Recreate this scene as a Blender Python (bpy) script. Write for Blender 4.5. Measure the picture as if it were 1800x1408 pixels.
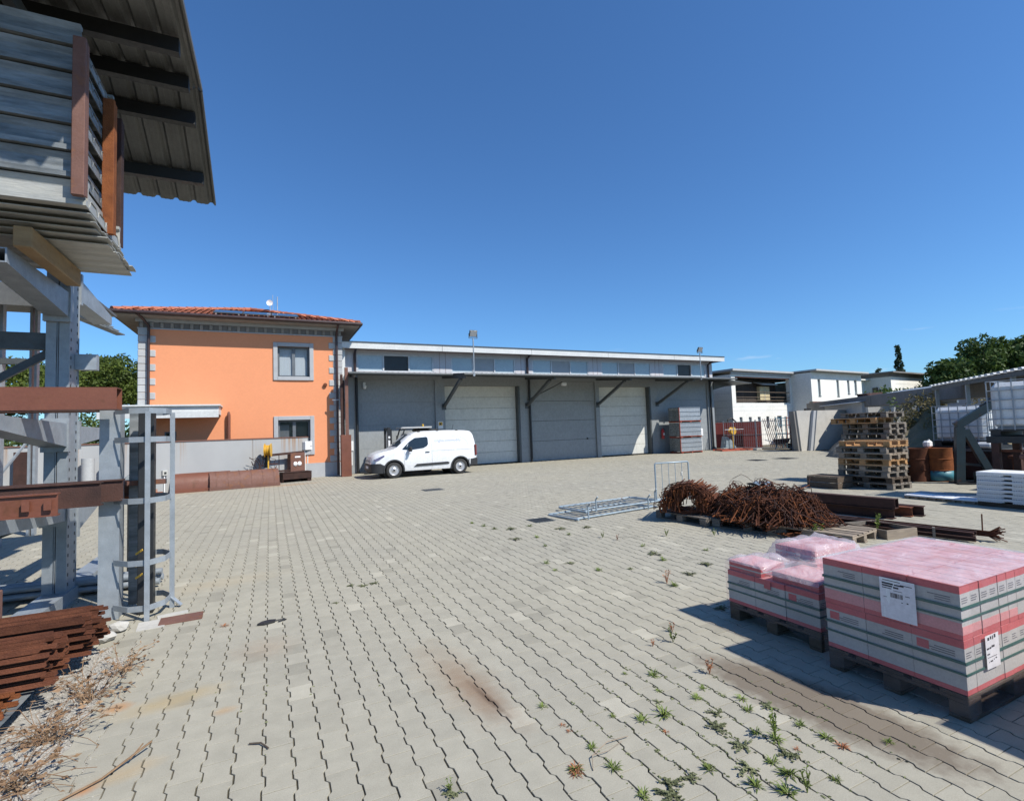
import bpy, bmesh, math, random
import numpy as np
from mathutils import Vector, Matrix
random.seed(7)
RNG = np.random.default_rng(11)
PI = math.pi
SC = bpy.context.scene
COL = SC.collection
for _o in list(bpy.data.objects):
    bpy.data.objects.remove(_o)

# ------------------------------------------------------------------ camera
F_PX = 895.0 / 1800.0
_up = Vector((-0.0356, -1.0, (756.4 - 704) / 895.0)).normalized()      # world up in (right, down, forward)
_f = (Vector((0, 0, 1)) - _up * _up.z).normalized()
_x = _f.cross(_up)
if _x.x < 0:
    _x = -_x
_a = math.radians(25.5)
_u, _v = _x * math.cos(_a) + _f * math.sin(_a), _f * math.cos(_a) - _x * math.sin(_a)
RW = Matrix((_u, _v, _up))                                              # camera axes -> world
_r, _d, _w = RW.col[0], RW.col[1], RW.col[2]
cam_data = bpy.data.cameras.new('camera')
cam = bpy.data.objects.new('camera', cam_data)
COL.objects.link(cam)
cam.matrix_world = Matrix(((_r.x, -_d.x, -_w.x, 0), (_r.y, -_d.y, -_w.y, 0), (_r.z, -_d.z, -_w.z, 1.74), (0, 0, 0, 1)))
cam_data.sensor_width = 36
cam_data.lens = 36 * F_PX
cam_data.clip_start = 0.05
cam_data.clip_end = 3000
SC.camera = cam

# ------------------------------------------------------------------ sky and sun
SUN = Vector((0.52, -0.77, 1.0)).normalized()
world = bpy.data.worlds.new('World')
SC.world = world
world.use_nodes = True
nt = world.node_tree
nt.nodes.clear()
sky = nt.nodes.new('ShaderNodeTexSky')
sky.sky_type = 'NISHITA'
sky.sun_disc = False
sky.sun_elevation = math.asin(SUN.z)
sky.sun_rotation = math.atan2(SUN.x, SUN.y)
sky.altitude = 60
sky.air_density = 1.0
sky.dust_density = 0.35
sky.ozone_density = 2.6
tc = nt.nodes.new('ShaderNodeTexCoord')
mp = nt.nodes.new('ShaderNodeMapping')
mp.inputs['Scale'].default_value = (3.0, 3.0, 26.0)
nz = nt.nodes.new('ShaderNodeTexNoise')
nz.inputs['Scale'].default_value = 2.2
nz.inputs['Detail'].default_value = 7
nz.inputs['Roughness'].default_value = 0.55
rp = nt.nodes.new('ShaderNodeValToRGB')
rp.color_ramp.elements[0].position = 0.60
rp.color_ramp.elements[1].position = 0.80
sx = nt.nodes.new('ShaderNodeSeparateXYZ')
band = nt.nodes.new('ShaderNodeValToRGB')                                # thin wisps low over the horizon only
for _p, _c in ((0.0, 0.0), (0.03, 0.9), (0.10, 0.75), (0.16, 0.0)):
    if _p == 0.0:
        band.color_ramp.elements[0].position = 0.0
        band.color_ramp.elements[0].color = (_c, _c, _c, 1)
    elif _p == 0.16:
        band.color_ramp.elements[-1].position = _p
        band.color_ramp.elements[-1].color = (_c, _c, _c, 1)
    else:
        e = band.color_ramp.elements.new(_p)
        e.color = (_c, _c, _c, 1)
mul = nt.nodes.new('ShaderNodeMath')
mul.operation = 'MULTIPLY'
mixs = nt.nodes.new('ShaderNodeMix')
mixs.data_type = 'RGBA'
mixs.inputs[7].default_value = (8.5, 8.8, 9.4, 1)
bg = nt.nodes.new('ShaderNodeBackground')
bg.inputs['Strength'].default_value = 0.090
out = nt.nodes.new('ShaderNodeOutputWorld')
L = nt.links.new
L(tc.outputs['Generated'], mp.inputs['Vector'])
L(mp.outputs[0], nz.inputs['Vector'])
L(nz.outputs['Fac'], rp.inputs['Fac'])
L(tc.outputs['Generated'], sx.inputs[0])
L(sx.outputs['Z'], band.inputs['Fac'])
L(rp.outputs['Color'], mul.inputs[0])
L(band.outputs['Color'], mul.inputs[1])
L(mul.outputs[0], mixs.inputs[0])
hsv = nt.nodes.new('ShaderNodeHueSaturation')
hsv.inputs['Saturation'].default_value = 1.0
L(sky.outputs['Color'], hsv.inputs['Color'])
tint = nt.nodes.new('ShaderNodeMix')                                     # the camera's cool white balance, the same over the whole sky
tint.data_type = 'RGBA'
tint.blend_type = 'MULTIPLY'
tint.inputs[0].default_value = 1.0
tint.inputs[7].default_value = (0.63, 1.03, 1.42, 1)
L(hsv.outputs['Color'], tint.inputs[6])
L(tint.outputs[2], mixs.inputs[6])
L(mixs.outputs[2], bg.inputs['Color'])
L(bg.outputs[0], out.inputs['Surface'])
sd = bpy.data.lights.new('sun', 'SUN')
sd.energy = 5.0
sd.angle = math.radians(0.55)
sd.color = (1.0, 0.955, 0.875)
sun = bpy.data.objects.new('sun', sd)
COL.objects.link(sun)
sun.rotation_euler = SUN.to_track_quat('Z', 'Y').to_euler()
sun.location = (20, -30, 40)
SC.view_settings.view_transform = 'Standard'
SC.view_settings.look = 'None'
SC.view_settings.gamma = 1
SC.view_settings.exposure = 0.30
SC.view_settings.use_curve_mapping = False
SC.render.engine = 'CYCLES'
SC.cycles.use_denoising = True
SC.cycles.max_bounces = 8
SC.cycles.transparent_max_bounces = 12


# ------------------------------------------------------------------ materials
def nd(t, typ, **kw):
    n = t.nodes.new(typ)
    for k, v in kw.items():
        setattr(n, k, v)
    return n


def noise(t, vec, scale, detail=4, rough=0.55, dist=0.0):
    n = nd(t, 'ShaderNodeTexNoise')
    n.inputs['Scale'].default_value = scale
    n.inputs['Detail'].default_value = detail
    n.inputs['Roughness'].default_value = rough
    n.inputs['Distortion'].default_value = dist
    t.links.new(vec, n.inputs['Vector'])
    return n.outputs['Fac']


def ramp(t, fac, stops):
    r = nd(t, 'ShaderNodeValToRGB')
    el = r.color_ramp.elements
    while len(el) < len(stops):
        el.new(0.5)
    for e, (p, c) in zip(el, stops):
        e.position = p
        e.color = (c, c, c, 1) if not isinstance(c, tuple) else tuple(c) + (1,)
    t.links.new(fac, r.inputs['Fac'])
    return r.outputs['Color']


def mix(t, fac, a, b, mode='MIX'):
    m = nd(t, 'ShaderNodeMix', data_type='RGBA', blend_type=mode)
    for sock, val in ((0, fac), (6, a), (7, b)):
        if isinstance(val, (int, float)):
            m.inputs[sock].default_value = val if sock == 0 else (val, val, val, 1)
        elif isinstance(val, tuple):
            m.inputs[sock].default_value = tuple(val[:3]) + (1,)
        else:
            t.links.new(val, m.inputs[sock])
    return m.outputs[2]


def math_(t, op, a, b=0.0, clamp=False):
    m = nd(t, 'ShaderNodeMath', operation=op, use_clamp=clamp)
    for i, v in ((0, a), (1, b)):
        if isinstance(v, (int, float)):
            m.inputs[i].default_value = v
        else:
            t.links.new(v, m.inputs[i])
    return m.outputs[0]


def base_mat(name):
    m = bpy.data.materials.new(name)
    m.use_nodes = True
    t = m.node_tree
    b = t.nodes['Principled BSDF']
    g = nd(t, 'ShaderNodeNewGeometry')
    return m, t, b, g.outputs['Position']


def scaled(t, pos, s):
    n = nd(t, 'ShaderNodeMapping')
    n.inputs['Scale'].default_value = s
    t.links.new(pos, n.inputs['Vector'])
    return n.outputs[0]


def M(name, col, rough=0.6, metal=0.0, col2=None, scale=3.0, contrast=0.22, bump=0.0, bscale=60.0, stretch=None,
      rust=0.0, rcol=(0.16, 0.055, 0.022), rscale=4.0, dirt=0.0, rnd=0.12, spec=0.5, detail=5, grain=1.0):
    """Base colour with slow mottling, optional rust or dirt blotches, per-object shift and fine relief."""
    m, t, b, pos = base_mat(name)
    vec = scaled(t, pos, stretch) if stretch else pos
    c2 = col2 or tuple(x * 0.72 for x in col)
    f = ramp(t, noise(t, vec, scale, detail), ((0.5 - contrast, 0.0), (0.5 + contrast, 1.0)))
    c = mix(t, f, col, c2)
    fine = ramp(t, noise(t, vec, scale * 14, 3), ((0.25, 1 - 0.12 * grain), (0.75, 1 + 0.08 * grain)))
    c = mix(t, 1.0, c, fine, 'MULTIPLY')
    if rnd:
        oi = nd(t, 'ShaderNodeObjectInfo')
        v = ramp(t, oi.outputs['Random'], ((0.0, 1.0 - rnd), (1.0, 1.0 + rnd)))
        c = mix(t, 1.0, c, v, 'MULTIPLY')
    if dirt:
        d = ramp(t, noise(t, pos, 1.7, 7, 0.65), ((0.45, 0.0), (0.8, 1.0)))
        c = mix(t, math_(t, 'MULTIPLY', d, dirt), c, (0.09, 0.08, 0.065))
    if rust:
        r = ramp(t, noise(t, vec, rscale, 8, 0.68), ((0.62 - rust * 0.4, 0.0), (0.72 - rust * 0.4, 1.0)))
        rc = mix(t, noise(t, pos, 30, 3), rcol, tuple(x * 0.45 for x in rcol))
        c = mix(t, r, c, rc)
        b.inputs['Metallic'].default_value = 0
        if metal:
            t.links.new(math_(t, 'MULTIPLY', math_(t, 'SUBTRACT', 1.0, r), metal), b.inputs['Metallic'])
    elif metal:
        b.inputs['Metallic'].default_value = metal
    t.links.new(c, b.inputs['Base Color'])
    rr = ramp(t, noise(t, pos, scale * 5, 3), ((0.3, max(0.05, rough - 0.1)), (0.7, min(1.0, rough + 0.1))))
    t.links.new(rr, b.inputs['Roughness'])
    b.inputs['Specular IOR Level'].default_value = spec
    if bump:
        bp = nd(t, 'ShaderNodeBump')
        bp.inputs['Strength'].default_value = bump
        bp.inputs['Distance'].default_value = 0.01
        t.links.new(noise(t, vec, bscale, 4), bp.inputs['Height'])
        t.links.new(bp.outputs[0], b.inputs['Normal'])
    return m


MT = {}
MT['rust'] = M('rusty_steel', (0.155, 0.058, 0.030), 0.85, 0, (0.075, 0.028, 0.017), 6, 0.25, 0.5, 90, rnd=0.25, spec=0.2)
MT['rust_dark'] = M('dark_rust', (0.072, 0.036, 0.028), 0.8, 0, (0.035, 0.020, 0.017), 5, 0.25, 0.4, 80, rnd=0.25, spec=0.25)
MT['rust_bright'] = M('orange_rust', (0.235, 0.082, 0.030), 0.9, 0, (0.12, 0.042, 0.02), 7, 0.25, 0.5, 90, rnd=0.3, spec=0.15)
MT['primer'] = M('red_brown_primer', (0.180, 0.062, 0.034), 0.55, 0, (0.135, 0.046, 0.027), 2.5, 0.3, 0.1, 50, rnd=0.06, rust=0.12)
MT['primer_old'] = M('weathered_primer', (0.175, 0.085, 0.062), 0.75, 0, (0.115, 0.052, 0.038), 4, 0.25, 0.2, 50, rust=0.22, rcol=(0.24, 0.10, 0.05), rnd=0.1)
MT['galv'] = M('galvanised_steel', (0.345, 0.38, 0.41), 0.48, 0.3, (0.265, 0.295, 0.32), 9, 0.2, 0.12, 70, rnd=0.06, dirt=0.12)
MT['galv_old_shade'] = M('weathered_shade_galvanised_steel', (0.30, 0.32, 0.325), 0.55, 0.3, (0.13, 0.145, 0.15), 4, 0.16, 0.25, 40, rnd=0.12, dirt=0.25,
                   stretch=(0.6, 2, 4))  # weathered tone, darkened further to paint shade on the tray pile
MT['galv_pale'] = M('pale_zinc_trays', (0.50, 0.49, 0.44), 0.55, 0.15, (0.33, 0.34, 0.33), 4, 0.22, 0.3, 30, rnd=0.15, dirt=0.3, stretch=(0.4, 2, 3))
MT['roof_steel'] = M('roof_sheet_steel', (0.15, 0.15, 0.142), 0.5, 0.2, (0.11, 0.11, 0.105), 3, 0.25, 0.1, 40, rnd=0.05, dirt=0.15)
MT['black_steel'] = M('dark_painted_steel', (0.022, 0.024, 0.026), 0.5, 0.1, (0.014, 0.015, 0.017), 4, rnd=0.1)
MT['grey_steel'] = M('dark_grey_paint', (0.085, 0.095, 0.10), 0.5, 0.1, (0.06, 0.068, 0.072), 4, rnd=0.08, dirt=0.15)
MT['brown_pipe'] = M('dark_brown_sheet_metal', (0.060, 0.035, 0.033), 0.4, 0.15, (0.042, 0.025, 0.024), 3, rnd=0.05)
MT['wood'] = M('weathered_wood', (0.33, 0.265, 0.19), 0.85, 0, (0.19, 0.15, 0.115), 5, 0.25, 0.5, 40, stretch=(1, 1, 6), rnd=0.3, dirt=0.2)
MT['wood_grey'] = M('grey_weathered_wood', (0.235, 0.205, 0.17), 0.9, 0, (0.125, 0.105, 0.085), 5, 0.25, 0.5, 40, stretch=(1, 1, 6), rnd=0.28, dirt=0.2)
MT['wood_new'] = M('fresh_orange_wood', (0.47, 0.27, 0.115), 0.8, 0, (0.32, 0.165, 0.065), 5, 0.25, 0.4, 40, stretch=(1, 1, 6), rnd=0.2)
MT['wood_dark'] = M('dark_old_shade_wood', (0.115, 0.082, 0.055), 0.9, 0, (0.06, 0.043, 0.03), 5, 0.25, 0.5, 40, stretch=(1, 1, 6), rnd=0.25)  # also painted shade at the base of the wrapped tile pallets
MT['timber'] = M('yellowed_timber', (0.36, 0.245, 0.12), 0.8, 0, (0.24, 0.15, 0.07), 4, 0.25, 0.35, 40, stretch=(1, 1, 6), rnd=0.1)
MT['concrete'] = M('pale_concrete', (0.50, 0.48, 0.435), 0.9, 0, (0.40, 0.385, 0.35), 1.5, 0.3, 0.3, 40, rnd=0.05, dirt=0.22)
MT['white_wall'] = M('white_painted_wall', (0.80, 0.785, 0.73), 0.85, 0, (0.72, 0.70, 0.63), 1.2, 0.3, 0.1, 40, rnd=0.0, dirt=0.13, stretch=(1, 1, 0.5))
MT['lilac_wall'] = M('pale_lilac_panel', (0.56, 0.545, 0.56), 0.7, 0, (0.49, 0.475, 0.49), 1.5, 0.3, rnd=0.03, dirt=0.05)
MT['grey_wall'] = M('blue_grey_panel', (0.275, 0.295, 0.30), 0.6, 0, (0.255, 0.272, 0.278), 0.8, 0.3, rnd=0.02, dirt=0.1, stretch=(1, 1, 0.6))
MT['door_white'] = M('off_white_door_panel', (0.62, 0.62, 0.57), 0.5, 0, (0.57, 0.57, 0.525), 0.9, 0.3, rnd=0.02, dirt=0.1, stretch=(1, 1, 0.6))
MT['fascia'] = M('pale_fascia_sheet', (0.62, 0.63, 0.615), 0.55, 0.0, (0.55, 0.56, 0.55), 1.2, rnd=0.02, dirt=0.1)
MT['pink_trim'] = M('rose_brown_trim', (0.33, 0.25, 0.24), 0.6, 0, rnd=0.03)
MT['orange'] = M('orange_render', (0.72, 0.295, 0.150), 0.9, 0, (0.69, 0.280, 0.142), 0.9, 0.3, 0.04, 90, rnd=0.0, spec=0.2, grain=0.3)
MT['stone'] = M('grey_stone', (0.45, 0.455, 0.45), 0.85, 0, (0.38, 0.385, 0.385), 3, 0.25, 0.25, 50, rnd=0.07)
MT['stone_frame'] = M('grey_stone_frame', (0.40, 0.41, 0.42), 0.8, 0, (0.34, 0.35, 0.36), 3, 0.25, 0.15, 50, rnd=0.03)
MT['soffit'] = M('grey_brown_soffit', (0.30, 0.285, 0.26), 0.85, 0, rnd=0.02)
MT['tile'] = M('terracotta_tile', (0.46, 0.155, 0.085), 0.85, 0, (0.34, 0.115, 0.065), 4, 0.25, 0.3, 60, rnd=0.22, dirt=0.15)
MT['white'] = M('white_plastic', (0.78, 0.78, 0.77), 0.45, 0, (0.72, 0.72, 0.71), 2, rnd=0.03)
MT['eps'] = M('pale_grey_foam', (0.66, 0.67, 0.67), 0.85, 0, (0.58, 0.59, 0.595), 4, 0.25, 0.2, 90, rnd=0.06, dirt=0.08)
MT['ibc'] = M('translucent_white_tank', (0.70, 0.715, 0.72), 0.4, 0, (0.61, 0.63, 0.64), 2, 0.3, rnd=0.03, dirt=0.1)
MT['card'] = M('white_grey_cardboard', (0.47, 0.465, 0.43), 0.8, 0, (0.39, 0.385, 0.355), 5, 0.25, 0.1, 60, rnd=0.06, dirt=0.06)
MT['pink'] = M('pink_red_print', (0.52, 0.125, 0.125), 0.7, 0, (0.46, 0.105, 0.105), 6, rnd=0.08)
MT['pink_top'] = M('pale_pink_print', (0.62, 0.30, 0.29), 0.7, 0, (0.58, 0.26, 0.25), 6, rnd=0.06)
MT['strap'] = M('green_strap', (0.04, 0.125, 0.105), 0.5, 0, rnd=0.02)
MT['print'] = M('grey_print', (0.16, 0.16, 0.17), 0.8, 0, rnd=0.1)
MT['ink'] = M('dark_ink', (0.03, 0.03, 0.035), 0.8, 0, rnd=0.0)
MT['paper'] = M('white_paper', (0.76, 0.77, 0.79), 0.7, 0, (0.74, 0.75, 0.77), 3, rnd=0.0)
MT['paint'] = M('white_car_paint', (0.70, 0.71, 0.72), 0.16, 0, (0.69, 0.70, 0.71), 1.0, 0.3, rnd=0.0, spec=0.6, dirt=0.03)
MT['black'] = M('black_plastic', (0.018, 0.019, 0.02), 0.55, 0, (0.026, 0.026, 0.027), 6, rnd=0.02)
MT['tyre'] = M('tyre_rubber', (0.022, 0.022, 0.022), 0.85, 0, (0.035, 0.034, 0.032), 12, rnd=0.0)
MT['print_blue'] = M('pale_blue_lettering', (0.26, 0.31, 0.46), 0.5, 0, rnd=0.0)
MT['headlamp'] = M('headlamp_lens', (0.05, 0.05, 0.14), 0.1, 0, (0.16, 0.16, 0.26), 9, 0.2, rnd=0.0, spec=0.8)
MT['rim'] = M('silver_wheel', (0.52, 0.52, 0.53), 0.35, 0.5, (0.42, 0.42, 0.43), 8, rnd=0.0)
MT['yellow'] = M('yellow_paint', (0.66, 0.39, 0.04), 0.45, 0, (0.58, 0.33, 0.035), 4, rnd=0.05)
MT['red'] = M('red_paint', (0.46, 0.035, 0.03), 0.4, 0, (0.38, 0.03, 0.026), 4, rnd=0.05)
MT['red_faded'] = M('faded_red_plastic', (0.50, 0.145, 0.13), 0.6, 0, (0.43, 0.125, 0.115), 4, rnd=0.02)
MT['red_panel'] = M('dark_red_panel', (0.215, 0.030, 0.022), 0.65, 0, (0.16, 0.024, 0.02), 2, rnd=0.1, dirt=0.15)
MT['orange_steel'] = M('orange_red_steel', (0.40, 0.085, 0.045), 0.6, 0, (0.30, 0.065, 0.04), 4, rnd=0.1, rust=0.15)
MT['teal'] = M('teal_steel', (0.05, 0.20, 0.26), 0.5, 0, (0.04, 0.15, 0.20), 4, rnd=0.1, rust=0.1)
MT['green_machine'] = M('dark_green_machine_paint', (0.030, 0.052, 0.058), 0.5, 0.1, (0.020, 0.035, 0.04), 4, rnd=0.03, rust=0.08)
MT['barrier'] = M('blue_grey_barrier_steel', (0.33, 0.40, 0.45), 0.5, 0.3, (0.24, 0.30, 0.34), 6, rnd=0.08, rust=0.06)
MT['sand'] = M('grey_sand', (0.30, 0.27, 0.22), 0.95, 0, (0.20, 0.18, 0.145), 1.6, 0.2, 0.8, 18, rnd=0.0, spec=0.1)
MT['gravel'] = M('white_gravel', (0.50, 0.475, 0.43), 0.9, 0, (0.36, 0.335, 0.29), 30, 0.2, 0.6, 70, rnd=0.25, spec=0.2)
MT['earth'] = M('dry_earth', (0.24, 0.20, 0.14), 0.95, 0, (0.14, 0.125, 0.07), 0.5, 0.2, 0.5, 8, rnd=0.0, spec=0.1)
MT['dry'] = M('dry_weed', (0.33, 0.225, 0.135), 0.9, 0, (0.17, 0.095, 0.055), 20, rnd=0.2, spec=0.1)
MT['weed'] = M('green_weed', (0.17, 0.215, 0.045), 0.7, 0, (0.10, 0.145, 0.034), 18, rnd=0.25, spec=0.25)
MT['weed_grey'] = M('grey_green_weed', (0.175, 0.185, 0.095), 0.8, 0, (0.12, 0.135, 0.07), 18, rnd=0.25, spec=0.15)
MT['weed_red'] = M('dried_orange_weed', (0.38, 0.17, 0.085), 0.85, 0, (0.25, 0.10, 0.05), 18, rnd=0.25, spec=0.15)
MT['solar'] = M('solar_cell_glass', (0.018, 0.022, 0.035), 0.12, 0.0, (0.014, 0.018, 0.028), 2, rnd=0.05, spec=0.8)
MT['aluminium'] = M('aluminium_rail', (0.55, 0.56, 0.57), 0.4, 0.6, rnd=0.02)
MT['dark_pane'] = M('dark_opening', (0.022, 0.022, 0.024), 0.4, 0, rnd=0.05)
MT['frost'] = M('frosted_pane', (0.42, 0.49, 0.52), 0.25, 0, (0.32, 0.39, 0.43), 0.7, 0.35, rnd=0.08, spec=0.6, stretch=(1, 1, 3))
MT['frame_white'] = M('pale_window_frame', (0.62, 0.635, 0.65), 0.5, 0, rnd=0.02)
MT['sash'] = M('grey_window_sash', (0.135, 0.15, 0.165), 0.45, 0, rnd=0.02)
MT['curtain'] = M('white_net_curtain', (0.68, 0.70, 0.72), 0.9, 0, (0.6, 0.62, 0.64), 3, stretch=(8, 1, 0.6), rnd=0.02)
MT['dark_wood'] = M('dark_brown_boards', (0.050, 0.036, 0.028), 0.85, 0, (0.025, 0.019, 0.016), 3, 0.25, 0.3, 30, stretch=(6, 6, 0.8), rnd=0.25)
MT['cream'] = M('cream_shutter', (0.60, 0.50, 0.30), 0.7, 0, rnd=0.03)
MT['grey_concrete'] = M('weathered_shade_grey_concrete', (0.235, 0.225, 0.215), 0.9, 0, (0.14, 0.135, 0.13), 0.9, 0.25, 0.3, 25, rnd=0.05, stretch=(1, 1, 0.5), dirt=0.2)  # also painted shade on the house frieze and the block's flank
MT['rubble'] = M('brick_rubble', (0.36, 0.19, 0.13), 0.9, 0, (0.26, 0.14, 0.10), 6, 0.25, 0.3, 40, rnd=0.25)
MT['bark'] = M('bark', (0.10, 0.075, 0.055), 0.95, 0, (0.055, 0.042, 0.033), 5, 0.25, 0.8, 20, rnd=0.05)


def leaf_mat(name, c1, c2, s):
    m, t, b, pos = base_mat(name)
    f = ramp(t, noise(t, pos, s, 4, 0.6), ((0.32, 0.0), (0.68, 1.0)))
    c = mix(t, f, c1, c2)
    g = ramp(t, noise(t, pos, s * 13, 2), ((0.3, 0.65), (0.7, 1.3)))
    c = mix(t, 1.0, c, g, 'MULTIPLY')
    t.links.new(c, b.inputs['Base Color'])
    b.inputs['Roughness'].default_value = 0.6
    b.inputs['Specular IOR Level'].default_value = 0.25
    tr = nd(t, 'ShaderNodeBsdfTranslucent')
    t.links.new(c, tr.inputs['Color'])
    ms = nd(t, 'ShaderNodeMixShader')
    ms.inputs[0].default_value = 0.25
    o = t.nodes['Material Output']
    t.links.new(b.outputs[0], ms.inputs[1])
    t.links.new(tr.outputs[0], ms.inputs[2])
    t.links.new(ms.outputs[0], o.inputs['Surface'])
    return m


MT['pine'] = leaf_mat('pine_needles', (0.115, 0.150, 0.026), (0.055, 0.085, 0.018), 0.55)
MT['leaf'] = leaf_mat('broad_leaves', (0.085, 0.135, 0.030), (0.045, 0.080, 0.024), 0.7)
MT['cypress'] = leaf_mat('cypress_scales', (0.036, 0.070, 0.034), (0.020, 0.044, 0.024), 0.8)
MT['shrub'] = leaf_mat('shrub_leaves', (0.125, 0.175, 0.045), (0.07, 0.10, 0.03), 1.2)
MT['scrub'] = leaf_mat('dry_scrub', (0.20, 0.165, 0.075), (0.10, 0.095, 0.04), 1.0)


def glass_mat(name, tint, rough=0.03, back=0.85):
    m, t, b, pos = base_mat(name)
    b.inputs['Base Color'].default_value = tint + (1,)
    b.inputs['Roughness'].default_value = rough
    b.inputs['Specular IOR Level'].default_value = 0.8
    tr = nd(t, 'ShaderNodeBsdfTransparent')
    tr.inputs['Color'].default_value = (0.95, 0.97, 0.98, 1)
    ms = nd(t, 'ShaderNodeMixShader')
    ms.inputs[0].default_value = back
    t.links.new(tr.outputs[0], ms.inputs[1])
    t.links.new(b.outputs[0], ms.inputs[2])
    t.links.new(ms.outputs[0], t.nodes['Material Output'].inputs['Surface'])
    return m


MT['glass'] = glass_mat('window_glass', (0.05, 0.065, 0.075), 0.04, 0.12)
MT['car_glass'] = glass_mat('tinted_car_glass', (0.012, 0.02, 0.026), 0.04, 0.92)


def film_mat():
    m, t, b, pos = base_mat('crumpled_clear_film')
    b.inputs['Base Color'].default_value = (0.72, 0.70, 0.75, 1)
    b.inputs['Roughness'].default_value = 0.16
    b.inputs['Specular IOR Level'].default_value = 0.7
    bp = nd(t, 'ShaderNodeBump')
    bp.inputs['Strength'].default_value = 0.55
    bp.inputs['Distance'].default_value = 0.03
    t.links.new(noise(t, scaled(t, pos, (1, 1, 2.2)), 9, 5, 0.55, 1.2), bp.inputs['Height'])
    t.links.new(bp.outputs[0], b.inputs['Normal'])
    tr = nd(t, 'ShaderNodeBsdfTransparent')
    tr.inputs['Color'].default_value = (0.97, 0.95, 0.965, 1)
    ms = nd(t, 'ShaderNodeMixShader')
    at = nd(t, 'ShaderNodeAttribute', attribute_name='haze')
    f = ramp(t, noise(t, pos, 5, 5, 0.6, 1.0), ((0.35, 0.02), (0.75, 0.30)))
    f = math_(t, 'MULTIPLY', f, math_(t, 'ADD', math_(t, 'MULTIPLY', at.outputs['Fac'], 3.0), 0.12))
    t.links.new(math_(t, 'ADD', f, at.outputs['Fac'], True), ms.inputs[0])
    t.links.new(tr.outputs[0], ms.inputs[1])
    t.links.new(b.outputs[0], ms.inputs[2])
    t.links.new(ms.outputs[0], t.nodes['Material Output'].inputs['Surface'])
    return m


MT['film'] = film_mat()


def blotch(t, pos, cx, cy, rx, ry, ang=0.0, soft=0.5, nscale=6.0, namp=0.9):
    """1 inside a ragged ellipse lying on the ground, 0 outside."""
    n = nd(t, 'ShaderNodeMapping', vector_type='TEXTURE')
    n.inputs['Location'].default_value = (cx, cy, 0)
    n.inputs['Rotation'].default_value = (0, 0, ang)
    n.inputs['Scale'].default_value = (rx, ry, 1000)
    t.links.new(pos, n.inputs['Vector'])
    ln = nd(t, 'ShaderNodeVectorMath', operation='LENGTH')
    t.links.new(n.outputs[0], ln.inputs[0])
    v = math_(t, 'ADD', ln.outputs['Value'], math_(t, 'MULTIPLY', math_(t, 'SUBTRACT', noise(t, pos, nscale, 5, 0.6), 0.5), namp))
    return ramp(t, v, ((max(0.0, 1 - soft), 1.0), (1.0, 0.0)))


def paver_mat():
    m, t, b, pos = base_mat('concrete_paver')
    at = nd(t, 'ShaderNodeAttribute', attribute_name='tint')
    big = ramp(t, noise(t, pos, 0.35, 5, 0.6), ((0.32, 0.0), (0.68, 1.0)))
    c = mix(t, big, (0.350, 0.326, 0.258), (0.322, 0.303, 0.248))
    grain = ramp(t, noise(t, pos, 160, 3, 0.6), ((0.25, 0.86), (0.75, 1.12)))
    c = mix(t, 1.0, c, grain, 'MULTIPLY')
    mid = ramp(t, noise(t, pos, 7, 5, 0.6), ((0.25, 0.90), (0.75, 1.09)))
    c = mix(t, 1.0, c, mid, 'MULTIPLY')
    v = ramp(t, at.outputs['Fac'], ((0.0, 0.84), (0.12, 0.955), (0.9, 1.045), (1.0, 1.20)))
    c = mix(t, 1.0, c, v, 'MULTIPLY')
    # rust marks, an oil streak and the damp strip beside the tile pallets
    for (cx, cy, rx, ry, an, col, k, so) in (
            (1.24, 3.35, 0.15, 0.62, 0.10, (0.16, 0.085, 0.05), 0.62, 0.8),
            (1.27, 3.22, 0.035, 0.36, 0.12, (0.05, 0.03, 0.024), 0.85, 0.9),
            (1.20, 3.55, 0.30, 0.90, 0.1, (0.27, 0.19, 0.12), 0.38, 0.8),
            (-0.92, 4.30, 0.10, 0.09, 0.3, (0.42, 0.19, 0.055), 0.75, 0.9),
            (-0.62, 4.22, 0.42, 0.16, 0.25, (0.40, 0.29, 0.13), 0.45, 0.8),
            (-0.86, 3.38, 0.08, 0.055, 0.3, (0.42, 0.17, 0.05), 0.7, 0.9),
            (-0.70, 3.45, 0.20, 0.10, 0.3, (0.40, 0.27, 0.12), 0.4, 0.8),
            (-0.86, 2.75, 0.22, 0.30, 0.3, (0.38, 0.28, 0.14), 0.42, 0.8),
            (-0.28, 3.9, 0.10, 0.06, 0.2, (0.40, 0.25, 0.12), 0.5, 0.9),
            (-0.05, 4.85, 0.30, 0.30, 0.2, (0.30, 0.20, 0.13), 0.28, 0.8),
            (-0.55, 7.3, 0.9, 0.35, 0.2, (0.42, 0.34, 0.22), 0.3, 0.8),
            (0.5, 20.9, 1.6, 0.45, 0.2, (0.34, 0.20, 0.10), 0.55, 0.8),
            (-2.4, 20.6, 1.2, 0.5, 0.2, (0.40, 0.27, 0.15), 0.3, 0.8)):
        f = blotch(t, pos, cx, cy, rx, ry, an, so)
        c = mix(t, math_(t, 'MULTIPLY', f, k), c, col)
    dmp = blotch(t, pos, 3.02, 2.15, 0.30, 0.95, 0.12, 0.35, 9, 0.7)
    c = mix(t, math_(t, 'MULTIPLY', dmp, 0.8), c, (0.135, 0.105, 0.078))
    t.links.new(c, b.inputs['Base Color'])
    b.inputs['Roughness'].default_value = 0.88
    b.inputs['Specular IOR Level'].default_value = 0.25
    bp = nd(t, 'ShaderNodeBump')
    bp.inputs['Strength'].default_value = 0.35
    bp.inputs['Distance'].default_value = 0.004
    t.links.new(noise(t, pos, 240, 3), bp.inputs['Height'])
    t.links.new(bp.outputs[0], b.inputs['Normal'])
    return m


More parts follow.
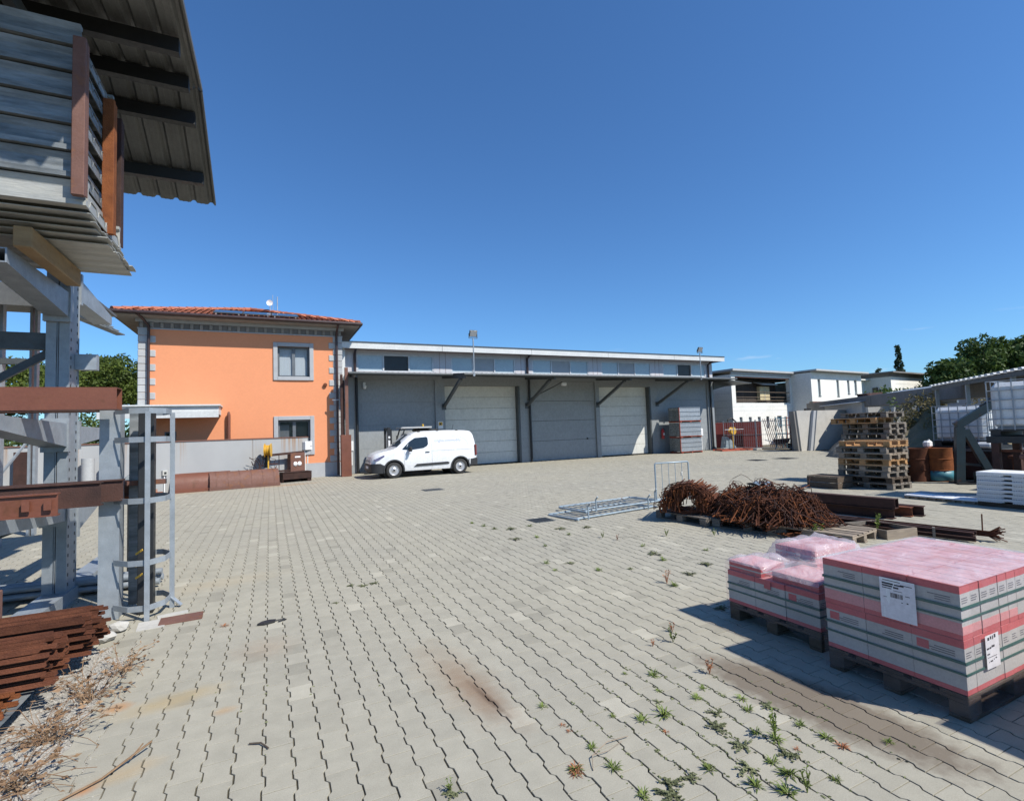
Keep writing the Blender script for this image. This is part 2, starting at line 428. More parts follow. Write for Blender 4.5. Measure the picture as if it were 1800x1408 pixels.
MT['paver'] = paver_mat()
MT['joint'] = M('joint_sand', (0.165, 0.145, 0.11), 0.95, 0, (0.085, 0.078, 0.056), 2.2, 0.22, 0.3, 120, rnd=0.0, spec=0.1)


def stain_wall_mat():
    """Pale grey render with rust runs hanging from the coping at a few places (coordinates run along the wall)."""
    m, t, b, pos = base_mat('rust_stained_render')
    tc_ = nd(t, 'ShaderNodeTexCoord')
    ob = tc_.outputs['Object']
    c = mix(t, ramp(t, noise(t, ob, 1.1, 5), ((0.3, 0.0), (0.7, 1.0))), (0.34, 0.345, 0.345), (0.305, 0.31, 0.312))
    sep = nd(t, 'ShaderNodeSeparateXYZ')
    t.links.new(ob, sep.inputs[0])
    st = noise(t, scaled(t, ob, (9, 9, 0.22)), 1.0, 5, 0.6)
    hang = ramp(t, math_(t, 'DIVIDE', sep.outputs['Z'], 1.77), ((0.42, 0.0), (1.0, 1.0)))
    for x0, w, k in ((-1.15, 0.72, 1.0), (-2.75, 0.22, 0.7), (-5.62, 0.3, 0.6), (-8.7, 0.45, 1.0), (-10.0, 0.3, 0.8), (-7.2, 0.2, 0.6)):
        d = math_(t, 'ABSOLUTE', math_(t, 'SUBTRACT', sep.outputs['X'], x0))
        inside = ramp(t, math_(t, 'DIVIDE', d, w), ((0.6, 1.0), (1.0, 0.0)))
        f = math_(t, 'MULTIPLY', math_(t, 'MULTIPLY', inside, hang), ramp(t, st, ((0.45, 0.0), (0.62, 1.0))))
        c = mix(t, math_(t, 'MULTIPLY', f, k * 0.85), c, (0.27, 0.15, 0.07))
    low = ramp(t, sep.outputs['Z'], ((0.0, 1.0), (0.28, 0.0)))
    c = mix(t, math_(t, 'MULTIPLY', low, ramp(t, noise(t, ob, 2.5, 5), ((0.4, 0.0), (0.7, 0.6)))), c, (0.30, 0.25, 0.18))
    t.links.new(c, b.inputs['Base Color'])
    b.inputs['Roughness'].default_value = 0.85
    return m


MT['stain_wall'] = stain_wall_mat()


# ------------------------------------------------------------------ mesh helpers
class MB:
    def __init__(s):
        s.v, s.f, s.m = [], [], []

    def add(s, vs, fs, mi=0):
        o = len(s.v)
        s.v += [tuple(p) for p in vs]
        s.f += [tuple(i + o for i in f) for f in fs]
        s.m += [mi] * len(fs)
        return s

    def bx(s, x0, x1, y0, y1, z0, z1, ch=0.0, mi=0, mat=None):
        c = ((x0 + x1) / 2, (y0 + y1) / 2, (z0 + z1) / 2)
        return s.box(c, (x1 - x0, y1 - y0, z1 - z0), ch=ch, mi=mi, mat=mat)

    def box(s, c, d, rz=0.0, ch=0.0, mi=0, mat=None):
        hx, hy, hz = d[0] / 2, d[1] / 2, d[2] / 2
        R = mat if mat is not None else Matrix.Rotation(rz, 3, 'Z')
        c = Vector(c)
        if ch <= 0:
            vs = [(x * hx, y * hy, z * hz) for z in (-1, 1) for y in (-1, 1) for x in (-1, 1)]
            fs = [(0, 2, 3, 1), (4, 5, 7, 6), (0, 1, 5, 4), (2, 6, 7, 3), (0, 4, 6, 2), (1, 3, 7, 5)]
        else:
            ch = min(ch, hx * 0.9, hy * 0.9, hz * 0.9)
            vs, idx = [], {}
            for sx_ in (-1, 1):
                for sy_ in (-1, 1):
                    for sz_ in (-1, 1):
                        idx[sx_, sy_, sz_] = len(vs)
                        vs += [(sx_ * hx, sy_ * (hy - ch), sz_ * (hz - ch)), (sx_ * (hx - ch), sy_ * hy, sz_ * (hz - ch)),
                               (sx_ * (hx - ch), sy_ * (hy - ch), sz_ * hz)]
            fs = []
            for a in range(3):
                b_, c_ = (a + 1) % 3, (a + 2) % 3
                for sa in (-1, 1):
                    q = []
                    for sb, sc in ((-1, -1), (1, -1), (1, 1), (-1, 1)):
                        k = [0, 0, 0]
                        k[a], k[b_], k[c_] = sa, sb, sc
                        q.append(idx[tuple(k)] + a)
                    fs.append(tuple(q if sa > 0 else q[::-1]))
                for sb in (-1, 1):
                    for sc in (-1, 1):
                        k0, k1 = [0, 0, 0], [0, 0, 0]
                        k0[a], k0[b_], k0[c_] = -1, sb, sc
                        k1[a], k1[b_], k1[c_] = 1, sb, sc
                        i, j = idx[tuple(k0)], idx[tuple(k1)]
                        q = (i + b_, j + b_, j + c_, i + c_)
                        fs.append(q if sb * sc > 0 else q[::-1])
            for k, i in idx.items():
                fs.append((i, i + 1, i + 2) if k[0] * k[1] * k[2] > 0 else (i, i + 2, i + 1))
        return s.add([c + R @ Vector(p) for p in vs], fs, mi)

    def rod(s, p, q, r, n=8, mi=0, r2=None, caps=True):
        p, q = Vector(p), Vector(q)
        d = q - p
        if d.length < 1e-6:
            return s
        d.normalize()
        a = d.orthogonal().normalized()
        b = d.cross(a)
        r2 = r if r2 is None else r2
        vs = []
        for c, rr in ((p, r), (q, r2)):
            vs += [c + (a * math.cos(2 * PI * k / n) + b * math.sin(2 * PI * k / n)) * rr for k in range(n)]
        fs = [(k, (k + 1) % n, n + (k + 1) % n, n + k) for k in range(n)]
        if caps:
            fs += [tuple(range(n - 1, -1, -1)), tuple(range(n, 2 * n))]
        return s.add(vs, fs, mi)

    def bar(s, p, q, w, h, mi=0, up=(0, 0, 1), ch=0.0):
        """Rectangular bar from p to q: w across, h along up."""
        p, q = Vector(p), Vector(q)
        d = (q - p)
        ln = d.length
        d.normalize()
        u = Vector(up)
        if abs(d.dot(u)) > 0.98:
            u = Vector((0, 1, 0)) if abs(d.y) < 0.9 else Vector((1, 0, 0))
        sd_ = d.cross(u).normalized()
        u = sd_.cross(d).normalized()
        R = Matrix((d, sd_, u)).transposed()
        return s.box((p + q) / 2, (ln, w, h), mat=R, mi=mi, ch=ch)

    def tube(s, pts, r, n=6, mi=0):
        pts = [Vector(p) for p in pts]
        k = len(pts)
        vs, a = [], None
        for i, p in enumerate(pts):
            d = (pts[min(i + 1, k - 1)] - pts[max(i - 1, 0)]).normalized()
            if a is None:
                a = d.orthogonal().normalized()
            a = (a - d * a.dot(d))
            a = a.normalized() if a.length > 1e-5 else d.orthogonal().normalized()
            b = d.cross(a)
            vs += [p + (a * math.cos(2 * PI * j / n) + b * math.sin(2 * PI * j / n)) * r for j in range(n)]
        fs = [(i * n + j, i * n + (j + 1) % n, (i + 1) * n + (j + 1) % n, (i + 1) * n + j) for i in range(k - 1) for j in range(n)]
        fs += [tuple(range(n - 1, -1, -1)), tuple(range((k - 1) * n, k * n))]
        return s.add(vs, fs, mi)

    def prism(s, poly, o, ux, uy, depth, mi=0):
        """Polygon in the plane (ux, uy) at o, extruded by the vector depth."""
        o, ux, uy, depth = Vector(o), Vector(ux), Vector(uy), Vector(depth)
        n = len(poly)
        a = [o + ux * x + uy * y for x, y in poly]
        vs = a + [p + depth for p in a]
        fs = [tuple(range(n - 1, -1, -1)), tuple(range(n, 2 * n))] + [(k, (k + 1) % n, n + (k + 1) % n, n + k) for k in range(n)]
        return s.add(vs, fs, mi)

    def lathe(s, prof, c=(0, 0, 0), n=20, mi=0, axis='Z', caps=True):
        c = Vector(c)
        vs = []
        for r, z in prof:
            for k in range(n):
                a = 2 * PI * k / n
                p = (r * math.cos(a), r * math.sin(a), z)
                if axis == 'Y':
                    p = (p[0], p[2], p[1])
                elif axis == 'X':
                    p = (p[2], p[0], p[1])
                vs.append(c + Vector(p))
        m = len(prof)
        fs = [(i * n + k, i * n + (k + 1) % n, (i + 1) * n + (k + 1) % n, (i + 1) * n + k) for i in range(m - 1) for k in range(n)]
        if caps and prof[0][0] > 1e-4:
            fs.append(tuple(range(n - 1, -1, -1)))
        if caps and prof[-1][0] > 1e-4:
            fs.append(tuple(range((m - 1) * n, m * n)))
        return s.add(vs, fs, mi)

    def grid(s, fn, nu, nv, mi=0):
        vs = [fn(i / nu, j / nv) for j in range(nv + 1) for i in range(nu + 1)]
        fs = [(j * (nu + 1) + i, j * (nu + 1) + i + 1, (j + 1) * (nu + 1) + i + 1, (j + 1) * (nu + 1) + i) for j in range(nv) for i in range(nu)]
        return s.add(vs, fs, mi)

    def mesh(s, name, mats, smooth=False, fix=True):
        me = bpy.data.meshes.new(name)
        me.from_pydata([tuple(p) for p in s.v], [], s.f)
        for m in (mats if isinstance(mats, (list, tuple)) else [mats]):
            me.materials.append(MT[m] if isinstance(m, str) else m)
        if any(s.m):
            me.polygons.foreach_set('material_index', s.m)
        if fix and len(s.f) < 60000:
            b = bmesh.new()
            b.from_mesh(me)
            bmesh.ops.recalc_face_normals(b, faces=b.faces)
            b.to_mesh(me)
            b.free()
        if smooth:
            me.polygons.foreach_set('use_smooth', [True] * len(me.polygons))
            if smooth is not True:
                me.set_sharp_from_angle(angle=math.radians(smooth))
        return me

    def build(s, name, mats, parent=None, loc=(0, 0, 0), smooth=False, fix=True, rz=0.0):
        return put(name, s.mesh(name, mats, smooth, fix), parent, loc, rz)


def put(name, me, parent=None, loc=(0, 0, 0), rz=0.0, rot=None):
    o = bpy.data.objects.new(name, me)
    COL.objects.link(o)
    o.location = loc
    o.rotation_euler = rot if rot else (0, 0, rz)
    if parent is not None:
        o.parent = parent
    return o


def tag(o, label, cat, group=None):
    o['label'] = label
    o['category'] = cat
    if group:
        o['group'] = group
    return o


def thing(name, label, cat, loc=(0, 0, 0), rz=0.0, group=None):
    return tag(put(name, None, None, loc, rz), label, cat, group)


def struct(o):
    o['kind'] = 'structure'
    return o


def stuff(o):
    o['kind'] = 'stuff'
    return o


def copy_tree(o, parent=None):
    c = o.copy()
    COL.objects.link(c)
    if parent is not None:
        c.parent = parent
    for ch in list(o.children):
        copy_tree(ch, c)
    return c


def wall_cells(mb, x0, x1, z0, z1, y0, y1, holes, mi=0):
    """A wall in the XZ plane between y0 and y1 with rectangular holes (hx0, hx1, hz0, hz1), built from butted cells."""
    xs = sorted({x0, x1, *[h[0] for h in holes], *[h[1] for h in holes]})
    zs = sorted({z0, z1, *[h[2] for h in holes], *[h[3] for h in holes]})
    xs = [x for x in xs if x0 <= x <= x1]
    zs = [z for z in zs if z0 <= z <= z1]
    nx, nz_ = len(xs) - 1, len(zs) - 1
    solid = [[not any(h[0] <= (xs[i] + xs[i + 1]) / 2 <= h[1] and h[2] <= (zs[j] + zs[j + 1]) / 2 <= h[3] for h in holes)
              for j in range(nz_)] for i in range(nx)]
    vid, vs, fs = {}, [], []

    def V(i, j, k):
        if (i, j, k) not in vid:
            vid[i, j, k] = len(vs)
            vs.append((xs[i], (y0, y1)[k], zs[j]))
        return vid[i, j, k]
    for i in range(nx):
        for j in range(nz_):
            if not solid[i][j]:
                continue
            fs.append((V(i, j, 0), V(i + 1, j, 0), V(i + 1, j + 1, 0), V(i, j + 1, 0)))
            fs.append((V(i, j, 1), V(i, j + 1, 1), V(i + 1, j + 1, 1), V(i + 1, j, 1)))
            if i == 0 or not solid[i - 1][j]:
                fs.append((V(i, j, 0), V(i, j + 1, 0), V(i, j + 1, 1), V(i, j, 1)))
            if i == nx - 1 or not solid[i + 1][j]:
                fs.append((V(i + 1, j, 0), V(i + 1, j, 1), V(i + 1, j + 1, 1), V(i + 1, j + 1, 0)))
            if j == 0 or not solid[i][j - 1]:
                fs.append((V(i, j, 0), V(i, j, 1), V(i + 1, j, 1), V(i + 1, j, 0)))
            if j == nz_ - 1 or not solid[i][j + 1]:
                fs.append((V(i, j + 1, 0), V(i + 1, j + 1, 0), V(i + 1, j + 1, 1), V(i, j + 1, 1)))
    mb.add(vs, fs, mi)


def project(p):
    """Image position of a world point in units of the frame (0..1)."""
    q = RW.transposed() @ (Vector(p) - Vector((0, 0, 1.74)))
    if q.z < 0.05:
        return None
    return 0.5 + F_PX * q.x / q.z, 0.5 + F_PX * q.y / q.z * 1800 / 1408


# ------------------------------------------------------------------ ground and paving
def sheet(name, mat_, x0, x1, y0, y1, z, n=1):
    mb = MB()
    mb.grid(lambda u, w: (x0 + (x1 - x0) * u, y0 + (y1 - y0) * w, z), n, n)
    return mb.build(name, mat_, fix=False)


struct(sheet('ground', 'earth', -900, 900, -600, 1200, -0.09))
yard = struct(sheet('paved_yard', 'joint', -16, 34, -4, 27, -0.0095, 1))

PX, PY, WF, WW = 0.147, 0.2005, 0.0805, 0.0630
GX, GY = 0.0026, 0.0021
HALF = [(WF - GX, -0.5 * PY + GY), (WF - GX, -0.3 * PY), (WW - GX, -0.2 * PY), (WW - GX, 0.2 * PY), (WF - GX, 0.3 * PY), (WF - GX, 0.5 * PY - GY)]
OUT = np.array(HALF + [(-x, y) for x, y in HALF[::-1]])


def paver_arrays(cx, cy, near):
    """Vertices of pavers (12-point double T outline): chamfered top ring when near, plain otherwise."""
    n = len(cx)
    dz = RNG.normal(0, 0.0006, n)
    tx, ty = RNG.normal(0, 0.0035, n), RNG.normal(0, 0.0035, n)
    an = RNG.normal(0, 0.006, n)
    jx, jy = RNG.normal(0, 0.0005, n), RNG.normal(0, 0.0004, n)
    ca, sa = np.cos(an)[:, None], np.sin(an)[:, None]

    def ring(scale_x, scale_y, z):
        ox, oy = OUT[:, 0] * scale_x, OUT[:, 1] * scale_y
        X = ox[None] * ca - oy[None] * sa
        Y = ox[None] * sa + oy[None] * ca
        Z = z + dz[:, None] + (tx[:, None] * X + ty[:, None] * Y if z > -0.02 else 0)
        return np.stack([X + (cx + jx)[:, None], Y + (cy + jy)[:, None], np.broadcast_to(Z, X.shape)], -1)
    if near:
        rings = [ring(0.970, 0.988, 0.0), ring(0.990, 0.996, -0.0006), ring(1.0, 1.0, -0.0026), ring(1.0, 1.0, -0.05)]
    else:
        rings = [ring(0.992, 0.996, 0.0), ring(1.0, 1.0, -0.0014), ring(1.0, 1.0, -0.03)]
    return np.concatenate(rings, 1), len(rings)


def paver_mesh(name, cx, cy, near, tint):
    V, R = paver_arrays(cx, cy, near)
    n, k = V.shape[0], 12
    nv = R * k
    sides = [[r * k + i, (r + 1) * k + i, (r + 1) * k + (i + 1) % k, r * k + (i + 1) % k] for r in range(R - 1) for i in range(k)]
    loops = np.array(list(range(k)) + [i for q in sides for i in q])
    starts = np.array([0] + [k + 4 * i for i in range(len(sides))])
    tot = np.array([k] + [4] * len(sides))
    off = (np.arange(n) * nv)[:, None]
    L_ = (loops[None] + off).ravel()
    S_ = (starts[None] + (np.arange(n) * len(loops))[:, None]).ravel()
    me = bpy.data.meshes.new(name)
    me.vertices.add(n * nv)
    me.vertices.foreach_set('co', V.reshape(-1).astype(np.float32))
    me.loops.add(len(L_))
    me.loops.foreach_set('vertex_index', L_.astype(np.int32))
    me.polygons.add(len(S_))
    me.polygons.foreach_set('loop_start', S_.astype(np.int32))
    me.polygons.foreach_set('loop_total', np.tile(tot, n).astype(np.int32))
    me.update(calc_edges=True)
    me.shade_flat()
    a = me.attributes.new('tint', 'FLOAT', 'FACE')
    a.data.foreach_set('value', np.repeat(tint, len(tot)).astype(np.float32))
    me.materials.append(MT['paver'])
    return me


_ix = np.arange(-90, 190)
_iy = np.arange(3, 122)
_gx, _gy = np.meshgrid(_ix, _iy, indexing='ij')
_px = (_gx * PX + 0.03).ravel()
_py = (_gy * PY + np.where(_gx % 2 == 0, 0.0, PY / 2)).ravel()
_dep = 0.43 * _px + 0.903 * _py
_lat = 0.903 * _px - 0.43 * _py
_keep = (_dep > 0.6) & (np.abs(_lat) < _dep * 1.12 + 1.5) & (_px < 27.4) & (_py < 24.55)
_keep &= ~((_px < -1.05 - 0.07 * (_py - 4)) & (_py < 5.6))                       # gravel strip under the rack
_keep &= ~((_px < 1.6) & (_py > 24.15 + (_px - 1.77) * 0.667))                 # behind the boundary wall
_px, _py, _dep, _lat = _px[_keep], _py[_keep], _dep[_keep], _lat[_keep]
_tint = RNG.random(len(_px))
_tint = np.clip(0.5 + (_tint - 0.5) * 0.85 + np.where(_tint > 0.975, 0.35, 0) - np.where(_tint < 0.03, 0.3, 0), 0, 1)
_inf = np.array([(lambda q: q is not None and 0.0 < q[0] < 1.0 and 0.0 < q[1] < 0.995)(project((a, b, 0))) if d < 4.2 else False for a, b, d in zip(_px, _py, _dep)])
_order = np.argsort(np.where(_inf, _dep, 1e6))
_single = set(_order[:300].tolist())
for _i in _order[:300]:
    put('paver', paver_mesh('paver', _px[_i:_i + 1], _py[_i:_i + 1], True, _tint[_i:_i + 1]), yard)
_rest = np.array([i for i in range(len(_px)) if i not in _single])
_nr = _rest[_dep[_rest] < 8.5]
_fr = _rest[_dep[_rest] >= 8.5]
stuff(put('paver_field', paver_mesh('paver_field', _px[_nr], _py[_nr], True, _tint[_nr]), yard))
stuff(put('far_paver_field', paver_mesh('far_paver_field', _px[_fr], _py[_fr], False, _tint[_fr]), yard))

# ------------------------------------------------------------------ orange house
HX0, HX1, HY0, HY1, HZ = -4.6, 2.96, 24.0, 33.0, 6.55
house = thing('orange_house', 'two storey orange rendered house with grey corner stones and a terracotta hip roof', 'house', (0, 0, 0))
WIN = [(0.32, 1.60, 4.40, 5.72), (0.32, 1.60, 1.15, 2.52)]
mb = MB()
wall_cells(mb, HX0, HX1, 0.0, HZ, HY0, HY0 + 0.35, [*WIN, (-3.72, -3.38, 1.78, 2.12)])
mb.bx(HX0, HX0 + 0.3, HY0 + 0.352, HY1, 0, HZ)
mb.bx(HX1 - 0.3, HX1, HY0 + 0.352, HY1, 0, HZ)
mb.bx(HX0 + 0.302, HX1 - 0.302, HY1 - 0.3, HY1, 0, HZ)
mb.build('wall', 'orange', house)
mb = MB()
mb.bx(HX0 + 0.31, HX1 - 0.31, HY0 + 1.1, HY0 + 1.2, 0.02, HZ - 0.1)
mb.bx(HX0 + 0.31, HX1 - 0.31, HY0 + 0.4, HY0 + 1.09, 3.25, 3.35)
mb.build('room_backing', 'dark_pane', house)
mb = MB()
mb.bx(HX0 - 0.025, HX1 + 0.025, HY0 - 0.03, HY0 - 0.002, 0.0, 0.62)
mb.build('plinth', 'stone_frame', house)
for (x0, x1, z0, z1) in WIN:
    fr = MB()
    w_ = 0.17
    fr.bx(x0 - w_, x0, HY0 - 0.055, HY0 + 0.12, z0 - 0.16, z1 + w_, 0.012)
    fr.bx(x1, x1 + w_, HY0 - 0.055, HY0 + 0.12, z0 - 0.16, z1 + w_, 0.012)
    fr.bx(x0 + 0.001, x1 - 0.001, HY0 - 0.055, HY0 + 0.12, z1, z1 + w_, 0.012)
    fr.bx(x0 + 0.001, x1 - 0.001, HY0 - 0.065, HY0 + 0.14, z0 - 0.16, z0, 0.012)
    win = fr.build('window', 'stone_frame', house)
    sa = MB()
    ya, yb, xm = HY0 + 0.135, HY0 + 0.20, (x0 + x1) / 2
    sa.bx(x0, x0 + 0.075, ya, yb, z0, z1)
    sa.bx(x1 - 0.075, x1, ya, yb, z0, z1)
    sa.bx(xm - 0.065, xm + 0.065, ya, yb, z0, z1)
    for a, b in ((x0 + 0.076, xm - 0.066), (xm + 0.066, x1 - 0.076)):
        sa.bx(a, b, ya, yb, z0, z0 + 0.075)
        sa.bx(a, b, ya, yb, z1 - 0.075, z1)
    sa.build('sash', 'sash', win)
    for a, b in ((x0 + 0.076, xm - 0.066), (xm + 0.066, x1 - 0.076)):
        g = MB()
        g.bx(a, b, ya + 0.03, ya + 0.04, z0 + 0.076, z1 - 0.076)
        g.build('pane', 'glass', win)
    cu = MB()
    if z0 > 3:
        cu.bx(x0 + 0.08, x1 - 0.08, HY0 + 0.205, HY0 + 0.21, z0, z0 + 0.80)
        cu.bx(x0 + 0.08, x1 - 0.08, HY0 + 0.24, HY0 + 0.245, z0 + 0.801, z1)
        cu.build('curtain', 'curtain', win)
    else:
        cu.bx(x0, xm - 0.2, HY0 + 0.30, HY0 + 0.31, z0, z1 - 0.2)
        cu.build('curtain', 'print', win)
sw = MB()
sw.bx(-3.74, -3.70, HY0 - 0.02, HY0 + 0.1, 1.74, 2.16)
sw.bx(-3.40, -3.36, HY0 - 0.02, HY0 + 0.1, 1.74, 2.16)
sw.bx(-3.70, -3.40, HY0 - 0.02, HY0 + 0.1, 2.12, 2.16)
sw.bx(-3.70, -3.40, HY0 - 0.02, HY0 + 0.1, 1.74, 1.78)
w2 = sw.build('porch_window', 'sash', house)
MB().bx(-3.70, -3.40, HY0 + 0.08, HY0 + 0.09, 1.78, 2.12).build('pane', 'glass', w2)
# corner stones
qm = {}
for wq in (0.58, 0.40):
    q = MB()
    q.box((0, 0, 0), (wq, 0.36, 0.268), ch=0.018)
    qm[wq] = q.mesh('quoin', 'stone')
for k in range(22):
    wq = 0.58 if k % 2 == 0 else 0.40
    z = 0.78 + k * 0.28
    if z > 6.2:
        break
    put('quoin', qm[wq], house, (HX0 - 0.03 + wq / 2, HY0 - 0.03 + 0.18, z))
    put('quoin', qm[wq], house, (HX1 + 0.03 - wq / 2, HY0 - 0.03 + 0.18, z))
# cornice, dentils, soffit
mb = MB()
mb.bx(HX0 - 0.10, HX1 + 0.10, HY0 - 0.10, HY0 - 0.001, 6.50, 6.62)
mb.bx(HX0 - 0.05, HX1 + 0.05, HY0 - 0.05, HY0 - 0.001, 6.22, 6.27)
mb.build('cornice', 'stone_frame', house)
MB().bx(HX0, HX1, HY0 - 0.02, HY0 - 0.001, 6.271, 6.499).build('frieze', 'grey_concrete', house)  # dark grey puts the eave's shade into the frieze colour
dm = MB().box((0, 0, 0), (0.11, 0.09, 0.20), ch=0.01).mesh('dentil', 'soffit')  # dentils coloured darker too, as painted shade under the eave
for k in range(23):
    put('dentil', dm, house, (HX0 + 0.10 + k * 0.335, HY0 - 0.05, 6.385))
OV = 0.70
ex0, ex1, ey0, ey1, ez = HX0 - OV, HX1 + OV, HY0 - OV, HY1 + OV, 6.70
mb = MB()
mb.bx(ex0, ex1, ey0, ey1, 6.625, 6.665)
mb.build('soffit', 'soffit', house)
mb = MB()
pitch = math.tan(math.radians(16.4))
rx, ry = (ex0 + ex1) / 2, (ey0 + ey1) / 2
run = (ex1 - ex0) / 2
rh = run * pitch
r0, r1 = (rx, ey0 + run, ez + rh), (rx, ey1 - run, ez + rh)
mb.add([(ex0, ey0, ez), (ex1, ey0, ez), (ex1, ey1, ez), (ex0, ey1, ez), r0, r1],
       [(0, 1, 4), (1, 2, 5, 4), (2, 3, 5), (3, 0, 4, 5), (0, 3, 2, 1)])
mb.build('roof', 'tile', house)
# barrel tiles on the slope that faces the yard
tl = MB()
n = 6
ring = []
for j, (yy, rr, zz) in enumerate(((0.0, 0.092, 0.018), (0.44, 0.078, 0.0))):
    for k in range(n + 1):
        a = PI * k / n
        ring.append((math.cos(a) * rr, yy, zz + math.sin(a) * rr * 0.8))
tl.add(ring, [(k, k + 1, n + 2 + k, n + 1 + k) for k in range(n)])
tl.add([(x, y + 0.001 if y < 0.2 else y, z - 0.016) for x, y, z in ring], [(n + 1 + k, n + 2 + k, k + 1, k) for k in range(n)])
tl.add([ring[0], ring[n]] + [(ring[k][0], ring[k][1], ring[k][2] - 0.016) for k in (0, n)], [])
tile_me = tl.mesh('roof_tile', 'tile', smooth=40)
tilt = math.atan(pitch)
npx = 42
count = 0
restb = MB()
for row in range(10):
    for k in range(npx):
        x = ex0 + 0.10 + k * (ex1 - ex0 - 0.2) / (npx - 1)
        d = row * 0.40
        y = ey0 - 0.03 + d * math.cos(tilt)
        if min(x - ex0, ex1 - x) < d - 0.15:
            continue
        z = ez + 0.035 + d * math.sin(tilt) + random.uniform(-.006, .006)
        if count < 290:
            t_ = put('roof_tile', tile_me, house, (x, y, z), rot=(tilt, 0, random.uniform(-.02, .02)))
            count += 1
        else:
            c_, s_ = math.cos(tilt), math.sin(tilt)
            restb.add([(x + p[0], y + p[1] * c_ - p[2] * s_, z + p[1] * s_ + p[2] * c_) for p in ring], [(q, q + 1, n + 2 + q, n + 1 + q) for q in range(n)])
for side in (0, 1):
    for row in range(9):
        for k in range(46):
            y = ey0 + 0.12 + k * 0.215
            d = row * 0.40
            if min(y - ey0, ey1 - y) < d - 0.1:
                continue
            c_, s_ = math.cos(tilt), math.sin(tilt)
            z = ez + 0.035 + d * s_
            xx = (ex0 - 0.03 + d * c_) if side == 0 else (ex1 + 0.03 - d * c_)
            sg = 1 if side == 0 else -1
            restb.add([(xx + sg * (p[1] * c_ - p[2] * s_), y + p[0], z + p[1] * s_ + p[2] * c_) for p in ring], [(q, q + 1, n + 2 + q, n + 1 + q) for q in range(n)])
stuff(restb.build('upper_roof_tiles', 'tile', house, smooth=True, fix=False))
hip = MB()
for (a, b) in (((ex0, ey0, ez + 0.10), (r0[0], r0[1], r0[2] + 0.10)), ((ex1, ey0, ez + 0.10), (r0[0], r0[1], r0[2] + 0.10)), ((r0[0], r0[1], r0[2] + 0.1), (r1[0], r1[1], r1[2] + 0.1))):
    a, b = Vector(a), Vector(b)
    m_ = int((b - a).length / 0.36)
    for i in range(m_):
        hip.rod(a.lerp(b, i / m_), a.lerp(b, (i + 1.08) / m_), 0.11, 8, r2=0.09)
hip.build('ridge_tiles', 'tile', house, smooth=50)
# gutters and downpipes
g = MB()
g.tube([(ex0 - 0.02, ey1, ez + 0.02), (ex0 - 0.07, ey0 - 0.07, ez + 0.02)], 0.075, 8)
g.tube([(ex0 - 0.11, ey0 - 0.07, ez + 0.02), (ex1 + 0.11, ey0 - 0.07, ez + 0.02)], 0.075, 8)
g.tube([(ex1 + 0.07, ey0 - 0.07, ez + 0.02), (ex1 + 0.02, ey1, ez + 0.02)], 0.075, 8)
g.build('gutter', 'brown_pipe', house, smooth=60)
for x in (-4.26, 2.74):
    d = MB()
    d.tube([(x - 0.25 if x < 0 else x + 0.02, ey0 - 0.05, ez - 0.04), (x - 0.12 if x < 0 else x + 0.01, ey0 + 0.25, ez - 0.18), (x, HY0 - 0.12, 6.32), (x, HY0 - 0.12, 6.0), (x, HY0 - 0.12, 0.05)], 0.052, 8)
    d.build('downpipe', 'brown_pipe', house, smooth=60)
# porch canopy
mb = MB()
mb.bx(-5.6, -1.80, HY0 - 1.15, HY0 - 0.002, 2.78, 3.10)
mb.bx(-5.7, -1.74, HY0 - 1.25, HY0 - 0.004, 3.102, 3.16)
mb.bx(-5.6, -1.80, HY0 - 1.18, HY0 - 1.152, 2.66, 2.90)
mb.build('porch_canopy', 'fascia', house)
mb = MB()
mb.lathe([(0.065, 0.0), (0.065, 1.05), (0.05, 1.15), (0.02, 1.20)], (-1.52, HY0 - 0.14, 1.72), 12)
mb.rod((-1.52, HY0 - 0.14, 0), (-1.52, HY0 - 0.14, 1.73), 0.065, 12)
mb.build('vent_pipe', 'primer', house, smooth=50)
mb = MB()
mb.lathe([(0.03, -0.02), (0.085, 0.0), (0.085, 0.05), (0.05, 0.09)], (2.24, HY0 - 0.09, 4.05), 12, axis='Y')
mb.bx(2.20, 2.28, HY0 - 0.06, HY0 - 0.001, 3.98, 4.10)
mb.build('wall_lamp', 'rust', house, smooth=50)
# solar panels over the tiles
for k in range(3):
    x0 = -2.05 + k * 1.075
    s = thing('solar_panel', ['solar panel on the tiled roof nearest its left corner', 'solar panel on the tiled roof between the other two', 'solar panel on the tiled roof nearest the warehouse'][k],
              'solar panel', (x0, ey0 + 0.16, ez + 0.12), 0, 'solar panels on the house roof')
    s.rotation_euler = (tilt * 0.97, 0, 0)
    MB().bx(0.02, 1.035, 0.02, 1.62, 0.085, 0.122).build('cell_glass', 'solar', s)
    fr = MB()
    fr.bx(0, 1.055, 0, 0.02, 0.08, 0.13)
    fr.bx(0, 1.055, 1.62, 1.64, 0.08, 0.13)
    fr.bx(0, 0.02, 0.021, 1.619, 0.08, 0.13)
    fr.bx(1.035, 1.055, 0.021, 1.619, 0.08, 0.13)
    fr.build('frame', 'grey_steel', s)
    for xx in (0.12, 0.93):
        MB().bx(xx - 0.025, xx + 0.025, -0.10, 1.60, 0.0, 0.079).build('rail', 'aluminium', s)
ant = thing('roof_antenna', 'small white dish and mast on top of the tiled roof', 'antenna', (0.05, 26.8, 8.15))
MB().lathe([(0.0, 0.04), (0.08, 0.025), (0.14, 0.0)], (-0.02, -0.05, 0.12), 14, axis='Y', caps=False).build('dish', 'white', ant, smooth=True)
MB().rod((0, 0, -0.4), (0, 0, 0.3), 0.018).rod((0.32, 0, -0.4), (0.32, 0, 0.45), 0.022).rod((0.12, 0.1, -0.4), (0.12, 0.1, 0.55), 0.012).build('mast', 'aluminium', ant)

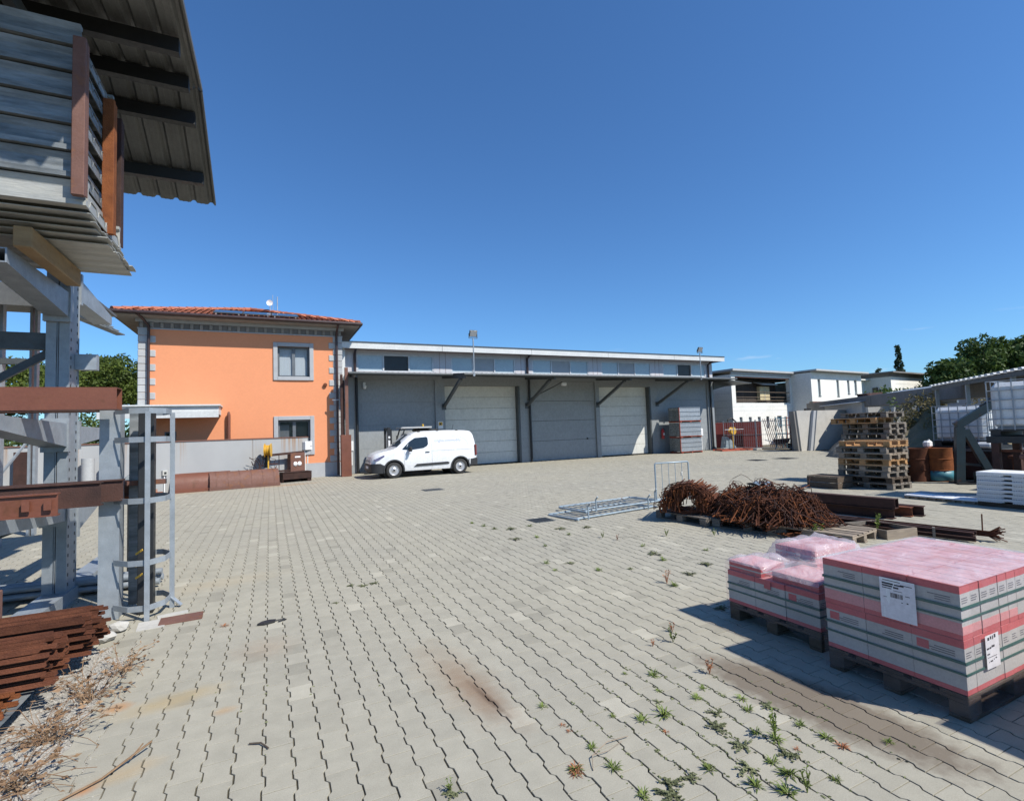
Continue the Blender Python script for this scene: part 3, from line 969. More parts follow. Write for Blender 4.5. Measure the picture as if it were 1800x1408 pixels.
# ------------------------------------------------------------------ warehouse
WY = 24.65
wh = thing('warehouse', 'long grey warehouse with white sectional doors under a dark steel canopy', 'warehouse', (0, 0, 0))
PIERS = [(3.15, 3.72), (7.50, 8.0), (12.22, 12.80), (17.15, 17.42), (21.22, 21.80), (26.0, 26.55)]
CLER = [(3.72, 7.46), (8.38, 12.02), (13.05, 16.76), (17.66, 21.38), (22.32, 25.95)]
mb = MB()
wall_cells(mb, 3.15, 26.55, 0, 4.62, WY, WY + 0.3, [(8.0, 12.22, 0, 4.12), (17.42, 21.22, 0, 4.12), (3.72, 7.5, 0, 4.4), (12.8, 17.15, 0, 4.4), (21.8, 26.0, 0, 4.4)])
mb.build('wall', 'grey_wall', wh)
mb = MB()
wall_cells(mb, 3.15, 26.55, 4.623, 5.80, WY, WY + 0.2, [(a, b, 4.78, 5.60) for a, b in CLER])
mb.build('upper_wall', 'lilac_wall', wh)
mb = MB()
mb.bx(26.25, 26.55, WY + 0.302, 37, 0, 5.80)
mb.bx(3.15, 3.4, WY + 0.302, 37, 0, 5.80)
mb.bx(3.402, 26.248, 36.7, 37, 0, 5.80)
mb.build('side_wall', 'fascia', wh)
MB().bx(3.402, 26.248, WY + 1.2, WY + 1.3, 0, 5.7).build('interior_backing', 'dark_pane', wh)
# infill bays of stacked panels
for (a, b, rows, y) in ((3.722, 7.498, 4, 0.10), (12.802, 17.148, 4, 0.12), (21.802, 25.998, 4, 0.10)):
    hgt = 4.4 / rows
    for r in range(rows):
        if b - a > 4.3:
            MB().bx(a, b, WY + y, WY + y + 0.08, r * hgt + 0.004, (r + 1) * hgt - 0.008, 0.008).build('bay_panel', 'grey_wall', wh)
        else:
            MB().bx(a, b, WY + y, WY + y + 0.08, r * hgt + 0.001, (r + 1) * hgt - 0.003, 0.003).build('bay_panel', 'grey_wall', wh)
for (a, b) in ((8.0, 12.22), (17.42, 21.22)):
    dr = MB().bx(a - 0.002, b + 0.002, WY + 0.37, WY + 0.40, 0.0, 4.1).build('sectional_door', 'grey_steel', wh)
    for r in range(7):
        MB().bx(a + 0.005, b - 0.105, WY + 0.31, WY + 0.36, 0.05 + r * 0.582, 0.05 + (r + 1) * 0.582 - 0.010, 0.008).build('door_panel', 'door_white', dr)
    MB().bx(a + 0.005, b - 0.105, WY + 0.305, WY + 0.37, 0.0, 0.048).build('bottom_seal', 'black', dr)
    MB().bx(b - 0.10, b + 0.003, WY - 0.02, WY + 0.30, 0, 4.12).build('door_jamb', 'grey_steel', wh)
MB().box((16.55, WY + 0.11, 1.12), (0.10, 0.05, 0.10), ch=0.01).build('door_lock', 'black', wh)
# clerestory windows
for i, (a, b) in enumerate(CLER):
    fr = MB()
    w3 = (b - a) / 3
    fr.bx(a, b, WY + 0.02, WY + 0.12, 4.78, 4.83)
    fr.bx(a, b, WY + 0.02, WY + 0.12, 5.55, 5.60)
    for k in range(4):
        xx = min(max(a + k * w3 - 0.035, a), b - 0.07)
        fr.bx(xx, xx + 0.07, WY + 0.01, WY + 0.13, 4.831, 5.549)
    win = fr.build('window', 'frame_white', wh)
    for k in range(3):
        dark = (i in (0, 4) and k == 1)
        dull = (k == 1 and not dark)
        MB().bx(a + k * w3 + 0.036, a + (k + 1) * w3 - 0.036, WY + (0.10 if dark else 0.05), WY + (0.11 if dark else 0.07), 4.831, 5.549).build(
            'pane', 'dark_pane' if dark else ('stone_frame' if dull else 'frost'), win)
# upper panel joints between the windows
for a, b in ((7.46, 8.38), (12.02, 13.05), (16.76, 17.66), (21.38, 22.32)):
    for f in (0.34, 0.68):
        x = a + (b - a) * f
        MB().bx(x - 0.012, x + 0.012, WY - 0.004, WY - 0.001, 4.63, 5.79).build('panel_joint', 'pink_trim', wh)
# roof edge
mb = MB()
x = 2.75
while x < 26.9:
    mb.bx(x, min(x + 4.98, 27.05), WY - 0.62, WY - 0.58, 5.76, 6.05)
    x += 5.0
mb.build('fascia', 'fascia', wh)
mb = MB()
mb.bx(2.74, 27.06, WY - 0.66, 37.4, 6.052, 6.085)
mb.build('roof', 'grey_steel', wh)
mb = MB()
mb.bx(2.78, 27.02, WY - 0.578, WY - 0.003, 5.80, 5.85)
mb.bx(27.0, 27.05, WY - 0.578, 37.0, 5.78, 6.05)
mb.build('eave_soffit', 'pink_trim', wh)
# canopy: a shallow roof with a deeper length over the doors
SL = 0.10


def cz(y):
    return 4.68 - (WY - y) * SL


def rib_sheet(mb, x0, x1, ya, yb, th=0.035, step=0.25):
    mb.add([(x0, ya, cz(ya)), (x1, ya, cz(ya)), (x1, yb, cz(yb)), (x0, yb, cz(yb)),
            (x0, ya, cz(ya) - th), (x1, ya, cz(ya) - th), (x1, yb, cz(yb) - th), (x0, yb, cz(yb) - th)],
           [(0, 1, 2, 3), (7, 6, 5, 4), (0, 4, 5, 1), (1, 5, 6, 2), (2, 6, 7, 3), (3, 7, 4, 0)])
    x = x0 + 0.1
    while x < x1 - 0.08:
        mb.add([(x, ya - 0.02, cz(ya) - 0.004), (x + 0.02, ya - 0.02, cz(ya) + 0.038), (x + 0.05, ya - 0.02, cz(ya) + 0.038), (x + 0.07, ya - 0.02, cz(ya) - 0.004),
                (x, yb, cz(yb) - 0.004), (x + 0.02, yb, cz(yb) + 0.038), (x + 0.05, yb, cz(yb) + 0.038), (x + 0.07, yb, cz(yb) - 0.004)],
               [(0, 1, 5, 4), (1, 2, 6, 5), (2, 3, 7, 6), (0, 3, 2, 1)])
        x += step


mb = MB()
rib_sheet(mb, 3.15, 7.86, 22.9, WY - 0.002)
rib_sheet(mb, 7.88, 22.1, 21.4, WY - 0.002)
rib_sheet(mb, 22.12, 26.58, 22.9, WY - 0.002)
cano = mb.build('canopy', 'grey_steel', wh)
mb = MB()
mb.tube([(3.1, 22.85, cz(22.9) - 0.03), (7.84, 22.85, cz(22.9) - 0.03)], 0.055, 8)
mb.tube([(7.86, 21.35, cz(21.4) - 0.03), (22.14, 21.35, cz(21.4) - 0.03)], 0.055, 8)
mb.tube([(22.16, 22.85, cz(22.9) - 0.03), (26.7, 22.85, cz(22.9) - 0.03)], 0.055, 8)
mb.build('canopy_gutter', 'grey_steel', cano, smooth=60)
mb = MB()
for x in (7.94, 12.65, 17.28, 21.72):
    mb.bar((x, WY - 0.003, cz(WY) - 0.13), (x, 21.5, cz(21.5) - 0.13), 0.10, 0.16)
for x in (3.45, 26.2):
    mb.bar((x, WY - 0.003, cz(WY) - 0.13), (x, 23.0, cz(23.0) - 0.13), 0.10, 0.16)
for y in (21.7, 23.1):
    mb.bar((7.95, y, cz(y) - 0.075), (22.0, y, cz(y) - 0.075), 0.06, 0.07)
mb.bar((3.3, 23.1, cz(23.1) - 0.075), (7.9, 23.1, cz(23.1) - 0.075), 0.06, 0.07)
mb.bar((22.1, 23.1, cz(23.1) - 0.075), (26.4, 23.1, cz(23.1) - 0.075), 0.06, 0.07)
mb.build('canopy_beams', 'grey_steel', cano)
for x in (7.94, 12.65, 17.28, 21.72):
    b = MB().bar((x, WY - 0.05, 3.06), (x, 22.0, cz(22.0) - 0.22), 0.12, 0.14)
    b.box((x, WY - 0.02, 3.04), (0.22, 0.036, 0.30))
    b.build('canopy_brace', 'grey_steel', wh)
# side canopy past the right end
mb = MB()
mb.add([(26.56, 23.4, 4.50), (28.7, 23.4, 4.30), (28.7, 35, 4.30), (26.56, 35, 4.50), (26.56, 23.4, 4.46), (28.7, 23.4, 4.26), (28.7, 35, 4.26), (26.56, 35, 4.46)],
       [(0, 1, 2, 3), (7, 6, 5, 4), (0, 4, 5, 1), (1, 5, 6, 2), (2, 6, 7, 3), (3, 7, 4, 0)])
mb.prism([(0, 0), (1.6, -0.06), (1.6, -0.14), (0, -0.50)], (26.56, 24.6, 4.44), (1, 0, 0), (0, 0, 1), (0, 0.06, 0))
mb.build('side_canopy', 'grey_steel', wh)
for x in (3.62, 12.72, 26.12):
    MB().tube([(x, WY - 0.55, 5.78), (x, WY - 0.30, 5.70), (x, WY - 0.09, 5.6), (x, WY - 0.09, 4.7)], 0.06, 8).build('upper_downpipe', 'brown_pipe', wh, smooth=60)
    MB().tube([(x + 0.05, WY - 0.10, 4.60), (x + 0.07, WY - 0.10, 0.02)], 0.062, 8).build('downpipe', 'black_steel', wh, smooth=60)
# link wall between house and warehouse
lk = tag(MB().bx(2.975, 3.148, 24.30, 26.0, 0.0, 6.02).build('link_wall', 'fascia'), 'narrow pale wall closing the gap between the orange house and the warehouse', 'wall')

# floodlights on masts
for (x, y, z0, h, lab) in ((8.32, 21.30, 4.22, 1.72, 'floodlight on a thin mast above the left white door'), (23.62, 22.80, 4.38, 1.62, 'floodlight on a thin mast at the right end of the canopy')):
    fl = thing('floodlight', lab, 'floodlight', (x, y, z0), 0, 'floodlights on masts along the canopy edge')
    MB().rod((0, 0, 0), (0, 0, h), 0.028, 8).bx(-0.05, 0.05, -0.02, 0.05, 0.02, 0.10).build('mast', 'galv', fl)
    MB().bx(-0.20, 0.20, -0.02, 0.02, h, h + 0.02).bx(-0.205, -0.185, -0.02, 0.02, h + 0.022, h + 0.22).bx(0.185, 0.205, -0.02, 0.02, h + 0.022, h + 0.22).build('bracket', 'grey_steel', fl)
    R_ = Matrix.Rotation(math.radians(28), 3, 'X')
    MB().box((0, -0.02, h + 0.22), (0.36, 0.09, 0.30), mat=R_, ch=0.015).build('lamp_housing', 'grey_steel', fl)
    MB().box(Vector((0, -0.02, h + 0.22)) + R_ @ Vector((0, -0.048, 0)), (0.31, 0.01, 0.25), mat=R_).build('lens', 'stone_frame', fl)
fl = thing('arm_floodlight', 'small floodlight on an arm hanging under the canopy between the doors', 'floodlight', (13.45, 24.1, 3.62))
MB().tube([(-0.75, 0.50, -0.25), (0.3, -0.6, 0.38), (0.55, -1.0, 0.58)], 0.03, 6).build('arm', 'grey_steel', fl)
MB().box((0.62, -1.05, 0.46), (0.26, 0.16, 0.16), ch=0.02).build('lamp_housing', 'white', fl)
cam_ = thing('security_camera', 'white dome security camera on the grey bay under the canopy', 'camera', (4.05, WY, 4.02))
MB().bx(-0.06, 0.06, 0.02, 0.098, -0.02, 0.24, 0.01).build('mount', 'white', cam_)
MB().lathe([(0.0, -0.10), (0.06, -0.08), (0.085, 0.0), (0.085, 0.06), (0.0, 0.07)], (0, -0.06, 0.0), 14).build('dome', 'white', cam_, smooth=50)
sg = thing('notice_sign', 'small white and yellow notice on the pier left of the first white door', 'sign', (7.74, WY, 1.95))
MB().bx(-0.13, 0.13, -0.012, -0.002, 0, 0.36).build('plate', 'white', sg)
MB().bx(-0.10, 0.10, -0.018, -0.013, 0.16, 0.33).build('yellow_panel', 'yellow', sg)
MB().bx(-0.05, 0.03, -0.023, -0.019, 0.19, 0.27).build('symbol', 'ink', sg)
fx = thing('fire_extinguisher', 'red fire extinguisher hung on the wall right of the second white door', 'extinguisher', (21.98, WY - 0.10, 0.88))
MB().lathe([(0.0, 0.0), (0.09, 0.01), (0.095, 0.05), (0.095, 0.5), (0.06, 0.58), (0.03, 0.61), (0.03, 0.66)], (0, 0, 0), 14).build('cylinder', 'red', fx, smooth=50)
MB().bar((0, 0, 0.66), (0, -0.14, 0.70), 0.03, 0.03).tube([(0.03, 0, 0.63), (0.13, -0.03, 0.58), (0.14, -0.04, 0.35), (0.11, -0.04, 0.12)], 0.014, 6).build('hose_and_handle', 'black', fx)
MB().bx(-0.05, 0.05, -0.101, -0.096, 0.22, 0.36).build('label', 'white', fx)
eb = thing('electrical_box', 'white electrical box on the warehouse wall beside the stacked zinc panels', 'electrical box', (25.25, WY, 0))
MB().bx(-0.18, 0.18, -0.02, 0.098, 0.95, 1.42, 0.02).build('cabinet', 'white', eb)
MB().rod((-0.06, 0.05, 0.02), (-0.06, 0.05, 0.95), 0.03).rod((0.08, 0.05, 0.02), (0.08, 0.05, 0.95), 0.03).build('conduit', 'white', eb)

# rusty gate pillar
gp = thing('gate_pillar', 'rusty brown steel gate pillar between the house and the warehouse', 'pillar', (3.0, 23.25, 0))
MB().bx(-0.22, 0.20, -0.16, 0.16, 0.0, 1.80, 0.008).build('box_column', 'primer', gp)
MB().bx(-0.02, 0.12, -0.06, 0.06, 1.801, 4.75, 0.006).build('tall_post', 'primer_old', gp)
MB().bx(-0.20, -0.10, 0.0, 0.12, 1.801, 4.45, 0.006).bx(-0.09, -0.03, 0.05, 0.10, 1.801, 4.2).build('back_post', 'rust_dark', gp)
MB().bar((-0.5, 0.35, 3.35), (0.0, 0.1, 3.35), 0.05, 0.05).build('tie_arm', 'galv', gp)
wb = thing('white_junction_box', 'narrow white box fixed behind the rusty gate pillar', 'junction box', (3.42, WY - 0.10, 0))
MB().bx(-0.07, 0.07, -0.04, 0.095, 1.05, 1.50, 0.015).build('lid', 'white', wb)
MB().rod((0, 0.03, 0.4), (0, 0.03, 1.05), 0.03).build('conduit', 'white', wb)

# ------------------------------------------------------------------ boundary wall (runs obliquely in front of the house)
WL = Vector((-0.832, -0.555, 0))
WANG = math.atan2(0.555, 0.832)
bw = thing('boundary_wall', 'low pale grey boundary wall with a rusty coping and rust runs', 'wall', (1.80, 24.30, 0), WANG)
for k in range(5):
    MB().bx(-2.9 * (k + 1) + 0.006, -2.9 * k - 0.006, 0.0, 0.18, 0.0, 1.75).build('wall_panel', 'stain_wall', bw)
MB().bx(-14.5, 0.02, -0.03, 0.21, 1.752, 1.79).build('coping', 'primer_old', bw)
MB().bx(0.002, 0.03, -0.02, 0.20, 0.0, 1.75).build('end_plate', 'primer', bw)


def on_wall(s, off, z=0.0):
    """Point s metres along the boundary wall from its right end, off metres in front of it."""
    return Vector((1.80 + WL.x * s + 0.555 * off, 24.30 + WL.y * s - 0.832 * off, z))


sb = thing('meter_box', 'white electrical meter box with two grey conduits at the right end of the boundary wall', 'electrical box', on_wall(0.45, 0.0), WANG)
MB().bx(-0.2, 0.2, -0.22, -0.002, 1.20, 1.58, 0.02).build('cabinet', 'white', sb)
MB().box((0.08, -0.225, 1.36), (0.10, 0.008, 0.02), rz=0).build('handle', 'print', sb)
for xx in (-0.12, 0.02, 0.13):
    MB().rod((xx, -0.06, 0.02), (xx, -0.06, 1.2), 0.032).build('conduit', 'fascia', sb)
sk = thing('wall_socket', 'small outdoor socket on a thin conduit near the black post', 'socket', on_wall(6.1, 0.0), WANG)
MB().bx(-0.08, 0.08, -0.09, -0.002, 0.62, 0.80, 0.01).build('box', 'card', sk)
MB().box((0.0, -0.095, 0.71), (0.07, 0.012, 0.07)).build('plug', 'black', sk)
MB().rod((0, -0.03, 0.02), (0, -0.03, 0.62), 0.02).build('conduit', 'white', sk)

hr = thing('hose_reel', 'yellow hose reel on a post before the grey boundary wall', 'hose reel', on_wall(2.62, 0.55), WANG - 0.75)
MB().lathe([(0.05, -0.12), (0.27, -0.12), (0.27, -0.105), (0.17, -0.10), (0.17, 0.10), (0.27, 0.105), (0.27, 0.12), (0.05, 0.12)], (0, 0, 1.30), 22, axis='X').build('drum', 'yellow', hr, smooth=40)
cl = MB()
for k in range(7):
    cl.lathe([(0.185 + 0.012 * (k % 2), -0.014), (0.20 + 0.012 * (k % 2), 0), (0.185 + 0.012 * (k % 2), 0.014)], (-0.09 + 0.03 * k, 0, 1.30), 18, axis='X')
cl.build('hose', 'yellow', hr, smooth=True)
MB().rod((0, 0.05, 0.02), (0, 0.05, 1.2), 0.03).bar((0, 0.05, 1.2), (0, 0.05, 1.34), 0.05, 0.05, up=(1, 0, 0)).build('post', 'yellow', hr)
MB().bar((-0.25, 0.05, 0.02), (0.25, 0.05, 0.02), 0.05, 0.03).bar((0.0, 0.05, 0.05), (0.3, 0.02, 0.66), 0.04, 0.03).bar((0, 0.05, 0.75), (0.35, 0.05, 0.75), 0.03, 0.03).build('foot', 'rust', hr)

mc = thing('rusty_machine_frame', 'brown steel machine frame with two white dials leaning at the boundary wall', 'machine', on_wall(1.62, 0.42), WANG)
MB().bx(0.10, 0.78, 0.0, 0.22, 0.36, 1.12, 0.006).build('panel_box', 'primer_old', mc)
MB().bar((-1.0, 0.1, 1.08), (0.78, 0.1, 1.14), 0.12, 0.09).build('top_beam', 'rust_dark', mc)
MB().bar((0.80, 0.1, 0.02), (0.80, 0.1, 1.12), 0.08, 0.05, up=(0, 1, 0)).build('side_post', 'rust', mc)
MB().bar((-0.92, 0.1, 0.6), (-0.86, 0.1, 1.0), 0.14, 0.1, up=(0, 1, 0)).bar((-1.05, 0.1, 1.0), (-0.8, 0.1, 1.06), 0.16, 0.16).build('tool_head', 'black_steel', mc)
MB().bar((-0.7, 0.1, 0.42), (0.1, 0.1, 0.42), 0.2, 0.06).bar((-0.35, 0.12, 0.42), (-0.35, 0.12, 1.06), 0.02, 0.02, up=(0, 1, 0)).build('work_bed', 'rust_dark', mc)
MB().bx(0.30, 0.56, -0.012, -0.001, 0.92, 0.98).build('name_plate', 'white', mc)
for xx in (0.32, 0.52):
    MB().lathe([(0.0, -0.03), (0.09, -0.025), (0.10, 0.0)], (xx, -0.001, 0.66), 16, axis='Y').build('dial', 'white', mc, smooth=True)
MB().bx(0.52, 0.86, -0.05, 0.25, 0.0, 0.35, 0.01).build('foot_block', 'rust', mc)
wr = MB()
for k in range(16):
    p = Vector((random.uniform(-1.5, -0.5), 0.1 + random.uniform(-.1, .1), random.uniform(0.45, 0.75)))
    q = p + Vector((random.uniform(-.3, .3), random.uniform(-.1, .1), random.uniform(0.1, 0.45)))
    wr.tube([p, (p + q) / 2 + Vector((random.uniform(-.15, .15), 0, random.uniform(-.05, .15))), q], 0.011, 5)
stuff(wr.build('loose_wire', 'rust_dark', mc))


def trough(name, label, loc, rz, ln, r, mat_, ribs):
    t = thing(name, label, 'steel trough', loc, rz, 'rusty troughs along the boundary wall')
    n_ = 12
    out_, inn = [], []
    for k in range(n_ + 1):
        a = PI * (0.02 + 0.60 * k / n_)
        out_.append((r * 0.15 - r * math.cos(a) * 0.62, r * 1.02 - (r - 0.0) * math.sin(PI / 2 - abs(a - PI / 2) * 0.999) * 0.0 - 0 + (math.sin(a) - 1) * r * 0.98))
    # side view: a low curved hopper lying on its mouth
    prof = [(-0.50 * r, 0.0), (-0.46 * r, 0.45 * r), (-0.30 * r, 0.80 * r), (0.0, 1.0 * r), (0.30 * r, 1.0 * r), (0.55 * r, 0.92 * r), (0.62 * r, 0.5 * r), (0.66 * r, 0.0)]
    MB().prism(prof, (0, 0, 0.02), (0, 1, 0), (0, 0, 1), (ln, 0, 0)).build('shell', mat_, t, smooth=35)
    for k in range(ribs):
        x = ln * (k + 0.5) / ribs
        MB().prism([(a * 1.03, b * 1.02 + 0.004) for a, b in prof], (x, 0, 0.02), (0, 1, 0), (0, 0, 1), (0.012, 0, 0)).build('rib', mat_, t)
    MB().bx(-0.02, ln + 0.02, -0.56 * r, -0.50 * r, 0.005, 0.20 * r).build('lip', mat_, t)
    return t


trough('steel_trough', 'plain curved rusty steel trough lying behind the black post', (-3.05, 21.05, 0), 0.10, 1.75, 0.62, 'primer', 0)
trough('ribbed_trough', 'long ribbed rusty steel trough with pale paint splashes before the boundary wall', (-1.95, 21.0, 0), 0.18, 2.25, 0.60, 'primer_old', 6)
tb = thing('rusty_tank', 'short rusty open tank right of the ribbed trough', 'tank', (0.45, 22.0, 0), 0.25)
MB().bx(0, 1.1, 0, 0.03, 0.12, 0.38).bx(0, 0.03, 0.031, 0.5, 0.0, 0.38).bx(0.95, 1.1, 0.031, 0.5, 0.0, 0.36).bx(0.031, 0.949, 0.47, 0.5, 0, 0.38).bx(0, 1.1, -0.02, 0.5, 0.381, 0.40).build('tank_body', 'rust_dark', tb)

# ------------------------------------------------------------------ white van (nose towards -x)
van = thing('parked_van', 'white panel van with black bumpers and faint lettering parked before the grey bay', 'van', (3.60, 20.45, 0))
VW = 0.92                                                           # half width; local y runs 0 (near side) .. 1.84


def van_sec(x, zb, zw, zr, wb, wt, rad):
    """One cross-section: sill, flank, belt, tumblehome, roof corner, roof crown (near side half)."""
    r = rad
    return [(0.62, zb), (wb - 0.03, zb), (wb, zb + 0.10), (wb + 0.012, (zb + zw) / 2), (wb, zw), (wt + 0.02, zr - r * 1.6), (wt - 0.03, zr - r * 0.5), (wt - r, zr), (wt * 0.5, zr + 0.025), (0, zr + 0.035)]


SECS = [(0.00, 0.34, 0.62, 0.80, 0.62, 0.50, 0.08), (0.05, 0.28, 0.66, 0.88, 0.74, 0.62, 0.08), (0.16, 0.26, 0.70, 0.96, 0.86, 0.74, 0.07),
        (0.45, 0.26, 0.88, 1.06, 0.90, 0.82, 0.07), (0.86, 0.26, 1.02, 1.14, 0.92, 0.83, 0.06), (1.02, 0.26, 1.05, 1.22, 0.92, 0.82, 0.06),
        (1.30, 0.26, 1.07, 1.47, 0.92, 0.79, 0.07), (1.58, 0.26, 1.08, 1.68, 0.92, 0.76, 0.08), (1.80, 0.26, 1.085, 1.775, 0.92, 0.75, 0.09),
        (2.2, 0.26, 1.09, 1.815, 0.92, 0.755, 0.09), (3.2, 0.26, 1.09, 1.825, 0.92, 0.76, 0.09), (3.95, 0.28, 1.09, 1.805, 0.915, 0.755, 0.09),
        (4.20, 0.30, 1.08, 1.77, 0.90, 0.74, 0.09), (4.30, 0.32, 1.06, 1.66, 0.88, 0.73, 0.08), (4.37, 0.36, 1.00, 1.42, 0.86, 0.74, 0.07), (4.40, 0.40, 0.90, 1.10, 0.84, 0.78, 0.06)]
vb = MB()
rows = []
for s in SECS:
    h = van_sec(*s)
    rows.append([(s[0], VW - y, z) for y, z in h] + [(s[0], VW + y, z) for y, z in h[-2::-1]])
kk = len(rows[0])
vs = [p for r in rows for p in r]
fs = [(i * kk + j, (i + 1) * kk + j, (i + 1) * kk + j + 1, i * kk + j + 1) for i in range(len(rows) - 1) for j in range(kk - 1)]
fs += [((i + 1) * kk, i * kk, i * kk + kk - 1, (i + 1) * kk + kk - 1) for i in range(len(rows) - 1)]
fs += [tuple(range(kk)), tuple(range((len(rows) - 1) * kk + kk - 1, (len(rows) - 1) * kk - 1, -1))]
vb.add(vs, fs)
body = vb.build('body', 'paint', van, smooth=32)
WHX = (0.86, 3.645)
for wx in WHX:                                                      # cut the wheel housings
    c = MB().rod((wx, -0.2, 0.32), (wx, 2.1, 0.32), 0.375, 32).build('cutter', 'black')
    c.parent = van
    md = body.modifiers.new('arch', 'BOOLEAN')
    md.operation = 'DIFFERENCE'
    md.object = c
    md.solver = 'EXACT'
    bpy.context.view_layer.update()
    dg = bpy.context.evaluated_depsgraph_get()
    nm = bpy.data.meshes.new_from_object(body.evaluated_get(dg))
    body.modifiers.clear()
    body.data = nm
    bpy.data.objects.remove(c)
body.data.name = 'body'
MB().bx(0.45, 4.0, 0.25, 1.59, 0.30, 0.80).build('underbody', 'black', van)
for wx in WHX:
    MB().rod((wx, 0.30, 0.32), (wx, 1.54, 0.32), 0.40, 24).build('wheel_housing', 'black', van)
    for y, sgn in ((0.115, -1), (1.725, 1)):
        ar = MB()
        m_ = 20
        for k in range(m_):
            a0, a1 = PI * (-0.06 + 1.12 * k / m_), PI * (-0.06 + 1.12 * (k + 1) / m_)
            p = [(wx + r * math.cos(a), 0.32 + r * math.sin(a)) for a, r in ((a0, 0.372), (a1, 0.372), (a1, 0.43), (a0, 0.43))]
            yo, yi = (-0.018, 0.16) if sgn < 0 else (1.858, 1.68)
            ar.add([(q[0], yo, q[1]) for q in p] + [(q[0], yi, q[1]) for q in p], [(0, 1, 2, 3), (0, 4, 5, 1), (3, 2, 6, 7)])
        ar.build('arch_trim', 'black', van, fix=False)
        w = MB().lathe([(0.20, -0.02), (0.20, -0.095), (0.285, -0.10), (0.31, -0.085), (0.322, -0.05), (0.322, 0.05), (0.31, 0.085), (0.285, 0.10), (0.20, 0.095), (0.20, -0.02)], (0, 0, 0), 32, axis='Y', caps=False)
        wo = w.build('wheel', 'tyre', van, (wx, y, 0.322), smooth=40)
        rmb = MB()
        rmb.lathe([(0.205, 0.06 * sgn), (0.212, 0.095 * sgn), (0.185, 0.085 * sgn), (0.17, 0.055 * sgn), (0.12, 0.05 * sgn), (0.07, 0.085 * sgn), (0.03, 0.095 * sgn), (0.0, 0.095 * sgn)], (0, 0, 0), 28, axis='Y')
        rmb.build('rim', 'rim', wo, smooth=40)
        hb = MB()
        for k in range(8):
            a = 2 * PI * k / 8 + 0.2
            hb.rod((0.142 * math.cos(a), 0.048 * sgn, 0.142 * math.sin(a)), (0.142 * math.cos(a), 0.054 * sgn, 0.142 * math.sin(a)), 0.022, 8)
        hb.lathe([(0.045, 0.088 * sgn), (0.04, 0.10 * sgn), (0.0, 0.10 * sgn)], (0, 0, 0), 12, axis='Y')
        hb.build('hub_and_holes', 'black', wo)


def flank(x, z):
    """Local y of the near flank at (x, z)."""
    for a, b in zip(SECS, SECS[1:]):
        if a[0] <= x <= b[0]:
            f = (x - a[0]) / (b[0] - a[0])
            ha, hb_ = van_sec(*a), van_sec(*b)
            h = [(p[0] * (1 - f) + q[0] * f, p[1] * (1 - f) + q[1] * f) for p, q in zip(ha, hb_)]
            for p, q in zip(h[1:7], h[2:8]):
                if p[1] <= z <= q[1]:
                    g = (z - p[1]) / max(1e-6, q[1] - p[1])
                    return VW - (p[0] * (1 - g) + q[0] * g)
    return VW - 0.75


def on_flank(poly, off, far=False):
    r = []
    for x, z in poly:
        y = flank(x, z) - off
        r.append((x, 2 * VW - y if far else y, z))
    return r


def dense(poly, k=5):
    o = []
    for a, b in zip(poly, poly[1:] + poly[:1]):
        o += [(a[0] + (b[0] - a[0]) * i / k, a[1] + (b[1] - a[1]) * i / k) for i in range(k)]
    return o


def fan(mb, pts, back):
    """A curved plate: rim points and a centre, with a little thickness."""
    n_ = len(pts)
    c = tuple(sum(p[i] for p in pts) / n_ for i in range(3))
    bk = [(p[0], p[1] + back, p[2]) for p in pts]
    mb.add(pts + [c] + bk, [(k, (k + 1) % n_, n_) for k in range(n_)] + [(k, n_ + 1 + k, n_ + 1 + (k + 1) % n_, (k + 1) % n_) for k in range(n_)])
    return mb


WINP = [(1.16, 1.10), (1.26, 1.20), (1.52, 1.44), (1.74, 1.57), (2.22, 1.60), (2.28, 1.56), (2.28, 1.30), (2.22, 1.22), (2.05, 1.14), (1.5, 1.09)]
for far in (False, True):
    sw_ = MB()
    R0 = []
    for j in range(19):
        z_ = 1.0915 + (1.598 - 1.0915) * j / 18
        xs_ = [a[0] + (b[0] - a[0]) * (z_ - a[1]) / (b[1] - a[1]) for a, b in zip(WINP, WINP[1:] + WINP[:1]) if (a[1] - z_) * (b[1] - z_) <= 0 and a[1] != b[1]]
        R0.append([(min(xs_) + (max(xs_) - min(xs_)) * i / 24, z_) for i in range(25)])
    sw_.add([p for r in R0 for p in on_flank(r, 0.007, far)], [(j * 25 + i, j * 25 + i + 1, (j + 1) * 25 + i + 1, (j + 1) * 25 + i) for j in range(18) for i in range(24)])
    sw_.build('side_window', 'car_glass', van, fix=False, smooth=True)
ws = MB()
ws.grid(lambda u, w: (1.05 + 0.60 * w - 0.012 - 0.035 * math.sin(PI * u), VW + (u - 0.5) * 2 * (0.74 - 0.10 * w), 1.245 + 0.455 * w + 0.014 + 0.022 * math.sin(PI * u)), 8, 5)
ws.build('windscreen', 'car_glass', van, smooth=True, fix=False)
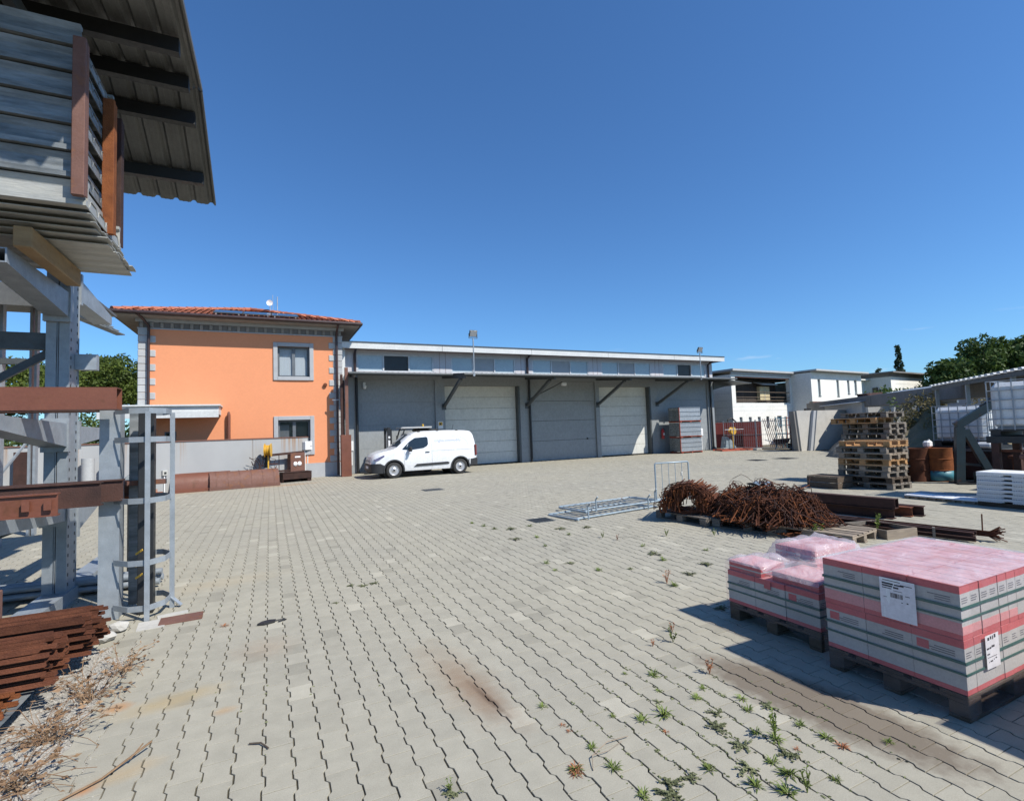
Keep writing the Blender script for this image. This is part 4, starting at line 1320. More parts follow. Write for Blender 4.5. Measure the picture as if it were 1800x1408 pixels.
# lower cladding and bumpers
bp_ = MB()
rows = []
for x, zb, zt, w_ in ((-0.035, 0.30, 0.57, 0.64), (0.02, 0.24, 0.60, 0.78), (0.14, 0.22, 0.61, 0.885), (0.32, 0.22, 0.61, 0.915), (0.49, 0.22, 0.52, 0.925)):
    rows.append([(x, VW - w_, zt), (x, VW - w_, zb), (x, VW + w_, zb), (x, VW + w_, zt)])
bp_.add([p for r in rows for p in r], [(i * 4 + j, i * 4 + j + 1, i * 4 + 5 + j, i * 4 + 4 + j) for i in range(4) for j in range(3)] + [(0, 1, 2, 3), (i * 0 + 16, 17, 18, 19)] + [(i * 4, i * 4 + 4, i * 4 + 7, i * 4 + 3) for i in range(4)])
bp_.build('front_bumper', 'black', van, smooth=35)
MB().bx(4.02, 4.05, -0.012, 0.3, 0.30, 0.62).bx(4.05, 4.44, 0.0, 1.84, 0.28, 0.66, 0.06).build('rear_bumper', 'black', van)
MB().bx(-0.05, -0.036, 0.66, 1.18, 0.40, 0.50).build('number_plate', 'white', van)
MB().prism([(0.10, 0.78), (0.48, 0.94), (0.50, 0.88), (0.30, 0.76), (0.13, 0.70)], (0, -0.0, 0), (1, 0, 0), (0, 0, 1), (0, 0.34, 0)).build('headlight', 'headlamp', van, (0, 0.018, 0))
MB().prism([(0.10, 0.78), (0.48, 0.94), (0.50, 0.88), (0.30, 0.76), (0.13, 0.70)], (0, -0.0, 0), (1, 0, 0), (0, 0, 1), (0, 0.34, 0)).build('headlight', 'headlamp', van, (0, 1.482, 0))
MB().bx(-0.014, 0.06, 0.42, 1.42, 0.64, 0.76, 0.02).build('grille', 'galv', van)
MB().prism([(1.66, 0.42), (1.78, 0.52), (3.08, 0.545), (3.17, 0.50), (3.12, 0.45)], (0, flank(2.2, 0.5) - 0.028, 0), (1, 0, 0), (0, 0, 1), (0, 0.03, 0)).build('side_moulding', 'black', van)
MB().bx(2.14, 2.32, flank(2.2, 0.98) - 0.035, flank(2.2, 0.98) + 0.01, 0.965, 1.0, 0.012).build('door_handle', 'black', van)
mi_ = MB().box((1.50, -0.13, 1.12), (0.12, 0.20, 0.20), ch=0.04).bar((1.5, 0.0, 1.06), (1.5, -0.1, 1.08), 0.06, 0.04).build('mirror', 'black', van)
MB().box((1.475, -0.14, 0.99), (0.10, 0.17, 0.09), ch=0.03).build('mirror_cap', 'paint', van)
MB().box((4.355, 0.05, 0.97), (0.085, 0.14, 0.46), ch=0.03).build('tail_light', 'red_panel', van)
for x in (2.42, 1.27):
    pts = [on_flank([(x, z)], 0.001)[0] for z in np.linspace(0.36, 1.05 if x < 2 else 1.6, 10)]
    MB().tube(pts, 0.0045, 4).build('door_seam', 'print', van)
MB().tube([on_flank([(x, 1.02)], 0.001)[0] for x in np.linspace(2.45, 4.2, 12)], 0.005, 4).build('slider_rail', 'print', van)
for x in (1.95, 2.75, 3.60):
    MB().box((x, 0.28, 1.83), (0.10, 0.06, 0.05), ch=0.012).build('roof_mount', 'black', van)
MB().rod((3.62, 0.92, 1.86), (3.68, 0.92, 2.08), 0.008, 6).rod((2.78, 0.3, 1.85), (2.80, 0.3, 2.02), 0.006, 6).build('aerial', 'black', van)
for txt, x, z, size, mat_ in (('trigliacommodity', 2.56, 1.375, 0.17, 'print_blue'), ('', 3.30, 1.265, 0.055, 'red_faded')):
    if not txt:                                                     # too blurred to read: three short red dashes
        d = MB()
        for x0, x1 in ((0.0, 0.10), (0.14, 0.25), (0.27, 0.33)):
            y = flank(3.3 + x0, 1.27) - 0.004
            d.add([(3.30 + x0, y + 0.0035, 1.255), (3.30 + x1, y + 0.0035, 1.255), (3.30 + x1, y + 0.009, 1.285), (3.30 + x0, y + 0.009, 1.285)], [(0, 1, 2, 3)])
        d.build('red_mark', mat_, van, fix=False)
        continue
    cu = bpy.data.curves.new('lettering', 'FONT')
    cu.body = txt
    cu.size = size
    cu.extrude = 0.0
    to = bpy.data.objects.new('lettering', cu)
    COL.objects.link(to)
    bpy.context.view_layer.update()
    me = bpy.data.meshes.new_from_object(to.evaluated_get(bpy.context.evaluated_depsgraph_get()))
    bpy.data.objects.remove(to)
    me.materials.clear()
    me.materials.append(MT[mat_])
    for v in me.vertices:
        px, pz = x + v.co.x, z + v.co.y
        v.co = (px, flank(px, pz) - 0.004, pz)
    put('lettering', me, van)
arc = MB()
arc.tube([on_flank([(4.02 - 0.62 + 0.62 * math.cos(a), 1.18 + 0.42 * math.sin(a))], 0.002)[0] for a in np.linspace(1.75, 0.0, 16)], 0.006, 4)
arc.build('logo_arc', 'galv', van)

# ------------------------------------------------------------------ forklift behind the van
fk = thing('forklift', 'forklift with a black mast parked behind the white van', 'forklift', (4.75, 23.3, 0))
for y in (-0.36, 0.36):
    MB().bx(-0.02, 0.10, y - 0.06, y + 0.06, 0.05, 2.06).bx(0.11, 0.17, y - 0.045, y + 0.045, 0.05, 1.98).build('mast_rail', 'black_steel', fk)
MB().bx(0.0, 0.10, -0.299, 0.299, 1.92, 2.03).bx(0.02, 0.10, -0.299, 0.299, 1.0, 1.07).bx(-0.06, -0.021, -0.48, 0.48, 0.15, 0.27).bx(-0.06, -0.021, -0.48, 0.48, 0.48, 0.58).build('mast_crossbar', 'black_steel', fk)
MB().rod((0.06, -0.12, 0.1), (0.06, -0.12, 1.9), 0.035).rod((0.06, 0.12, 0.1), (0.06, 0.12, 1.9), 0.035).build('lift_ram', 'rim', fk)
MB().bx(0.0, 0.02, -0.425, -0.421, 0.8, 1.5).box((0.045, -0.424, 1.62), (0.08, 0.006, 0.10)).box((0.045, -0.424, 1.36), (0.08, 0.006, 0.26)).build('warning_sticker', 'white', fk)
for y in (-0.3, 0.3):
    MB().bx(-1.05, -0.061, y - 0.06, y + 0.06, 0.06, 0.10).build('fork', 'black_steel', fk)
MB().bx(0.22, 2.0, -0.52, 0.52, 0.30, 0.78, 0.06).bx(1.2, 2.15, -0.55, 0.55, 0.781, 1.12, 0.08).build('chassis', 'yellow', fk)
MB().bx(0.95, 1.4, -0.25, 0.25, 1.121, 1.22, 0.04).box((1.42, 0, 1.42), (0.14, 0.46, 0.5), ch=0.05).build('seat', 'black', fk)
for y in (-0.48, 0.48):
    MB().bar((0.35, y, 0.75), (0.72, y, 1.95), 0.06, 0.05).bar((0.72, y, 1.95), (1.05, y, 1.99), 0.06, 0.05).bar((1.98, y, 1.1), (1.86, y, 1.99), 0.06, 0.05).build('guard_post', 'black_steel', fk)
gr_ = MB()
gr_.bx(0.60, 1.95, -0.52, 0.52, 1.995, 2.03)
gr_.build('overhead_guard', 'grey_steel', fk)
MB().bx(0.58, 1.97, -0.55, -0.521, 1.99, 2.06).bx(0.58, 1.97, 0.521, 0.55, 1.99, 2.06).bx(0.55, 0.60, -0.55, 0.55, 1.98, 2.05).build('guard_rim', 'stone', fk)
MB().box((1.62, -0.1, 1.90), (0.8, 0.62, 0.17), ch=0.07).box((2.12, -0.15, 1.86), (0.5, 0.4, 0.13), ch=0.05).build('folded_cover', 'black', fk)
MB().lathe([(0.05, 0), (0.055, 0.02), (0.045, 0.10), (0, 0.12)], (1.62, -0.3, 2.06), 12).build('beacon', 'yellow', fk, smooth=40)
MB().bar((0.40, -0.3, 1.35), (0.62, -0.3, 1.28), 0.03, 0.03).lathe([(0.16, -0.012), (0.175, 0), (0.16, 0.012)], (0.68, -0.2, 1.3), 16).box((0.36, -0.56, 1.6), (0.05, 0.10, 0.16)).build('controls', 'black', fk)
for x, r in ((0.42, 0.33), (1.72, 0.27)):
    for y in (-0.5, 0.5):
        wo = MB().lathe([(r * 0.5, -0.1), (r, -0.09), (r, 0.09), (r * 0.5, 0.1)], (x, y, r), 24, axis='Y').build('wheel', 'tyre', fk, smooth=40)

# ------------------------------------------------------------------ cantilever rack at the left edge
rack = thing('cantilever_rack', 'double sided galvanised cantilever rack loaded with rusty steel and zinc trays', 'storage rack', (0, 0, 0))
RX = -2.13


def upright(x, y, top, name='upright'):
    u = MB()
    for xx in (x - 0.112, x + 0.004):                               # two channels back to back
        u.bx(xx, xx + 0.092, y - 0.15, y - 0.143, 0.0, top)
        u.bx(xx, xx + 0.10, y + 0.143, y + 0.15, 0.0, top)
    u.bx(x - 0.012, x - 0.005, y - 0.1425, y + 0.1425, 0.0, top)
    u.bx(x + 0.088, x + 0.096, y - 0.1425, y + 0.1425, 0.0, top)
    o = u.build(name, 'galv', rack)
    h = MB()
    for k in range(int(top / 0.105)):
        for yy in (-0.10, 0.10):
            h.bx(x + 0.0955, x + 0.0985, y + yy - 0.012, y + yy + 0.012, 0.2 + k * 0.105, 0.235 + k * 0.105)
    stuff(h.build('slot', 'black', o))
    return o


def arm(x, y, sgn, z, ln, rise=0.0, root=0.24, tip=0.12, y0=0.16, mat_='galv'):
    """A tapered double-web arm reaching from the upright along y."""
    a = MB()
    for xx in (x - 0.105, x + 0.09):
        a.prism([(0, 0), (ln, rise), (ln, rise - tip), (0, -root)], (xx, y + sgn * y0, z), (0, sgn, 0), (0, 0, 1), (0.012, 0, 0))
    a.prism([(0, 0), (ln, rise), (ln, rise - 0.01), (0, -0.01)], (x - 0.092, y + sgn * y0, z - 0.001), (0, sgn, 0), (0, 0, 1), (0.181, 0, 0))
    a.prism([(0, -root + 0.01), (ln, rise - tip + 0.01), (ln, rise - tip), (0, -root)], (x - 0.092, y + sgn * y0, z + 0.001), (0, sgn, 0), (0, 0, 1), (0.181, 0, 0))
    o = a.build('arm', mat_, rack)
    b = MB().bx(x - 0.125, x + 0.118, y + sgn * (y0 + 0.02) - 0.03, y + sgn * (y0 + 0.02) + 0.03, z - root - 0.05, z + 0.06)
    b.build('arm_bracket', mat_, o)
    return o


UY = 7.42
upright(RX, UY, 6.0)
arm(RX, UY, -1, 3.46, 1.55, 0.0, 0.28, 0.13)
arm(RX, UY, 1, 3.72, 1.35, -0.16, 0.26, 0.12)
arm(RX, UY, -1, 1.99, 1.65, 0.03, 0.26, 0.12)
arm(RX, UY, 1, 1.97, 1.45, 0.0, 0.22, 0.10)
arm(RX, UY, -1, 1.12, 1.75, 0.03, 0.20, 0.12)
arm(RX, UY, 1, 1.10, 1.15, 0.0, 0.36, 0.06)
MB().bx(RX - 0.12, RX + 0.12, UY - 1.9, UY + 1.9, 0.0, 0.14).build('foot_beam', 'galv', rack)
MB().bx(RX + 0.098, RX + 0.30, UY + 0.02, UY + 0.12, 2.62, 2.80).build('stop_bracket', 'galv', rack)
upright(RX - 2.6, UY, 6.0)
for sgn, z, ln in ((-1, 3.46, 1.6), (1, 3.72, 1.3), (-1, 1.99, 1.6), (1, 1.97, 1.4), (-1, 1.12, 1.7)):
    arm(RX - 2.6, UY, sgn, z, ln)
MB().bx(RX - 2.49, RX - 0.12, UY - 0.05, UY + 0.05, 2.83, 3.02).build('tie_beam', 'grey_steel', rack)
MB().bar((RX - 0.13, UY, 2.80), (RX - 2.45, UY, 1.15), 0.05, 0.08).bar((RX - 0.13, UY, 0.95), (RX - 2.45, UY, 0.05), 0.03, 0.06).build('diagonal_brace', 'grey_steel', rack)
# roof over the rack: two slopes meeting above the uprights, on purlins
RXE = -0.77


def rz_(y):
    return 6.20 - (y - 7.4) * 0.42 if y > 7.4 else 6.20 - (7.4 - y) * 0.06


for (ya, yb) in ((4.0, 7.33), (7.30, 9.12)):
    s = MB()
    x = RXE
    st = 0.235
    ze = 0.012 if ya < 7 else 0.0
    while x > -6.2:
        pr = [(0, 0), (-0.03, 0.036), (-0.06, 0.036), (-0.09, 0.0), (-st, 0.0)]
        for (xa, za), (xb, zb) in zip(pr, pr[1:]):
            s.add([(x + xa, ya, rz_(ya) + za + ze), (x + xb, ya, rz_(ya) + zb + ze), (x + xb, yb, rz_(yb) + zb + ze), (x + xa, yb, rz_(yb) + za + ze)], [(0, 1, 2, 3)])
            s.add([(x + xa, ya, rz_(ya) + za + ze + 0.004), (x + xb, ya, rz_(ya) + zb + ze + 0.004), (x + xb, yb, rz_(yb) + zb + ze + 0.004), (x + xa, yb, rz_(yb) + za + ze + 0.004)], [(3, 2, 1, 0)])
        # two fine stiffening lines in each pan
        for f in (0.42, 0.68):
            xx = x - st * f - 0.02
            s.bar((xx, ya, rz_(ya) + ze - 0.003), (xx, yb, rz_(yb) + ze - 0.003), 0.012, 0.006)
        x -= st
    s.bar((RXE + 0.01, ya, rz_(ya) + 0.02 + ze), (RXE + 0.01, yb, rz_(yb) + 0.02 + ze), 0.02, 0.06)
    s.build('roof_sheet', 'roof_steel', rack, fix=False)
for y, z in ((6.3, rz_(6.3) - 0.10), (7.02, rz_(7.02) - 0.09), (7.62, rz_(7.62) - 0.12), (8.55, rz_(8.55) - 0.10), (5.0, rz_(5.0) - 0.10)):
    MB().bx(-6.1, RXE - 0.09, y - 0.05, y + 0.05, z - 0.09, z + 0.07).build('purlin', 'black_steel', rack)
for x in (RX, RX - 2.6):
    MB().bar((x, 4.8, rz_(4.8) - 0.25), (x, 7.4, rz_(7.4) - 0.25), 0.09, 0.14).bar((x, 7.4, rz_(7.4) - 0.26), (x, 9.0, rz_(9.0) - 0.24), 0.09, 0.14).build('rafter', 'grey_steel', rack)
# the second rack behind, only parts of it in view
rk2 = thing('back_rack', 'second galvanised rack with thin lattice uprights behind the first', 'storage rack', (-4.4, 12.2, 0))
for x, y in ((-0.45, -0.6), (0.0, 0.0), (-2.5, 0.0), (0.10, 1.2)):
    MB().bx(x - 0.06, x - 0.02, y - 0.07, y + 0.07, 0, 4.6).bx(x + 0.02, x + 0.06, y - 0.07, y + 0.07, 0, 4.6).build('upright', 'galv', rk2)
for x0, y0, z0, x1, y1, z1 in ((-0.45, -0.6, 2.5, 0.0, 0.0, 3.2), (0, 0, 2.5, -0.45, -0.6, 3.2), (-0.45, -0.6, 1.6, 0.0, 0.0, 2.3), (0, 0, 1.2, 0.10, 1.2, 2.0), (-0.45, -0.6, 0.1, 0.0, 0.0, 0.7), (-0.45, -0.6, 3.3, 0, 0, 4.0)):
    MB().bar((x0, y0, z0), (x1, y1, z1), 0.03, 0.04).build('diagonal', 'galv', rk2)
MB().bx(-2.5, 0.4, -0.08, 0.02, 3.26, 3.36).build('cross_beam', 'grey_steel', rk2)
MB().bx(-0.45, 0.0, -0.05, 0.0, 0.08, 0.14).build('cross_beam', 'grey_steel', rk2)
MB().bx(-3.0, 1.35, -0.7, 1.6, 4.55, 4.60).bx(-3.0, 1.2, -0.72, -0.68, 4.2, 4.549).build('roof', 'roof_steel', rk2)
for k in range(3):
    MB().bar((0.4 + 0.12 * k, -0.4, 4.48 - 0.06 * k), (1.25 + 0.1 * k, 1.5, 4.30 - 0.08 * k), 0.18, 0.02).build('roof_strip', 'galv_old_shade', rk2)
MB().bx(-0.28, -0.02, -0.3, -0.05, 3.1, 3.4).build('load_box', 'grey_steel', rk2)

# --- loads on the rack: each lifts off on its own
GL = 'zinc trays stacked on the top arms of the rack'
ty0, ty1 = 5.44, 6.52
NT = 7
for k in range(NT):
    z0 = 3.80 + k * 0.236
    xe = -1.46 + (0.035 if k == 0 else 0.0) + random.uniform(-0.02, 0.012)
    t = MB()
    h_ = 0.222
    for yy, sg in ((ty0, 1), (ty1, -1)):                             # deep web with a lip and a projecting bottom flange
        t.prism([(-0.035, 0.0), (0.06, 0.0), (0.06, 0.012), (0.030, 0.022), (0.030, h_ - 0.05), (0.055, h_ - 0.03), (0.055, h_), (0.0, h_), (0.018, h_ - 0.06), (0.018, 0.058), (-0.035, 0.044)],
                (-5.9, yy, z0), (0, sg, 0), (0, 0, 1), (5.9 + xe, 0, 0))
    for j in range(4):
        ya = ty0 + 0.06 + j * (ty1 - ty0 - 0.12) / 4
        yb = ya + (ty1 - ty0 - 0.12) / 4
        t.add([(-5.9, ya, z0 + 0.02), (-5.9, ya + 0.05, z0 + 0.09), (-5.9, yb - 0.05, z0 + 0.09), (-5.9, yb, z0 + 0.02), (xe, ya, z0 + 0.02), (xe, ya + 0.05, z0 + 0.09), (xe, yb - 0.05, z0 + 0.09), (xe, yb, z0 + 0.02)],
              [(0, 1, 5, 4), (1, 2, 6, 5), (2, 3, 7, 6)])
    t.bx(xe - 0.012, xe - 0.004, ty0 + 0.062, ty1 - 0.062, z0 + 0.0, z0 + 0.075)
    t.bx(xe - 0.05, xe - 0.04, ty0 + 0.062, ty1 - 0.062, z0 + 0.08, z0 + h_ - 0.03)
    lab = ['lowest zinc tray, jutting out past the stakes, in the pile on the upper rack arms', 'second zinc tray from the bottom, in full sun, on the upper rack arms', 'third zinc tray from the bottom of the pile on the upper rack arms',
           'fourth zinc tray, in the middle of the pile on the upper rack arms', 'third zinc tray from the top of the pile under the rack roof', 'second zinc tray from the top of the pile under the rack roof', 'topmost shaded zinc tray of the pile under the rack roof'][k]
    tag(t.build('zinc_tray', 'galv_old_shade' if k > 0 else 'galv_pale'), lab, 'metal tray', GL)  # roof shade painted in: darker zinc above, pale zinc for the lowest tray
lowers = [(3.765, -1.43, 5.50, 6.72), (3.735, -1.40, 5.62, 6.80), (3.71, -1.42, 5.74, 6.86), (3.685, -1.38, 5.86, 6.95), (3.662, -1.41, 6.0, 7.05)]
for i, (z, xe, ya, yb) in enumerate(lowers):
    t = MB()
    for j in range(5):
        y0_, y1_ = ya + j * (yb - ya) / 5, ya + (j + 1) * (yb - ya) / 5
        w_ = (y1_ - y0_)
        t.prism([(0, 0), (w_ * 0.2, 0.016), (w_ * 0.8, 0.016), (w_, 0), (w_, 0.006), (w_ * 0.8, 0.022), (w_ * 0.2, 0.022), (0, 0.006)], (-5.8, y0_, z), (0, 1, 0), (0, 0, 1), (5.8 + xe + random.uniform(-.02, .02), 0, 0))
    tag(t.build('profiled_sheet', 'galv_pale'), ['uppermost profiled zinc sheet, right under the tray pile', 'second profiled zinc sheet under the tray pile', 'middle profiled zinc sheet under the tray pile', 'second lowest profiled zinc sheet under the tray pile', 'lowest profiled zinc sheet resting on the timber bearers'][i], 'metal sheet', 'profiled sheets under the zinc trays')
for i, (x, y, h0, h1, wd) in enumerate(((-1.455, 5.35, 3.85, 5.25, 0.045), (-1.42, 6.08, 3.79, 5.16, 0.048), (-1.435, 6.55, 3.82, 5.23, 0.022))):
    p = thing('stake_post', ['red brown stake at the front corner of the zinc tray pile', 'rust spotted stake at the end of the zinc tray pile', 'thin dark stake behind the rust spotted one'][i], 'steel post', (x, y, h0), 0, 'steel stakes holding the zinc trays')
    MB().bx(-wd, wd, -0.03, 0.02, 0, h1 - h0, 0.006).bx(wd - 0.008, wd, 0.021, 0.075, 0.02, h1 - h0 - 0.02).build('channel', ('primer_old', 'rust_bright', 'rust_dark')[i], p)
for i, x in enumerate((-1.92, -2.46)):
    tag(MB().bx(x - 0.065, x + 0.065, 5.68, 6.95, 3.47, 3.655, 0.008).build('timber_bearer', 'timber'), ['thick yellowish timber bearer under the zinc sheets, nearer the post end', 'second timber bearer under the zinc sheets, half hidden'][i], 'timber', 'timber bearers on the upper arms')
# big red-brown hollow section
bb = thing('hollow_section', 'large clean red brown steel hollow section lying on the middle rack arms', 'steel beam', (-1.32, 6.0, 2.075))
hw = MB()
for (y0_, y1_, z0, z1) in ((0, 0.20, 0, 0.008), (0, 0.20, 0.202, 0.21), (0, 0.008, 0.0085, 0.2015), (0.192, 0.20, 0.0085, 0.2015)):
    hw.bx(-5.2, 0.0, y0_, y1_, z0, z1)
hw.build('tube', 'primer', bb)
tag(MB().bx(-5.0, -1.5, 6.45, 6.56, 2.075, 2.17).build('steel_bar', 'rust_dark'), 'dark steel bar lying behind the large hollow section on the rack', 'steel bar')
# lower arm load: channels and square tubes
LB = [('channel_beam', 'long dark brown steel channel, highest of the beams on the lower rack arms', -1.33, 6.30, 1.18, 0.10, 0.21, 'rust_dark'),
      ('channel_beam', 'short red brown steel channel with two punched brackets on the lower rack arms', -1.62, 5.55, 1.16, 0.08, 0.19, 'primer'),
      ('channel_beam', 'dark brown beam in the middle of the beams on the lower rack arms', -1.42, 5.92, 1.18, 0.12, 0.22, 'rust_dark'),
      ('channel_beam', 'thin rear beam beside the upright on the lower rack arms', -1.36, 6.75, 1.18, 0.10, 0.17, 'primer_old')]
for nm, lab, xe, y, z, w_, h_, mt in LB:
    b = MB()
    b.bx(-5.4, xe, y, y + w_, z, z + 0.012)
    b.bx(-5.4, xe, y, y + w_, z + h_ - 0.012, z + h_)
    b.bx(-5.4, xe, y + 0.02, y + 0.03, z + 0.0125, z + h_ - 0.0125)
    if 'punched' in lab:
        for xx in (-1.84, -1.70):
            b.bx(xx, xx + 0.05, y - 0.022, y - 0.001, z + 0.055, z + 0.14)
    tag(b.build(nm, mt), lab, 'steel beam', 'steel beams on the lower rack arms')
for i, (x0, x1, y, z) in enumerate(((-1.50, -1.10, 6.95, 1.155), (-1.62, -1.02, 6.6, 1.30))):
    tag(MB().rod((x0, y, z), (x1, y, z), 0.035, 10).build('rusty_pipe', 'rust_bright', smooth=50) if i == 0 else MB().bx(x0, x1, y, y + 0.08, z, z + 0.05).build('flat_bar', 'primer_old'),
        ['short orange rusted pipe between rack and ladder cage', 'flat brown bar sticking out towards the ladder cage'][i], 'steel bar')
# rusty bar bundles at the foot of the rack
bd = [('rusty_bar_bundle', 'big bundle of thin rusty T bars lying at the foot of the rack', -1.28, 5.02, 0.15, 12, 9, 0.040, 'rust'),
      ('rusty_bar_bundle', 'lower nearer bundle of rusty bars with square ends on the low trestle', -1.36, 4.46, 0.18, 10, 8, 0.044, 'rust'),
      ('rusty_bar_bundle', 'short thin pack of rusty bars nearest the camera on the grey trestle', -1.48, 4.15, 0.14, 6, 3, 0.044, 'rust_bright')]
for nm, lab, xe, y, z, nc, nr, st, mt in bd:
    b = thing(nm, lab, 'steel bundle', (0, 0, 0), 0, 'rusty bar bundles under the rack')
    for r in range(nr):
        for c in range(nc - (1 if r > nr // 2 else 0)):
            e = xe + random.uniform(-0.06, 0.05)
            yy = y + c * st + random.uniform(-0.006, 0.006) + 0.03 * (r % 2)
            zz = z + r * 0.030
            k = MB()
            e += random.uniform(-0.03, 0.03)
            k.bx(-4.2, e, yy - 0.017, yy + 0.017, zz, zz + 0.006)
            k.bx(-4.2, e, yy - 0.003, yy + 0.003, zz + 0.0065, zz + 0.026)
            k.build('bar', mt, b)
tag(MB().prism([(0, 0), (0.9, 0), (0.75, -0.40), (0.15, -0.40)], (-2.6, 4.15, 0.13), (1, 0, 0), (0, 0, 1), (0, 0.9, 0)).build('trestle_skid', 'grey_steel') if False else
    MB().prism([(-3.6, 0.135), (-1.42, 0.135), (-1.55, 0.0), (-1.75, -0.02), (-3.6, -0.02)], (0, 4.12, 0.0), (1, 0, 0), (0, 0, 1), (0, 0.85, 0)).build('grey_skid', 'galv_old_shade'),
    'grey steel skid carrying the rusty bar bundles', 'steel skid')
st_ = tag(MB().bx(-2.02, -1.93, 5.40, 5.50, 0.0, 0.62, 0.006).build('stub_post', 'primer_old'), 'short brown stub post standing between the bar bundle and the upright', 'steel post')
for i in range(7):
    x1 = -1.22 - 0.05 * (i % 3)
    tag(MB().rod((-3.4, 7.75 + 0.075 * (i % 4), 0.07 + 0.085 * (i // 4)), (x1, 7.55 + 0.075 * (i % 4), 0.07 + 0.085 * (i // 4)), 0.038, 10).build('galvanised_pipe', 'galv', smooth=50),
        'galvanised pipe in the pile behind the rack upright', 'pipe', 'galvanised pipes behind the upright')
# galvanised ladder cage standing on end, black post inside it
lc = thing('ladder_cage', 'galvanised ladder safety cage stood upright beside the rack', 'ladder cage', (-1.22, 6.50, 0))
MB().bx(-0.33, -0.16, -0.08, -0.06, 0.0, 2.12).bx(-0.33, -0.315, -0.059, 0.10, 0.0, 2.12).bx(-0.175, -0.16, -0.059, 0.10, 0.0, 2.12).build('side_rail', 'galv', lc)
MB().bx(-0.14, -0.02, 0.20, 0.215, 0.05, 2.12).bx(-0.14, -0.125, 0.216, 0.30, 0.05, 2.12).build('rear_rail', 'galv_old_shade', lc)
for z in (0.12, 0.56, 1.17, 1.78, 2.07):
    pts = [(-0.20, -0.10), (-0.05, -0.26), (0.12, -0.30), (0.24, -0.16), (0.26, 0.05), (0.16, 0.24), (-0.02, 0.30)]
    hp = MB()
    for a, b in zip(pts, pts[1:]):
        hp.bar((a[0], a[1], z), (b[0], b[1], z), 0.007, 0.055)
    hp.build('hoop', 'galv', lc)
for x, y in ((0.115, -0.312), (0.272, 0.04), (-0.01, 0.31)):
    MB().bx(x - 0.022, x + 0.022, y - 0.006, y + 0.006, 0.0, 2.06).build('cage_strap', 'galv', lc)
MB().bar((0.26, 0.05, 0.12), (0.36, 0.02, 0.02), 0.05, 0.008).build('bent_end', 'galv', lc)
tp = MB()
for z in (0.62, 0.50, 0.38):
    tp.bar((-0.02, -0.1, z), (0.05, -0.16, z + 0.05), 0.004, 0.02)
tp.build('yellow_tape', 'yellow', lc)
po = tag(MB().bx(-0.068, 0.068, -0.06, 0.06, 0.0, 2.06, 0.006).build('black_post', 'black_steel', None, (-1.165, 6.50, 0.004)), 'square black steel post standing inside the ladder cage', 'steel post')
for x, y, r, h, lab, mt in ((-1.86, 8.42, 0.045, 1.15, 'grey plastic pipe standing behind the rack', 'stone'), (-1.60, 8.1, 0.05, 1.25, 'dark narrow post standing behind the ladder cage', 'black_steel')):
    tag((MB().rod((0, 0, 0), (0, 0, h), r, 12) if mt == 'stone' else MB().bx(-r, r, -r, r, 0, h)).build('upright_pipe' if mt == 'stone' else 'narrow_post', mt, None, (x, y, 0.004), smooth=50 if mt == 'stone' else False), lab, 'post')
for x, y, z, d, lab in ((-1.28, 5.98, 0.05, (0.16, 0.12, 0.10), 'broken pale concrete lump at the foot of the ladder cage'), (-1.34, 5.75, 0.045, (0.18, 0.13, 0.09), 'larger pale concrete lump beside the bar bundle')):
    b = bmesh.new()
    bmesh.ops.create_icosphere(b, subdivisions=2, radius=0.5)
    for v in b.verts:
        v.co *= 1 + random.uniform(-.16, .16)
        v.co = Vector((v.co.x * d[0], v.co.y * d[1], v.co.z * d[2]))
    me = bpy.data.meshes.new('concrete_lump')
    b.to_mesh(me)
    b.free()
    me.materials.append(MT['concrete'])
    tag(put('concrete_lump', me, None, (x, y, z)), lab, 'rubble')
dp = thing('drain_plate', 'brown steel plate set in a pale mortar patch beside the ladder cage', 'drain cover', (-0.80, 6.07, 0))
MB().box((0, 0, 0.006), (0.36, 0.22, 0.012), rz=0.0).build('plate', 'primer_old', dp, rz=0.05)
MB().box((-0.24, -0.04, 0.003), (0.22, 0.26, 0.008), rz=0.1).box((-0.10, 0.20, 0.003), (0.26, 0.10, 0.008), rz=0.2).build('mortar', 'concrete', dp)

# gravel and dry plants along the rack foot
gv = MB()
for k in range(5200):
    y = random.uniform(2.6, 5.6)
    xl = -1.05 - 0.07 * (y - 4)
    x = xl + random.triangular(-0.55, 0.22, -0.12)
    s = random.uniform(0.004, 0.013)
    z = -0.008 + s * 0.15
    R_ = Matrix.Rotation(random.uniform(0, 6), 3, 'Z') @ Matrix.Rotation(random.uniform(0, 6), 3, 'X')
    vs = [R_ @ Vector(p) * s for p in ((1, 0, 0), (-1, 0, 0), (0, .8, 0), (0, -.8, 0), (0, 0, .6), (0, 0, -.6))]
    gv.add([(x + p.x, y + p.y, z + p.z) for p in vs], [(0, 2, 4), (2, 1, 4), (1, 3, 4), (3, 0, 4), (2, 0, 5), (1, 2, 5), (3, 1, 5), (0, 3, 5)])
stuff(gv.build('gravel', 'gravel', fix=False))
struct(sheet('gravel_strip', 'gravel', -6.0, -0.85, 0.4, 5.62, -0.009))


